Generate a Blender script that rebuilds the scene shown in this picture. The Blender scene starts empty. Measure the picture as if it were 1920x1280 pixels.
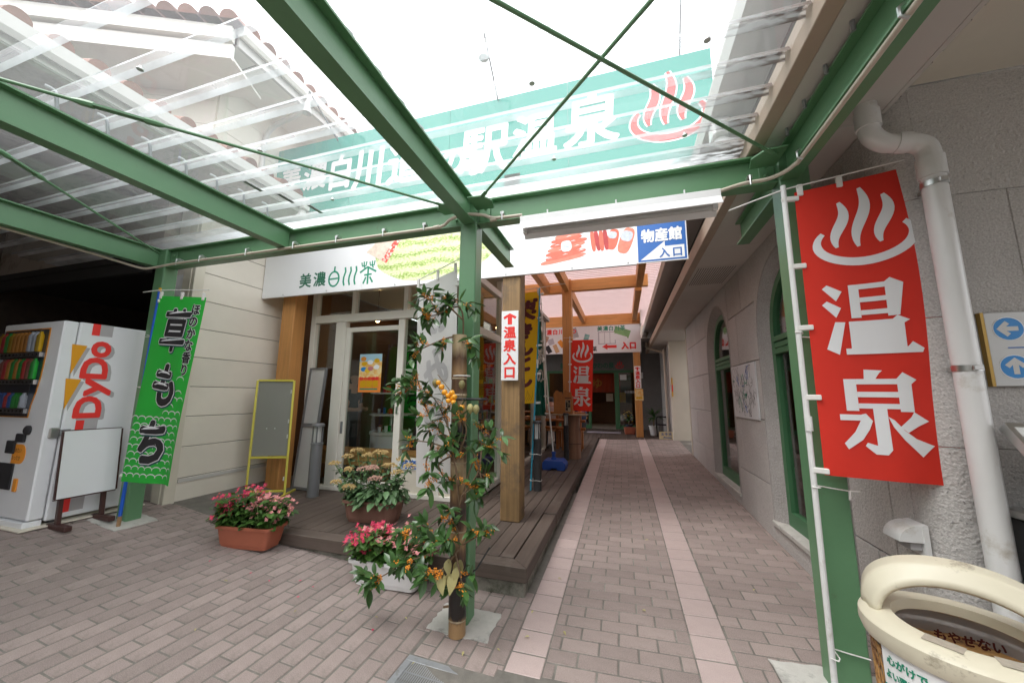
import bpy, bmesh, math, random
from mathutils import Vector, Matrix, noise as mnoise
R = random.Random(7)
sc = bpy.context.scene
C = sc.collection
V = Vector
rad = math.radians

# ------------------------------------------------------------------ camera
EYE = V((0.0, 0.0, 1.6))
yaw, pitch, roll = rad(16.903), rad(8.539), rad(0.417)
_r = V((math.cos(yaw), math.sin(yaw), 0)); _f = V((-math.sin(yaw), math.cos(yaw), 0)); _u = V((0, 0, 1))
_f2 = _f * math.cos(pitch) + _u * math.sin(pitch); _u2 = _u * math.cos(pitch) - _f * math.sin(pitch)
_r3 = _r * math.cos(roll) + _u2 * math.sin(roll); _u3 = _u2 * math.cos(roll) - _r * math.sin(roll)
cam_d = bpy.data.cameras.new('camera'); cam = bpy.data.objects.new('camera', cam_d); C.objects.link(cam)
cam_d.sensor_width = 36.0; cam_d.lens = 681.96 / 1920 * 36.0
cam_d.clip_start = 0.03; cam_d.clip_end = 2000
cam.matrix_world = Matrix(((_r3.x, _u3.x, -_f2.x, EYE.x), (_r3.y, _u3.y, -_f2.y, EYE.y), (_r3.z, _u3.z, -_f2.z, EYE.z), (0, 0, 0, 1)))
sc.camera = cam

# ------------------------------------------------------------------ sky, sun, exposure (bright overcast)
SUN_EL, SUN_AZ = rad(62), rad(-140)     # azimuth from +Y, clockwise
world = bpy.data.worlds.new('World'); sc.world = world; world.use_nodes = True
wn = world.node_tree; wn.nodes.clear()
sky = wn.nodes.new('ShaderNodeTexSky'); sky.sky_type = 'NISHITA'; sky.sun_disc = False
sky.sun_elevation = SUN_EL; sky.sun_rotation = SUN_AZ; sky.dust_density = 4.0; sky.air_density = 1.0; sky.ozone_density = 1.0
hs = wn.nodes.new('ShaderNodeHueSaturation'); hs.inputs['Saturation'].default_value = 0.12
mixw = wn.nodes.new('ShaderNodeMixRGB'); mixw.inputs[0].default_value = 0.72; mixw.inputs[2].default_value = (9.6, 9.75, 10.0, 1)
bg = wn.nodes.new('ShaderNodeBackground'); bg.inputs['Strength'].default_value = 0.15
wo = wn.nodes.new('ShaderNodeOutputWorld')
wn.links.new(sky.outputs[0], hs.inputs['Color']); wn.links.new(hs.outputs[0], mixw.inputs[1])
wn.links.new(mixw.outputs[0], bg.inputs['Color']); wn.links.new(bg.outputs[0], wo.inputs['Surface'])
sun_d = bpy.data.lights.new('sun', 'SUN'); sun_d.energy = 1.2; sun_d.angle = rad(28); sun_d.color = (1, 0.97, 0.93)
sun = bpy.data.objects.new('sun', sun_d); C.objects.link(sun)
sd = V((math.sin(SUN_AZ) * math.cos(SUN_EL), math.cos(SUN_AZ) * math.cos(SUN_EL), math.sin(SUN_EL)))
sun.rotation_euler = sd.to_track_quat('Z', 'Y').to_euler()
sc.view_settings.view_transform = 'Standard'; sc.view_settings.look = 'None'
sc.view_settings.exposure = 1.27; sc.view_settings.gamma = 1.0; sc.view_settings.use_curve_mapping = False
sc.render.engine = 'CYCLES'
cy = sc.cycles; cy.use_denoising = True; cy.max_bounces = 7; cy.diffuse_bounces = 4; cy.glossy_bounces = 3
cy.transparent_max_bounces = 24; cy.transmission_bounces = 6; cy.sample_clamp_indirect = 8.0
cy.caustics_reflective = False; cy.caustics_refractive = False

# ------------------------------------------------------------------ materials
def s2l(c):
    return tuple(((x / 255) / 12.92 if x <= 10 else ((x / 255 + 0.055) / 1.055) ** 2.4) for x in c)
MATS = {}
def mat(name, col, rough=0.6, metal=0.0, var=0.0, vscale=3.0, bump=0.0, bscale=60.0, spec=0.5, rnd=0.0,
        dirt=None, grain=None, trans=0.0, coat=0.0, emit=0.0, speck=0.0, sscale=300.0):
    """col linear; var: value noise; rnd: per object and per piece variation; dirt=(colour, scale, lo, hi); grain=(axis, strength)"""
    m = bpy.data.materials.new(name); m.use_nodes = True; nt = m.node_tree; N = nt.nodes; L = nt.links
    b = N['Principled BSDF']; b.inputs['Roughness'].default_value = rough; b.inputs['Metallic'].default_value = metal
    b.inputs['Specular IOR Level'].default_value = spec
    if coat: b.inputs['Coat Weight'].default_value = coat; b.inputs['Coat Roughness'].default_value = 0.12
    rgb = N.new('ShaderNodeRGB'); rgb.outputs[0].default_value = (*col, 1); out = rgb.outputs[0]
    tc = N.new('ShaderNodeTexCoord')
    val = None
    def add(a, bsock):
        if a is None: return bsock
        q = N.new('ShaderNodeMath'); q.operation = 'ADD'; L.new(a, q.inputs[0]); L.new(bsock, q.inputs[1]); return q.outputs[0]
    def scaled(sock, amp):
        q = N.new('ShaderNodeMath'); q.operation = 'MULTIPLY_ADD'; L.new(sock, q.inputs[0]); q.inputs[1].default_value = 2 * amp; q.inputs[2].default_value = -amp
        return q.outputs[0]
    if var:
        n = N.new('ShaderNodeTexNoise'); n.inputs['Scale'].default_value = vscale; n.inputs['Detail'].default_value = 7; n.inputs['Roughness'].default_value = 0.65
        L.new(tc.outputs['Object'], n.inputs['Vector']); val = add(val, scaled(n.outputs[0], var * 2))
    if speck:
        n = N.new('ShaderNodeTexNoise'); n.inputs['Scale'].default_value = sscale; n.inputs['Detail'].default_value = 2
        L.new(tc.outputs['Object'], n.inputs['Vector']); val = add(val, scaled(n.outputs[0], speck * 2))
    if grain:
        ax, st = grain
        mp = N.new('ShaderNodeMapping'); s = [38.0, 38.0, 38.0]; s['xyz'.index(ax)] = 1.6; mp.inputs['Scale'].default_value = s
        L.new(tc.outputs['Object'], mp.inputs['Vector'])
        n = N.new('ShaderNodeTexNoise'); n.inputs['Scale'].default_value = 1.0; n.inputs['Detail'].default_value = 5; n.inputs['Distortion'].default_value = 0.6
        L.new(mp.outputs[0], n.inputs['Vector']); val = add(val, scaled(n.outputs[0], st * 2))
        bp_ = N.new('ShaderNodeBump'); bp_.inputs['Strength'].default_value = 0.25; bp_.inputs['Distance'].default_value = 0.004
        L.new(n.outputs[0], bp_.inputs['Height']); L.new(bp_.outputs[0], b.inputs['Normal'])
    if rnd:
        oi = N.new('ShaderNodeObjectInfo'); ge = N.new('ShaderNodeNewGeometry')
        q = N.new('ShaderNodeMath'); q.operation = 'ADD'; L.new(oi.outputs['Random'], q.inputs[0]); L.new(ge.outputs['Random Per Island'], q.inputs[1])
        f = N.new('ShaderNodeMath'); f.operation = 'FRACT'; L.new(q.outputs[0], f.inputs[0]); val = add(val, scaled(f.outputs[0], rnd))
    if val is not None:
        q = N.new('ShaderNodeMath'); q.operation = 'ADD'; q.inputs[1].default_value = 1.0; L.new(val, q.inputs[0])
        h = N.new('ShaderNodeHueSaturation'); L.new(out, h.inputs['Color']); L.new(q.outputs[0], h.inputs['Value']); out = h.outputs[0]
    if dirt:
        dc, ds, lo, hi = dirt
        n = N.new('ShaderNodeTexNoise'); n.inputs['Scale'].default_value = ds; n.inputs['Detail'].default_value = 9; n.inputs['Roughness'].default_value = 0.7
        L.new(tc.outputs['Object'], n.inputs['Vector'])
        mr = N.new('ShaderNodeMapRange'); mr.inputs[1].default_value = lo; mr.inputs[2].default_value = hi; L.new(n.outputs[0], mr.inputs[0])
        mx = N.new('ShaderNodeMixRGB'); L.new(mr.outputs[0], mx.inputs[0]); L.new(out, mx.inputs[1]); mx.inputs[2].default_value = (*dc, 1); out = mx.outputs[0]
    L.new(out, b.inputs['Base Color'])
    if bump:
        n = N.new('ShaderNodeTexNoise'); n.inputs['Scale'].default_value = bscale; n.inputs['Detail'].default_value = 4
        L.new(tc.outputs['Object'], n.inputs['Vector'])
        bp_ = N.new('ShaderNodeBump'); bp_.inputs['Strength'].default_value = bump; bp_.inputs['Distance'].default_value = 0.01
        L.new(n.outputs[0], bp_.inputs['Height']); L.new(bp_.outputs[0], b.inputs['Normal'])
    if emit:
        L.new(out, b.inputs['Emission Color']); b.inputs['Emission Strength'].default_value = emit
    if trans:
        tr = N.new('ShaderNodeBsdfTranslucent'); L.new(out, tr.inputs['Color'])
        mx = N.new('ShaderNodeMixShader'); mx.inputs[0].default_value = trans
        L.new(b.outputs[0], mx.inputs[1]); L.new(tr.outputs[0], mx.inputs[2]); L.new(mx.outputs[0], N['Material Output'].inputs['Surface'])
    MATS[name] = m
    return m
def clear(name, tint, body, fac, ior=1.45, rough=0.03, dirt=None, trl=0.5, plain=False):
    """clear plastic or glass: see-through, mirror by fresnel, fac = share of milky body"""
    m = bpy.data.materials.new(name); m.use_nodes = True; nt = m.node_tree; N = nt.nodes; L = nt.links; N.clear()
    o = N.new('ShaderNodeOutputMaterial')
    t = N.new('ShaderNodeBsdfTransparent'); t.inputs[0].default_value = (*tint, 1)
    g = N.new('ShaderNodeBsdfGlossy'); g.inputs['Roughness'].default_value = rough; g.inputs['Color'].default_value = (1, 1, 1, 1)
    lw = N.new('ShaderNodeLayerWeight'); lw.inputs[0].default_value = 0.5      # facing: 1 - |cos|, the same from both sides of a thin sheet
    pw = N.new('ShaderNodeMath'); pw.operation = 'POWER'; pw.inputs[1].default_value = 5.0; L.new(lw.outputs['Facing'], pw.inputs[0])
    f0 = ((ior - 1) / (ior + 1)) ** 2; fr = N.new('ShaderNodeMath'); fr.operation = 'MULTIPLY_ADD'; fr.inputs[1].default_value = 1 - f0; fr.inputs[2].default_value = f0 * 1.6; L.new(pw.outputs[0], fr.inputs[0])
    a = N.new('ShaderNodeMixShader'); L.new(fr.outputs[0], a.inputs[0]); L.new(t.outputs[0], a.inputs[1]); L.new(g.outputs[0], a.inputs[2])
    last = a.outputs[0]
    if fac or dirt:
        d = N.new('ShaderNodeBsdfDiffuse'); d.inputs[0].default_value = (*body, 1)
        tl = N.new('ShaderNodeBsdfTranslucent'); tl.inputs[0].default_value = (*body, 1)
        dm = N.new('ShaderNodeMixShader'); dm.inputs[0].default_value = trl; L.new(d.outputs[0], dm.inputs[1]); L.new(tl.outputs[0], dm.inputs[2])
        e = N.new('ShaderNodeMixShader'); e.inputs[0].default_value = fac
        tc = N.new('ShaderNodeTexCoord'); n = N.new('ShaderNodeTexNoise'); n.inputs['Scale'].default_value = 2.2; n.inputs['Detail'].default_value = 8
        L.new(tc.outputs['Object'], n.inputs['Vector'])
        mr = N.new('ShaderNodeMapRange'); mr.inputs[1].default_value = 0.3; mr.inputs[2].default_value = 0.75; mr.inputs[3].default_value = fac * 0.6; mr.inputs[4].default_value = fac * 1.5
        L.new(n.outputs[0], mr.inputs[0])
        if not plain: L.new(mr.outputs[0], e.inputs[0])
        L.new(last, e.inputs[1]); L.new(dm.outputs[0], e.inputs[2]); last = e.outputs[0]
        if dirt:
            dcol, xlo, xhi = dirt
            sx = N.new('ShaderNodeSeparateXYZ'); L.new(tc.outputs['Object'], sx.inputs[0])
            m1 = N.new('ShaderNodeMapRange'); m1.inputs[1].default_value = xlo; m1.inputs[2].default_value = xhi; L.new(sx.outputs[0], m1.inputs[0])
            mp = N.new('ShaderNodeMapping'); mp.inputs['Scale'].default_value = (7, 30, 30); L.new(tc.outputs['Object'], mp.inputs['Vector'])
            n2 = N.new('ShaderNodeTexNoise'); n2.inputs['Scale'].default_value = 1.4; n2.inputs['Detail'].default_value = 8; L.new(mp.outputs[0], n2.inputs['Vector'])
            m2 = N.new('ShaderNodeMapRange'); m2.inputs[1].default_value = 0.42; m2.inputs[2].default_value = 0.6; L.new(n2.outputs[0], m2.inputs[0])
            mu = N.new('ShaderNodeMath'); mu.operation = 'MULTIPLY'; L.new(m1.outputs[0], mu.inputs[0]); L.new(m2.outputs[0], mu.inputs[1])
            dd = N.new('ShaderNodeBsdfDiffuse'); dd.inputs[0].default_value = (*dcol, 1)
            f = N.new('ShaderNodeMixShader'); L.new(mu.outputs[0], f.inputs[0]); L.new(last, f.inputs[1]); L.new(dd.outputs[0], f.inputs[2]); last = f.outputs[0]
    L.new(last, o.inputs['Surface']); MATS[name] = m
    return m

GREEN = mat('green_steel_paint', (0.112, 0.245, 0.124), 0.36, var=0.10, vscale=1.3, spec=0.5, bump=0.04, bscale=90, dirt=((0.11, 0.105, 0.055), 8, 0.63, 0.80))
WHITE = mat('white_enamel', (0.78, 0.78, 0.78), 0.35, var=0.03)
ALU = mat('white_aluminium_panel', (0.80, 0.81, 0.82), 0.38, var=0.03, vscale=1.2)
PVC = mat('white_plastic_pipe', (0.72, 0.72, 0.71), 0.28, var=0.04, dirt=((0.40, 0.35, 0.27), 6, 0.58, 0.80))
CREAM = mat('cream_paint', (0.68, 0.63, 0.53), 0.55, var=0.05, vscale=2.0, bump=0.06, bscale=140)
CREAMF = mat('cream_window_frame', (0.76, 0.73, 0.66), 0.45, var=0.04)
SIDING = mat('cream_siding', (0.76, 0.71, 0.62), 0.6, var=0.06, vscale=1.8, bump=0.10, bscale=160, rnd=0.03)
STUCCO = mat('grey_stucco', (0.50, 0.475, 0.455), 0.72, speck=0.22, sscale=120, var=0.13, vscale=1.1, bump=1.0, bscale=62, rnd=0.05, dirt=((0.13, 0.125, 0.12), 62, 0.60, 0.70))
STUCCOD = mat('dark_grey_reveal', (0.36, 0.34, 0.325), 0.8, speck=0.25, sscale=110, var=0.1, bump=1.0, bscale=62)
JOINT = mat('dark_joint', (0.14, 0.13, 0.12), 0.9)
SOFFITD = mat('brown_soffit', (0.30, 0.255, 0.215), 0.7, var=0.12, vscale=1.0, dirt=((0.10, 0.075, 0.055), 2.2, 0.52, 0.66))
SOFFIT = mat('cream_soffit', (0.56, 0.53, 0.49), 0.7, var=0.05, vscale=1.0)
GUTW = mat('white_gutter', (0.58, 0.565, 0.54), 0.4, var=0.06)
BROWNF = mat('brown_fascia', (0.40, 0.31, 0.24), 0.6, var=0.1)
DARK = mat('shade_black', (0.012, 0.011, 0.010), 0.9)  # near-black colour stands in for shade in recesses, gaps and openings
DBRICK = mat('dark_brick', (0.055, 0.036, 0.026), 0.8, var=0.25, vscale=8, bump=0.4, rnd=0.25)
BRICK = mat('paving_brick', (0.312, 0.250, 0.229), 0.78, speck=0.26, sscale=200, var=0.12, vscale=5, bump=0.55, bscale=260, rnd=0.14, dirt=((0.155, 0.13, 0.115), 1.7, 0.54, 0.74))
TILE = mat('pink_paving_tile', (0.445, 0.352, 0.332), 0.7, speck=0.16, sscale=230, var=0.06, vscale=8, bump=0.35, bscale=220, rnd=0.05, dirt=((0.33, 0.27, 0.25), 5, 0.58, 0.78))
MORTARD = mat('dark_sand_joint', (0.175, 0.162, 0.142), 0.95, var=0.3, vscale=9, bump=0.5, bscale=200, dirt=((0.22, 0.21, 0.18), 2.5, 0.56, 0.70))
MORTAR = mat('mortar', (0.16, 0.148, 0.13), 0.9, dirt=((0.30, 0.285, 0.25), 2.0, 0.50, 0.64), var=0.25, vscale=12, bump=0.5, bscale=200)
CONC = mat('concrete', (0.50, 0.485, 0.45), 0.85, var=0.12, vscale=14, bump=0.4, bscale=180, dirt=((0.28, 0.27, 0.25), 7, 0.55, 0.7))
CONCD = mat('mossy_concrete', (0.25, 0.24, 0.205), 0.9, var=0.25, vscale=6, bump=0.5, bscale=120, dirt=((0.07, 0.075, 0.05), 5, 0.45, 0.62))
ASPH = mat('asphalt', (0.09, 0.088, 0.085), 0.9, var=0.15, vscale=30, bump=0.4)
DECKY = mat('weathered_deck_wood', (0.090, 0.067, 0.054), 0.7, var=0.18, vscale=2.2, rnd=0.16, grain=('y', 0.22), dirt=((0.17, 0.14, 0.118), 3, 0.58, 0.76))
DECKX = mat('weathered_deck_edge', (0.094, 0.071, 0.058), 0.7, var=0.18, vscale=2.2, rnd=0.12, grain=('x', 0.22), dirt=((0.17, 0.14, 0.118), 3, 0.58, 0.76))
WPOST = mat('weathered_post_wood', (0.25, 0.155, 0.068), 0.65, var=0.16, vscale=3, grain=('z', 0.30), dirt=((0.12, 0.085, 0.055), 3.5, 0.50, 0.68))
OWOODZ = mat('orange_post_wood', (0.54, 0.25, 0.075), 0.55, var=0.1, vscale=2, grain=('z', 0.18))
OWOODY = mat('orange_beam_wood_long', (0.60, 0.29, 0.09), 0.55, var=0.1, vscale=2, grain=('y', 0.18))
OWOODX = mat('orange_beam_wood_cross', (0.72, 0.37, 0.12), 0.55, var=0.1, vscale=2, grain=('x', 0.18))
CEDAR = mat('varnished_cedar', (0.44, 0.175, 0.05), 0.45, var=0.12, vscale=5, grain=('z', 0.2))
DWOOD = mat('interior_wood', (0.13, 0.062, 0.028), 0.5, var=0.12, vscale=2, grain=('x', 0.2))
LOGW = mat('log_wood', (0.30, 0.165, 0.105), 0.7, var=0.15, grain=('z', 0.25))
DGLASS = clear('dimming_display_glass', (0.80, 0.82, 0.85), (1, 1, 1), 0.0)  # tint put in to dim the drinks behind it
GLASS = clear('window_glass', (0.86, 0.90, 0.88), (1, 1, 1), 0.0)
ROOFC = clear('clear_roof_sheet', (0.95, 0.965, 0.965), (0.88, 0.90, 0.92), 0.165, plain=True)  # milky share carries the haze and sky glare over what lies behind
RIBS = clear('clear_roof_rib_side', (0.90, 0.91, 0.915), (0.90, 0.92, 0.94), 0.55, dirt=((0.115, 0.07, 0.045), 0.35, 0.95), trl=0.75)  # milky white body stands in for sky refracted by the rib sides
RIBC = clear('clear_roof_rib', (0.93, 0.94, 0.945), (0.88, 0.90, 0.92), 0.20, dirt=((0.115, 0.07, 0.045), 0.35, 0.95), trl=0.75)
PINKR = mat('pink_corrugated_roof', (0.62, 0.49, 0.48), 0.5, trans=0.6, var=0.04)
RED = mat('red_cloth', (0.78, 0.035, 0.018), 0.7, trans=0.25, var=0.05, vscale=3)
WCLOTH = mat('white_cloth_print', (0.74, 0.745, 0.76), 0.7)
GRNC = mat('green_cloth', (0.030, 0.50, 0.055), 0.7, trans=0.22, var=0.05)
TEALC = mat('teal_cloth', (0.006, 0.115, 0.085), 0.7, trans=0.2, var=0.06)
YELC = mat('yellow_cloth', (0.78, 0.46, 0.008), 0.7, trans=0.3, var=0.04)
WHTC = mat('white_cloth', (0.86, 0.86, 0.87), 0.75, trans=0.45, var=0.03)
GREYP = mat('grey_print', (0.40, 0.385, 0.39), 0.8)
FAINT = mat('faint_show_through_print', (0.68, 0.67, 0.68), 0.8, trans=0.4)
JOINTL = mat('grey_joint', (0.24, 0.23, 0.22), 0.9)
BLACKP = mat('black_print', (0.018, 0.017, 0.020), 0.7)
NAVYP = mat('dark_teal_print', (0.012, 0.09, 0.09), 0.7)
MAROON = mat('maroon_print', (0.10, 0.012, 0.014), 0.7)
REDP = mat('red_print', (0.78, 0.035, 0.028), 0.5)
REDW = mat('washed_red_print', (0.75, 0.20, 0.17), 0.5)
TEALS = mat('teal_sign_face', (0.007, 0.275, 0.215), 0.07, spec=0.6, var=0.02)
WPRINT = mat('white_sign_print', (0.80, 0.81, 0.81), 0.25)
GRNP = mat('green_sign_print', (0.012, 0.26, 0.15), 0.5)
DGRNP = mat('dark_green_sign_print', (0.03, 0.15, 0.09), 0.5)
BLUEP = mat('blue_sign_print', (0.022, 0.125, 0.42), 0.4)
BLUEP2 = mat('light_blue_print', (0.02, 0.24, 0.62), 0.4)
STEEL = mat('stainless_steel', (0.62, 0.62, 0.61), 0.3, metal=1.0, var=0.05)
GALV = mat('galvanised_steel', (0.30, 0.31, 0.32), 0.55, metal=0.35, var=0.15, vscale=14, dirt=((0.16, 0.15, 0.14), 12, 0.55, 0.7))
BOLLG = mat('bollard_grey_metal', (0.20, 0.205, 0.215), 0.4, metal=0.3, var=0.05)
BOLLD = mat('bollard_dark_metal', (0.055, 0.057, 0.06), 0.45, metal=0.2)
DIFF = mat('frosted_diffuser', (0.72, 0.73, 0.72), 0.5, trans=0.4)
BEIGE = mat('beige_conduit', (0.55, 0.49, 0.40), 0.5, var=0.06, vscale=5)
TERRA = mat('terracotta_plastic', (0.38, 0.115, 0.065), 0.5, var=0.08, vscale=5)
TERRAD = mat('brown_plastic_pot', (0.23, 0.115, 0.085), 0.55, var=0.1, vscale=6)
SOIL = mat('soil', (0.035, 0.025, 0.018), 0.95, bump=0.8)
LEAF = mat('begonia_leaf', (0.075, 0.165, 0.035), 0.38, rnd=0.35, trans=0.25)
LEAFO = mat('osmanthus_leaf', (0.055, 0.125, 0.035), 0.28, rnd=0.45, trans=0.2)
LEAFS = mat('sedum_leaf', (0.13, 0.235, 0.105), 0.45, rnd=0.3, trans=0.2)
LEAFP = mat('palm_leaf', (0.05, 0.14, 0.03), 0.4, rnd=0.4, trans=0.25)
DRYL = mat('dry_leaf', (0.40, 0.36, 0.16), 0.6, rnd=0.3, trans=0.3)
PINKF = mat('hot_pink_petal', (0.72, 0.055, 0.15), 0.6, rnd=0.25, trans=0.3)
PALEF = mat('pale_pink_petal', (0.80, 0.32, 0.34), 0.6, rnd=0.25, trans=0.3)
YELF = mat('yellow_stamen', (0.75, 0.48, 0.03), 0.6)
ORF = mat('orange_blossom', (0.80, 0.30, 0.03), 0.6, rnd=0.2)
SEDF = mat('tan_sedum_flower', (0.52, 0.37, 0.155), 0.8, rnd=0.3)
SEDP = mat('pink_sedum_flower', (0.55, 0.33, 0.26), 0.8, rnd=0.3)
PERS = mat('persimmon_orange', (0.72, 0.31, 0.014), 0.3, var=0.05, vscale=20)
TWIG = mat('brown_twig', (0.16, 0.105, 0.06), 0.7)
STEMG = mat('green_stem', (0.16, 0.24, 0.08), 0.6)
BAMBOO = mat('tan_bamboo', (0.33, 0.20, 0.10), 0.4, var=0.22, vscale=7, grain=('z', 0.15), dirt=((0.075, 0.04, 0.022), 5, 0.47, 0.62))
def bamboo_material(base_z):
    m = bpy.data.materials.new('charred_bamboo_culm'); m.use_nodes = True; N = m.node_tree.nodes; L = m.node_tree.links; b = N['Principled BSDF']; b.inputs['Roughness'].default_value = 0.42
    tc = N.new('ShaderNodeTexCoord'); sx = N.new('ShaderNodeSeparateXYZ'); L.new(tc.outputs['Object'], sx.inputs[0])
    mp = N.new('ShaderNodeMapping'); mp.inputs['Scale'].default_value = (26, 26, 5); L.new(tc.outputs['Object'], mp.inputs['Vector'])
    n = N.new('ShaderNodeTexNoise'); n.inputs['Scale'].default_value = 1.0; n.inputs['Detail'].default_value = 6; L.new(mp.outputs[0], n.inputs['Vector'])
    q = N.new('ShaderNodeMath'); q.operation = 'MULTIPLY_ADD'; L.new(n.outputs[0], q.inputs[0]); q.inputs[1].default_value = 0.16; q.inputs[2].default_value = -0.08 - base_z
    a = N.new('ShaderNodeMath'); a.operation = 'ADD'; L.new(q.outputs[0], a.inputs[0]); L.new(sx.outputs[2], a.inputs[1])
    d = N.new('ShaderNodeMath'); d.operation = 'DIVIDE'; L.new(a.outputs[0], d.inputs[0]); d.inputs[1].default_value = 2.1
    cr = N.new('ShaderNodeValToRGB'); e = cr.color_ramp.elements
    tan, pale, dark, brn = (0.34, 0.21, 0.10, 1), (0.42, 0.33, 0.20, 1), (0.018, 0.013, 0.011, 1), (0.10, 0.052, 0.028, 1)
    stops = [(0.0, tan), (0.085, tan), (0.12, dark), (0.42, dark), (0.52, brn), (0.60, tan), (0.65, tan), (0.70, brn), (0.78, dark), (0.86, brn), (0.93, tan), (1.10, pale), (1.17, brn), (1.24, dark), (1.38, dark), (1.45, tan), (1.57, pale), (1.63, brn), (1.70, brn), (1.76, tan), (1.88, brn), (1.95, pale), (2.08, pale)]
    e[0].position = 0; e[0].color = tan; e[1].position = 1.0; e[1].color = pale
    for p, c in stops[1:-1]: k = e.new(p / 2.1); k.color = c
    L.new(d.outputs[0], cr.inputs[0]); L.new(cr.outputs[0], b.inputs['Base Color']); return m
BAMBOOD = mat('charred_bamboo', (0.018, 0.014, 0.012), 0.35, var=0.3, vscale=8, dirt=((0.13, 0.07, 0.035), 6, 0.60, 0.72))
BPALE = mat('pale_bamboo', (0.42, 0.34, 0.22), 0.45, var=0.14, vscale=10, dirt=((0.15, 0.09, 0.05), 6, 0.54, 0.68))
YELM = mat('chipped_yellow_paint', (0.66, 0.58, 0.085), 0.45, var=0.06, dirt=((0.32, 0.30, 0.22), 16, 0.66, 0.70))
GBOARD = mat('grey_board', (0.27, 0.265, 0.24), 0.45, var=0.05, vscale=1.5)
BROWN = mat('dark_brown_paint', (0.055, 0.022, 0.018), 0.5)
BIN = mat('cream_bin_plastic', (0.60, 0.555, 0.43), 0.42, var=0.05, vscale=5, dirt=((0.22, 0.185, 0.13), 9, 0.60, 0.72))
TAPE = mat('dirty_tape', (0.36, 0.32, 0.26), 0.35, var=0.2, vscale=40)
RUST = mat('rusty_wire', (0.46, 0.25, 0.085), 0.6, var=0.35, vscale=30, dirt=((0.12, 0.045, 0.02), 14, 0.5, 0.62))
BAG = clear('thin_plastic_bag', (0.80, 0.79, 0.80), (0.62, 0.60, 0.61), 0.55, rough=0.2)
BLUEPL = mat('blue_plastic', (0.02, 0.075, 0.36), 0.4)
BLUEPOLE = mat('blue_pole', (0.01, 0.10, 0.52), 0.35)
CYANPOLE = mat('cyan_pole', (0.03, 0.32, 0.48), 0.35)
STRING = mat('white_string', (0.74, 0.73, 0.70), 0.7)
BLKWIRE = mat('black_wire', (0.015, 0.015, 0.015), 0.6)
GFRAME = mat('green_window_frame', (0.055, 0.165, 0.075), 0.45, var=0.05)
EAVEW = mat('white_eave_paint', (0.80, 0.775, 0.72), 0.5, var=0.03)
ROOFT = mat('brown_roof_tile', (0.19, 0.080, 0.052), 0.7, var=0.25, vscale=6, rnd=0.3)
BULB = mat('lit_bulb', (1.0, 0.62, 0.30), 0.5, emit=9.0)
SKIN = mat('skin', (0.50, 0.29, 0.20), 0.5)
HAIR = mat('black_hair', (0.010, 0.009, 0.009), 0.5)
NAVY = mat('navy_cotton', (0.030, 0.040, 0.085), 0.8)
DGREY = mat('dark_grey_cotton', (0.035, 0.038, 0.045), 0.85)
POT = mat('white_ceramic', (0.70, 0.70, 0.70), 0.3)
DPOT = mat('dark_blue_pot', (0.015, 0.028, 0.045), 0.35)

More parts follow.
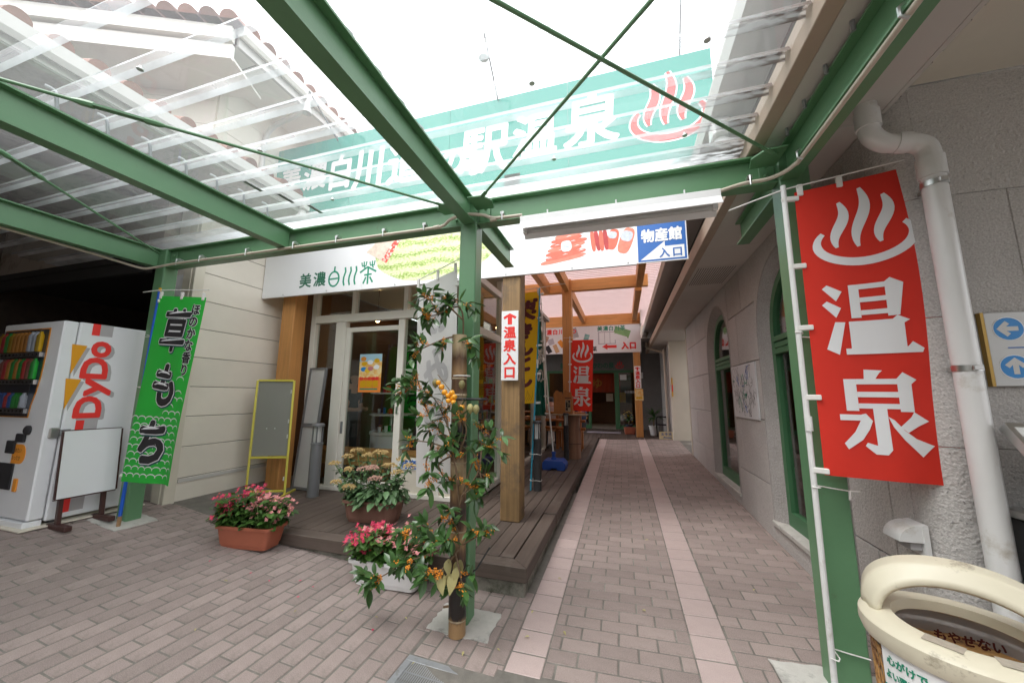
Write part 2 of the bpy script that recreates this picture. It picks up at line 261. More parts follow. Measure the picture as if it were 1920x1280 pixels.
# ------------------------------------------------------------------ mesh helpers
class MB:
    def __init__(self): self.v = []; self.f = []; self.mi = []; self.cur = 0
    def m(self, i): self.cur = i; return self
    def add(self, vs, fs):
        k = len(self.v); self.v += [tuple(p) for p in vs]
        for f in fs: self.f.append(tuple(i + k for i in f)); self.mi.append(self.cur)
        return self
    def box(self, x0, x1, y0, y1, z0, z1, M=None):
        p = [V((x, y, z)) for z in (z0, z1) for y in (y0, y1) for x in (x0, x1)]
        if M is not None: p = [M @ q for q in p]
        return self.add(p, [(0, 2, 3, 1), (4, 5, 7, 6), (0, 1, 5, 4), (2, 6, 7, 3), (0, 4, 6, 2), (1, 3, 7, 5)])
    def obox(self, o, ux, uy, uz):
        o, ux, uy, uz = V(o), V(ux), V(uy), V(uz)
        p = [o + ux * a + uy * b + uz * c for c in (0, 1) for b in (0, 1) for a in (0, 1)]
        f = [(0, 2, 3, 1), (4, 5, 7, 6), (0, 1, 5, 4), (2, 6, 7, 3), (0, 4, 6, 2), (1, 3, 7, 5)]
        if ux.cross(uy).dot(uz) < 0: f = [tuple(reversed(q)) for q in f]
        return self.add(p, f)
    def bar(self, a, b, w, h=None, up=(0, 0, 1)):
        """square bar from a to b"""
        h = h or w; a, b = V(a), V(b); d = b - a; s = d.cross(V(up))
        if s.length < 1e-6: s = d.cross(V((1, 0, 0)))
        s.normalize(); t = s.cross(d).normalized()
        return self.obox(a - s * w / 2 - t * h / 2, s * w, d, t * h)
    def cyl(self, a, b, r0, r1=None, n=12, caps=True):
        r1 = r0 if r1 is None else r1; a, b = V(a), V(b); d = (b - a).normalized()
        s = d.cross(V((0, 0, 1)))
        if s.length < 1e-4: s = d.cross(V((1, 0, 0)))
        s.normalize(); t = d.cross(s)
        vs = []
        for p, r in ((a, r0), (b, r1)):
            for i in range(n):
                an = 2 * math.pi * i / n; vs.append(p + s * math.cos(an) * r + t * math.sin(an) * r)
        fs = [(i, (i + 1) % n, n + (i + 1) % n, n + i) for i in range(n)]
        if caps: fs += [tuple(reversed(range(n))), tuple(range(n, 2 * n))]
        return self.add(vs, fs)
    def tube(self, pts, r, n=8, caps=True):
        pts = [V(p) for p in pts]; rr = r if isinstance(r, (list, tuple)) else [r] * len(pts)
        T = []
        for i in range(len(pts)):
            a = pts[max(i - 1, 0)]; b = pts[min(i + 1, len(pts) - 1)]; T.append((b - a).normalized())
        s = T[0].cross(V((0, 0, 1)))
        if s.length < 1e-3: s = T[0].cross(V((1, 0, 0)))
        s.normalize(); vs = []
        for i, p in enumerate(pts):
            s = (s - T[i] * s.dot(T[i])).normalized(); t = T[i].cross(s)
            for k in range(n):
                an = 2 * math.pi * k / n; vs.append(p + (s * math.cos(an) + t * math.sin(an)) * rr[i])
        fs = []
        for i in range(len(pts) - 1):
            for k in range(n): fs.append((i * n + k, i * n + (k + 1) % n, (i + 1) * n + (k + 1) % n, (i + 1) * n + k))
        if caps: fs += [tuple(reversed(range(n))), tuple(range((len(pts) - 1) * n, len(pts) * n))]
        return self.add(vs, fs)
    def lathe(self, prof, c, n=24, caps=True, sx=1, sy=1):
        vs = []; c = V(c)
        for r, z in prof:
            for k in range(n):
                an = 2 * math.pi * k / n; vs.append(c + V((r * sx * math.cos(an), r * sy * math.sin(an), z)))
        fs = []
        for i in range(len(prof) - 1):
            for k in range(n): fs.append((i * n + k, i * n + (k + 1) % n, (i + 1) * n + (k + 1) % n, (i + 1) * n + k))
        if caps: fs += [tuple(reversed(range(n))), tuple(range((len(prof) - 1) * n, len(prof) * n))]
        return self.add(vs, fs)
    def prism(self, poly, o, ux, uy, th):
        """extrude a 2D polygon (local ux, uy) by the vector th"""
        o, ux, uy, th = V(o), V(ux), V(uy), V(th); n = len(poly)
        a = [o + ux * p[0] + uy * p[1] for p in poly]; b = [p + th for p in a]
        fs = [tuple(reversed(range(n))), tuple(range(n, 2 * n))] + [(i, (i + 1) % n, n + (i + 1) % n, n + i) for i in range(n)]
        return self.add(a + b, fs)
    def face(self, pts): return self.add(pts, [tuple(range(len(pts)))])
    def grid(self, F, nu, nv):
        vs = [F(i / nu, j / nv) for j in range(nv + 1) for i in range(nu + 1)]
        return self.add(vs, [(j * (nu + 1) + i, j * (nu + 1) + i + 1, (j + 1) * (nu + 1) + i + 1, (j + 1) * (nu + 1) + i) for j in range(nv) for i in range(nu)])
    def mesh(self, name, mats, smooth=False, bevel=0.0, fix=True):
        me = bpy.data.meshes.new(name); me.from_pydata(self.v, [], self.f)
        for q in (mats if isinstance(mats, (list, tuple)) else [mats]): me.materials.append(q)
        if any(self.mi): me.polygons.foreach_set('material_index', self.mi)
        if bevel or fix:
            bm = bmesh.new(); bm.from_mesh(me)
            if fix: bmesh.ops.recalc_face_normals(bm, faces=bm.faces)
            if bevel:
                es = [e for e in bm.edges if len(e.link_faces) == 2 and e.calc_face_angle(0) > 0.6]
                bmesh.ops.bevel(bm, geom=es, offset=bevel, segments=1, affect='EDGES', clamp_overlap=True)
            bm.to_mesh(me); bm.free()
        if smooth:
            me.polygons.foreach_set('use_smooth', [True] * len(me.polygons))
            if smooth != 'all':
                try: me.set_sharp_from_angle(angle=rad(40))
                except Exception: pass
        me.update(); return me
    def build(self, name, mats, parent=None, smooth=False, bevel=0.0, fix=True):
        return link(name, self.mesh(name, mats, smooth, bevel, fix), parent)
def link(name, me, parent=None, M=None):
    o = bpy.data.objects.new(name, me); C.objects.link(o)
    if M is not None: o.matrix_world = M
    if parent is not None:
        o.parent = parent; o.matrix_parent_inverse = PINV(parent)
    return o
def world_of(o):
    return o.matrix_basis.copy() if o.parent is None else world_of(o.parent) @ o.matrix_parent_inverse @ o.matrix_basis
def PINV(p): return world_of(p).inverted()
def tag(o, label, cat, group=None, kind=None):
    if label: o['label'] = label
    if cat: o['category'] = cat
    if group: o['group'] = group
    if kind: o['kind'] = kind
    return o
def thing(name, label, cat, loc=(0, 0, 0), group=None):
    o = bpy.data.objects.new(name, None); C.objects.link(o); o.location = loc; o.empty_display_size = 0.1
    return tag(o, label, cat, group)
def struct(name):
    o = bpy.data.objects.new(name, None); C.objects.link(o); o['kind'] = 'structure'; return o
def copy_tree(o, parent=None):
    c = o.copy(); C.objects.link(c)
    if parent is not None: c.parent = parent
    for ch in o.children: copy_tree(ch, c)
    return c
def B(name, m, parent, x0, x1, y0, y1, z0, z1, bevel=0.0):
    return MB().box(x0, x1, y0, y1, z0, z1).build(name, m, parent, bevel=bevel)

# ------------------------------------------------------------------ lettering
_G = {}
def glyph(ch):
    if ch not in _G:
        c = bpy.data.curves.new('t', 'FONT'); c.body = ch; c.size = 1; c.resolution_u = 3; c.dimensions = '2D'; c.fill_mode = 'FRONT'
        o = bpy.data.objects.new('t', c); C.objects.link(o)
        me = bpy.data.meshes.new_from_object(o.evaluated_get(bpy.context.evaluated_depsgraph_get()))
        vs = [(p.co.x, p.co.y) for p in me.vertices]; fs = [tuple(p.vertices) for p in me.polygons]
        bpy.data.objects.remove(o); bpy.data.curves.remove(c); bpy.data.meshes.remove(me); _G[ch] = (vs, fs)
    return _G[ch]
def put_text(mb, F, items, bold=0.0, off=0.002, mirror=False, shear=0.0, fit=False):
    """items: (char, x, y, w, h) lower-left cells in local units; F(x, y, off) -> 3D; bold = stroke thickening in local units"""
    k = 0
    sh = [(0, 0)]
    if bold: sh += [(bold * math.cos(a * math.pi / 4), bold * math.sin(a * math.pi / 4)) for a in range(8)]
    for ch, x, y, w, h in items:
        vs, fs = glyph(ch)
        if not vs: continue
        if fit:
            xs = [p[0] for p in vs]; ys = [p[1] for p in vs]; bx, by = min(xs), min(ys); bw, bh = max(max(xs) - bx, 1e-3), max(max(ys) - by, 1e-3)
            loc = [((p[0] - bx) / bw, (p[1] - by) / bh) for p in vs]
        else: loc = [(p[0], p[1] + 0.12) for p in vs]
        for i, (dx, dy) in enumerate(sh):
            pts = []
            for a, b in loc:
                if mirror: a = 1 - a
                px = x + a * w + dx + shear * (b - 0.5) * h; py = y + b * h + dy
                pts.append(F(px, py, off + i * 0.00012))
            mb.add(pts, fs)
    return mb
def plane(o, ux, uy, n):
    o, ux, uy, n = V(o), V(ux), V(uy), V(n)
    return lambda x, y, d=0.0: o + ux * x + uy * y + n * d
def row(s, x, y, w, h, gap=0.0): return [(c, x + i * (w + gap), y, w, h) for i, c in enumerate(s)]
def column(s, x, ytop, w, h, gap=0.0): return [(c, x, ytop - (i + 1) * h - i * gap, w, h) for i, c in enumerate(s)]
def strip(mb, F, pts, widths, off, cap=True):
    """flat brush stroke along 2D points with widths"""
    n = len(pts); Lp = []; Rp = []
    for i in range(n):
        a = pts[max(i - 1, 0)]; b = pts[min(i + 1, n - 1)]; dx, dy = b[0] - a[0], b[1] - a[1]; l = math.hypot(dx, dy) or 1
        nx, ny = -dy / l, dx / l; w = widths[i] / 2
        Lp.append((pts[i][0] + nx * w, pts[i][1] + ny * w)); Rp.append((pts[i][0] - nx * w, pts[i][1] - ny * w))
    k = [F(p[0], p[1], off) for p in Lp] + [F(p[0], p[1], off) for p in Rp]
    mb.add(k, [(i, i + 1, n + i + 1, n + i) for i in range(n - 1)])
def onsen(mb, F, x, y, w, h, off=0.002, grow=0.0):
    """hot spring mark: a bowl line under three wisps of steam"""
    pts = []; ws = []
    for i in range(33):
        t = i / 32; a = math.pi * (0.82 + 1.36 * t)
        px = 0.5 + 0.47 * math.cos(a); py = 0.33 + 0.27 * math.sin(a)
        pts.append((x + px * w, y + py * h)); e = min(t, 1 - t) * 2
        ws.append((0.055 + 0.045 * min(1, e * 3)) * w + grow)
    strip(mb, F, pts, ws, off)
    for j, (cx, s, b) in enumerate(((0.28, 0.86, 0.27), (0.5, 1.0, 0.25), (0.72, 0.86, 0.27))):
        pts = []; ws = []
        for i in range(17):
            t = i / 16; py = b + (s - b) * t; px = cx + 0.045 * math.sin((t * 1.55 + 0.25) * math.pi * 1.25 + 2.6) + 0.05 * (t - 0.5)
            pts.append((x + px * w, y + py * h)); ws.append((0.018 + 0.105 * math.sin(math.pi * min(1, max(0, t * 0.93 + 0.03))) ** 0.8) * w + grow)
        strip(mb, F, pts, ws, off + 0.0003 * (j + 1))

# heavy block characters for the red flags, drawn as polygons in a unit cell
def _r(x0, x1, y0, y1): return [(x0, y0), (x1, y0), (x1, y1), (x0, y1)]
CH_ON = [[(0.02, 0.93), (0.08, 0.98), (0.25, 0.87), (0.17, 0.74)], [(0.0, 0.70), (0.06, 0.75), (0.22, 0.64), (0.15, 0.51)], [(0.0, 0.08), (0.14, 0.0), (0.25, 0.44), (0.13, 0.45)],
         _r(0.33, 0.45, 0.49, 0.95), [(0.74, 0.49), (0.86, 0.49), (0.86, 0.86), (0.93, 0.91), (0.80, 1.0), (0.74, 0.95)], _r(0.45, 0.74, 0.88, 0.95), _r(0.45, 0.74, 0.70, 0.765), _r(0.45, 0.74, 0.525, 0.59),
         [(0.29, 0.08), (0.40, 0.08), (0.40, 0.38), (0.78, 0.38), (0.78, 0.08), (0.89, 0.08), (0.89, 0.385), (0.95, 0.42), (0.83, 0.49), (0.78, 0.445), (0.29, 0.445)], _r(0.485, 0.565, 0.08, 0.38), _r(0.64, 0.715, 0.08, 0.38), [(0.22, 0.0), (1.04, 0.0), (1.06, 0.05), (0.95, 0.14), (0.90, 0.08), (0.22, 0.08)]]
CH_SEN = [[(0.38, 1.0), (0.59, 0.985), (0.55, 0.95), (0.50, 0.88), (0.37, 0.88)], _r(0.12, 0.27, 0.50, 0.885), [(0.73, 0.50), (0.88, 0.50), (0.88, 0.82), (0.94, 0.87), (0.80, 0.96), (0.73, 0.885)], _r(0.27, 0.73, 0.82, 0.885), _r(0.27, 0.73, 0.665, 0.73), _r(0.27, 0.73, 0.53, 0.59), [(0.43, 0.53), (0.43, 0.10), (0.585, 0.06), (0.585, 0.53)], [(0.43, 0.10), (0.32, 0.13), (0.29, 0.09), (0.40, 0.0), (0.53, 0.0), (0.585, 0.06)],
          [(0.03, 0.385), (0.27, 0.385), (0.34, 0.47), (0.28, 0.455), (0.03, 0.455)], [(0.27, 0.385), (0.41, 0.385), (0.34, 0.47)], [(0.27, 0.385), (0.19, 0.25), (0.05, 0.11), (0.09, 0.04), (0.27, 0.16), (0.36, 0.28), (0.41, 0.385)],
          [(0.585, 0.44), (0.63, 0.32), (0.73, 0.18), (0.91, 0.0), (1.05, 0.13), (0.86, 0.20), (0.74, 0.29), (0.65, 0.40)], [(0.70, 0.325), (0.78, 0.265), (0.90, 0.34), (1.02, 0.40), (0.87, 0.50), (0.83, 0.44)]]
def put_block(mb, F, polys, x, y, w, h, off):
    for k, poly in enumerate(polys):
        n = len(poly); bm = bmesh.new(); vs = [bm.verts.new((p[0], p[1], 0)) for p in poly]; f = bm.faces.new(vs)
        bmesh.ops.triangulate(bm, faces=[f])
        for _ in range(2): bmesh.ops.subdivide_edges(bm, edges=bm.edges[:], cuts=1, use_grid_fill=True); bmesh.ops.triangulate(bm, faces=bm.faces[:])
        bm.verts.index_update()
        mb.add([F(x + v.co.x * w, y + v.co.y * h, off + 0.0002 * k) for v in bm.verts], [tuple(v.index for v in q.verts) for q in bm.faces]); bm.free()

# ================================================================== GROUND
def gz(x, y):
    d = max(0, -0.75 - x); a = min(0.0183 * d + 0.0142 * d * d, 0.365) + 0.03 * max(0, x + 0.45)
    w = min(1, max(0, (x + 2.5) / 1.75)); yy = max(y, -0.5)
    return a + 0.036 * (yy - 2.6) * w
def dz(y): return 0.25 + 0.013 * (y - 3)
def proj(p):
    d = V(p) - EYE; w = d.dot(_f2)
    if w < 0.1: return None
    return 960 + 681.96 * d.dot(_r3) / w, 640 - 681.96 * d.dot(_u3) / w, w
def seen(p, mx=60):
    q = proj(p)
    return q is not None and -mx < q[0] < 1920 + mx and -mx < q[1] < 1280 + mx

g = MB().box(-400, 400, -400, 400, -1.0, -0.45).build('ground', ASPH); g['kind'] = 'structure'
pav = struct('brick_paving'); path = struct('paved_path')
# mortar beds following the fall of the ground
def bed(x0, x1, y0, y1, step, drop):
    mb = MB(); nx = max(1, round((x1 - x0) / step)); ny = max(1, round((y1 - y0) / step))
    return mb.grid(lambda u, v: V((x0 + (x1 - x0) * u, y0 + (y1 - y0) * v, gz(x0 + (x1 - x0) * u, y0 + (y1 - y0) * v) - drop)), nx, ny)
bed(-14, -0.745, -8, 6.0, 0.25, 0.0045).build('mortar_bed', MORTARD, pav, smooth='all')
bed(-0.745, 2.4, -8, 12.0, 0.25, 0.0045).build('mortar_bed', MORTAR, path, smooth='all')
# skirts under the paving
B('base_course', CONCD, pav, -14, -0.75, -8, 6.0, -0.44, -0.30)

def lay(parent, cells, m, name, pick, meshname):
    """cells: (x0, x1, y0, y1) ; the largest in the picture become objects, the rest one stuff part"""
    info = []
    for c in cells:
        x, y = (c[0] + c[1]) / 2, (c[2] + c[3]) / 2; q = proj((x, y, gz(x, y)))
        vis = q is not None and -30 < q[0] < 1950 and -30 < q[1] < 1320
        info.append(((c[1] - c[0]) * (c[3] - c[2]) / (q[2] ** 3) if vis else 0, c))
    info.sort(key=lambda t: -t[0]); rest = MB(); cache = {}
    for i, (s, c) in enumerate(info):
        w, l = c[1] - c[0], c[3] - c[2]; x, y = (c[0] + c[1]) / 2, (c[2] + c[3]) / 2
        h = 0.02; gx = (gz(x + w / 2, y) - gz(x - w / 2, y)) / w; gy = (gz(x, y + l / 2) - gz(x, y - l / 2)) / l
        up = R.uniform(-0.0012, 0.0012); tx = R.gauss(0, 0.0035); ty = R.gauss(0, 0.0035)
        nrm = V((-(gx + tx), -(gy + ty), 1)).normalized(); ex = V((1, 0, gx + tx)).normalized(); ey = nrm.cross(ex)
        M = Matrix(((ex.x, ey.x, nrm.x, x), (ex.y, ey.y, nrm.y, y), (ex.z, ey.z, nrm.z, gz(x, y) + up), (0, 0, 0, 1)))
        if i < pick and s > 0:
            key = (round(w, 3), round(l, 3))
            if key not in cache: cache[key] = MB().box(-w / 2, w / 2, -l / 2, l / 2, -h, 0.0).mesh(meshname, m, bevel=0.004)
            o = link(name, cache[key], parent, M)
        else:
            b = 0.004; W, Ln = w / 2, l / 2
            pts = [(-W, -Ln, -h), (W, -Ln, -h), (W, Ln, -h), (-W, Ln, -h), (-W, -Ln, -b), (W, -Ln, -b), (W, Ln, -b), (-W, Ln, -b),
                   (-W + b, -Ln + b, 0), (W - b, -Ln + b, 0), (W - b, Ln - b, 0), (-W + b, Ln - b, 0)]
            rest.add([M @ V(p) for p in pts], [(0, 1, 5, 4), (1, 2, 6, 5), (2, 3, 7, 6), (3, 0, 4, 7), (4, 5, 9, 8), (5, 6, 10, 9), (6, 7, 11, 10), (7, 4, 8, 11), (8, 9, 10, 11)])
    if rest.v:
        o = rest.build(name + '_field', m, parent, fix=False); o['kind'] = 'stuff'
J = 0.0105
PADS = [(-1.36, -0.92, 2.49, 2.80), (-5.15, -4.70, 2.45, 2.80), (0.78, 1.32, 2.36, 2.80), (-1.34, -0.78, 1.45, 2.255), (-0.78, 1.31, 1.74, 2.315)]
def clipped(c):
    """cut a cell by the concrete pads; None when nothing is left"""
    out = [c]
    for px0, px1, py0, py1 in PADS:
        nxt = []
        for (x0, x1, y0, y1) in out:
            if x1 <= px0 or x0 >= px1 or y1 <= py0 or y0 >= py1: nxt.append((x0, x1, y0, y1)); continue
            if x0 < px0: nxt.append((x0, px0, y0, y1))
            if x1 > px1: nxt.append((px1, x1, y0, y1))
            a, b = max(x0, px0), min(x1, px1)
            if y0 < py0: nxt.append((a, b, y0, py0))
            if y1 > py1: nxt.append((a, b, py1, y1))
        out = nxt
    return [q for q in out if q[1] - q[0] > 0.02 and q[3] - q[2] > 0.02]
cells = []
PX, PY = 0.1155, 0.218
i = 0; x = -0.748
while x > -9.5:
    x0, x1 = x - PX + J, x
    y = -2.0 + (i % 2) * PY / 2 + R.uniform(-0.006, 0.006)
    while y < (3.12 if x > -5.2 else 5.6):
        if not (x1 > -0.77 - 0.0 and y > 3.02 and False): cells += clipped((x0, x1, y, min(y + PY - J, 3.14 if x > -5.2 else 5.7)))
        y += PY
    x -= PX; i += 1
lay(pav, cells, BRICK, 'brick', 300, 'paving_brick')
cells = []; PY2, PX2 = 0.1245, 0.241
i = 0; y = -1.9
while y < 11.75:
    for a, b, ph in ((-0.512, 0.358, 0.0), (0.592, 1.476, 0.06)):
        x = a - PX2 + (0.19 if i % 2 else 0.07) + ph
        while x < b:
            c0, c1 = max(x, a), min(x + PX2 - J, b)
            if c1 - c0 > 0.03: cells += clipped((c0, c1, y, y + PY2 - J))
            x += PX2
    i += 1; y += PY2
near = [c for c in cells]
lay(path, near, BRICK, 'brick', 300, 'path_brick')
cells = []; y = -1.95
while y < 11.9:
    cells += clipped((-0.738, -0.520, y, y + 0.222 - J)); cells += clipped((0.366, 0.584, y, y + 0.222 - J)); y += 0.222
lay(path, cells, TILE, 'tile', 300, 'strip_tile')
# concrete pads round the post feet (uneven outline)
def pad(name, x0, x1, y0, y1, parent, lift=0.003):
    mb = MB(); ring = []
    n = 9
    for k in range(n): ring.append((x0 + (x1 - x0) * k / n, y0 + R.uniform(-0.012, 0.012)))
    for k in range(n): ring.append((x1 + R.uniform(-0.012, 0.012), y0 + (y1 - y0) * k / n))
    for k in range(n): ring.append((x1 - (x1 - x0) * k / n, y1 + R.uniform(-0.012, 0.012)))
    for k in range(n): ring.append((x0 + R.uniform(-0.012, 0.012), y1 - (y1 - y0) * k / n))
    cx, cy_ = (x0 + x1) / 2, (y0 + y1) / 2
    vs = [(p[0], p[1], gz(*p) + lift) for p in ring]; vs2 = [(p[0], p[1], gz(*p) - 0.02) for p in ring]; m_ = len(ring)
    vs.append((cx, cy_, gz(cx, cy_) + lift + 0.002))
    mb.add(vs, [(k, (k + 1) % m_, m_) for k in range(m_)])
    mb.add([vs[k] for k in range(m_)] + vs2, [(k, m_ + k, m_ + (k + 1) % m_, (k + 1) % m_) for k in range(m_)])
    return mb.build(name, CONC, parent)
pad('concrete_pad', -1.36, -0.92, 2.49, 2.80, pav); pad('concrete_pad', -5.15, -4.70, 2.45, 2.80, pav); pad('concrete_pad', 0.78, 1.32, 2.36, 2.80, path)
# drain: grated channel across the foot of the path
def grate(name, label, x0, x1, y0, y1, m, gapm, nb):
    z = gz((x0 + x1) / 2, (y0 + y1) / 2); sl = (gz(x1, y0) - gz(x0, y0)) / (x1 - x0)
    t = thing(name, label, 'drain grate', ((x0 + x1) / 2, (y0 + y1) / 2, z))
    M = Matrix.Translation(((x0 + x1) / 2, 0, z + 0.004)) @ Matrix.Rotation(-math.atan(sl), 4, 'Y')
    h = (x1 - x0) / 2
    for a in ((-h, h, y0, y0 + 0.035), (-h, h, y1 - 0.045, y1), (-h, -h + 0.045, y0 + 0.035, y1 - 0.045), (h - 0.045, h, y0 + 0.035, y1 - 0.045)):
        MB().box(*a, -0.02, 0.003, M).build('frame_bar', m, t, bevel=0.002)
    mesh_ = None; w = (2 * h - 0.09) / nb
    for k in range(nb):
        if mesh_ is None: mesh_ = MB().box(-0.0035, 0.0035, y0 + 0.036, y1 - 0.046, -0.02, 0.0, M @ Matrix.Translation((-h + 0.045 + w / 2, 0, 0))).mesh('grate_bar', m)
        ex = M.to_3x3() @ V((w * k, 0, 0)); link('bar', mesh_, t, Matrix.Translation(ex))
    for yy in (y1 - 0.13, y1 - 0.21, y1 - 0.32, y1 - 0.43):
        if yy > y0 + 0.05: MB().box(-h + 0.04, h - 0.04, yy, yy + 0.007, -0.016, 0.0015, M).build('cross_bar', m, t)
    MB().box(-h + 0.01, h - 0.01, y0 + 0.01, y1 - 0.01, -0.06, -0.045, M).build('channel', DARK, t)
    return t
grate('drain_grate', 'galvanised steel drain grate set in the paving before the green post', -1.335, -0.785, 1.47, 2.245, GALV, DARK, 34)
t = thing('channel_cover', 'dark steel channel cover at the foot of the path', 'drain cover', (0, 2.1, gz(0, 2.1)))
for k, (a, b) in enumerate(((-0.776, -0.26), (-0.256, 0.26), (0.264, 0.78), (0.784, 1.3))):
    z0 = gz((a + b) / 2, 2.0)
    MB().box(a, b, 1.75, 2.305, z0 - 0.012, z0 + 0.003).build('cover_plate', GALV, t, bevel=0.003)

# ================================================================== TIMBER DECK
dk_ = thing('timber_deck', 'weathered grey-brown timber deck with a mitred edge board', 'deck', (-0.8, 3.05, 0.2))
DX0, DX1, DY0, DY1 = -5.2, -0.785, 3.02, 11.72
def slab(mb, poly, zt, zb):
    n = len(poly); a = [(p[0], p[1], dz(p[1]) + zt) for p in poly]; b = [(p[0], p[1], dz(p[1]) + zb) for p in poly]
    return mb.add(b + a, [tuple(reversed(range(n))), tuple(range(n, 2 * n))] + [(i, (i + 1) % n, n + (i + 1) % n, n + i) for i in range(n)])
# edge boards (front and side), mitred at the corner
slab(MB(), [(DX0 + 0.1, DY0), (DX1, DY0), (DX1 - 0.14, DY0 + 0.14), (DX0 + 0.1, DY0 + 0.14)], 0.0, -0.115).build('edge_board', DECKX, dk_, bevel=0.006)
slab(MB(), [(DX1, DY0 + 0.002), (DX1, 4.35), (DX1 - 0.14, 4.35), (DX1 - 0.14, DY0 + 0.142)], 0.0, -0.115).build('edge_board', DECKY, dk_, bevel=0.006)
for a, b in ((4.36, 6.9), (6.905, 9.4), (9.405, DY1)):
    slab(MB(), [(DX1 + 0.004, a), (DX1 + 0.004, b), (DX1 - 0.14, b), (DX1 - 0.14, a)], 0.012, -0.105).build('edge_board', DECKY, dk_, bevel=0.006)
xx = DX1 - 0.146; k = 0
while xx > DX0:
    x0 = max(xx - 0.128, DX0)
    ends = [DY0 + 0.146, R.uniform(4.6, 6.2), R.uniform(8.0, 9.6), DY1] if xx > -1.9 else [DY0 + 0.146, 4.42]
    if xx - 0.128 < -1.9 < xx: ends = [DY0 + 0.146, 4.42]
    for e in range(len(ends) - 1):
        q = R.uniform(-0.0015, 0.0015)
        slab(MB(), [(x0, ends[e] + 0.003), (xx - 0.006, ends[e] + 0.003), (xx - 0.006, ends[e + 1]), (x0, ends[e + 1])], q, -0.03).build('plank', DECKY, dk_, bevel=0.003)
    xx -= 0.128
# far terrace boards (run across to the entrance)
xx = 1.33
while xx > -5.2:
    slab(MB(), [(xx - 0.128, DY1 + 0.004), (xx - 0.007, DY1 + 0.004), (xx - 0.007, 14.6), (xx - 0.128, 14.6)], 0.0, -0.03).build('plank', DECKY, dk_, bevel=0.003)
    xx -= 0.128
xx = -1.9
while xx > -5.2:
    slab(MB(), [(xx - 0.128, 9.12), (xx - 0.007, 9.12), (xx - 0.007, DY1), (xx - 0.128, DY1)], 0.0, -0.03).build('plank', DECKY, dk_, bevel=0.003)
    xx -= 0.128
# plinth below
mb = MB(); mb.box(DX0, DX1 - 0.025, DY0 + 0.03, 4.5, -0.4, dz(3) - 0.12).box(DX0, DX1 - 0.02, 4.5, 11.7, -0.4, dz(3) - 0.05).box(DX0, 1.4, 11.76, 14.6, -0.2, 0.30)
mb.build('concrete_plinth', CONCD, dk_, bevel=0.01)

def smoothline(p, n=6):
    p = [V(q) for q in p]; out = []
    for i in range(len(p) - 1):
        a, b, c, d = p[max(i - 1, 0)], p[i], p[i + 1], p[min(i + 2, len(p) - 1)]
        for k in range(n):
            t = k / n; out.append(0.5 * ((2 * b) + (c - a) * t + (2 * a - 5 * b + 4 * c - d) * t * t + (3 * b - a - 3 * c + d) * t ** 3))
    return out + [p[-1]]
# ================================================================== GREEN STEEL CANOPY
can = thing('steel_canopy', 'green painted steel canopy frame with a clear ribbed plastic roof', 'canopy', (-1.18, 2.6, 0))
ZB, ZT = 3.0, 3.21
def hbeam_x(x0, x1, y, z0, z1, w, tf=0.012, tw=0.009):
    return MB().box(x0, x1, y - w / 2, y + w / 2, z0, z0 + tf).box(x0, x1, y - tw / 2, y + tw / 2, z0 + tf, z1 - tf).box(x0, x1, y - w / 2, y + w / 2, z1 - tf, z1)
def hbeam_y(y0, y1, x, z0, z1, w, tf=0.012, tw=0.009):
    return MB().box(x - w / 2, x + w / 2, y0, y1, z0, z0 + tf).box(x - tw / 2, x + tw / 2, y0, y1, z0 + tf, z1 - tf).box(x - w / 2, x + w / 2, y0, y1, z1 - tf, z1)
PW = {'a': (-1.175, 0.145), 'b': (-4.93, 0.15), 'c': (1.11, 0.17)}
YF = 2.6
for x, w in PW.values():
    z0 = gz(x, YF) - 0.05
    MB().box(x - w / 2, x + w / 2, YF, YF + 0.135, z0, ZT + 0.005).build('post', GREEN, can, bevel=0.008)
# front beams between the posts
YB = YF + 0.06
for x0, x1 in ((-4.852, -3.115), (-3.085, -1.25), (-1.1, 1.022)):
    pass
hbeam_x(-4.852, -1.25, YB, ZB, ZT, 0.10).build('beam', GREEN, can); hbeam_x(-1.1, 1.022, YB, ZB, ZT, 0.10).build('beam', GREEN, can)
# beams towards the viewer and short ends past the posts
for x in (-1.165, 1.08, -4.98):
    hbeam_y(-3.0, YF - 0.002, x, ZB, ZT, 0.10).build('beam', GREEN, can)
hbeam_y(-3.0, YB - 0.052, -3.10, ZB, ZT, 0.10).build('beam', GREEN, can)
for x in (-1.15, 1.11):
    hbeam_y(YF + 0.137, 3.67, x, ZB, ZT, 0.10).build('beam_end', GREEN, can)
    B('end_plate', GREEN, can, x - 0.006, x + 0.006, 3.672, 3.676, ZB, ZT)
hbeam_x(-4.925, 1.025, -3.06, ZB, ZT, 0.1).build('beam', GREEN, can)
for x in (-4.93, -1.175, 1.11): B('post', GREEN, can, x - 0.075, x + 0.075, -3.2, -3.115, gz(x, -3) - 0.05, ZT)
hbeam_x(-3.04, -1.22, 0.36, ZB + 0.05, ZT, 0.08).build('beam', GREEN, can); hbeam_x(-1.11, 1.025, 0.36, ZB + 0.05, ZT, 0.08).build('beam', GREEN, can)
# web plates with bolts
def boltplate(x0, x1, xs):
    pl = B('joint_plate', GREEN, can, x0, x1, YB - 0.018, YB - 0.0055, ZB + 0.03, ZT - 0.03, bevel=0.002)
    for x in xs:
        for z in (ZB + 0.07, ZB + 0.135): MB().lathe([(0.013, 0), (0.013, 0.005), (0.010, 0.012), (0.004, 0.015)], (0, 0, 0), 12).build('bolt', GREEN, pl).matrix_basis = Matrix.Translation((x, YB - 0.0185, z)) @ Matrix.Rotation(rad(90), 4, 'X')
boltplate(-1.098, -1.0, (-1.04,)); boltplate(-1.36, -1.252, (-1.30,)); boltplate(0.93, 1.02, (0.965,)); boltplate(-4.85, -4.75, (-4.79,)); boltplate(-3.25, -3.15, (-3.2,))
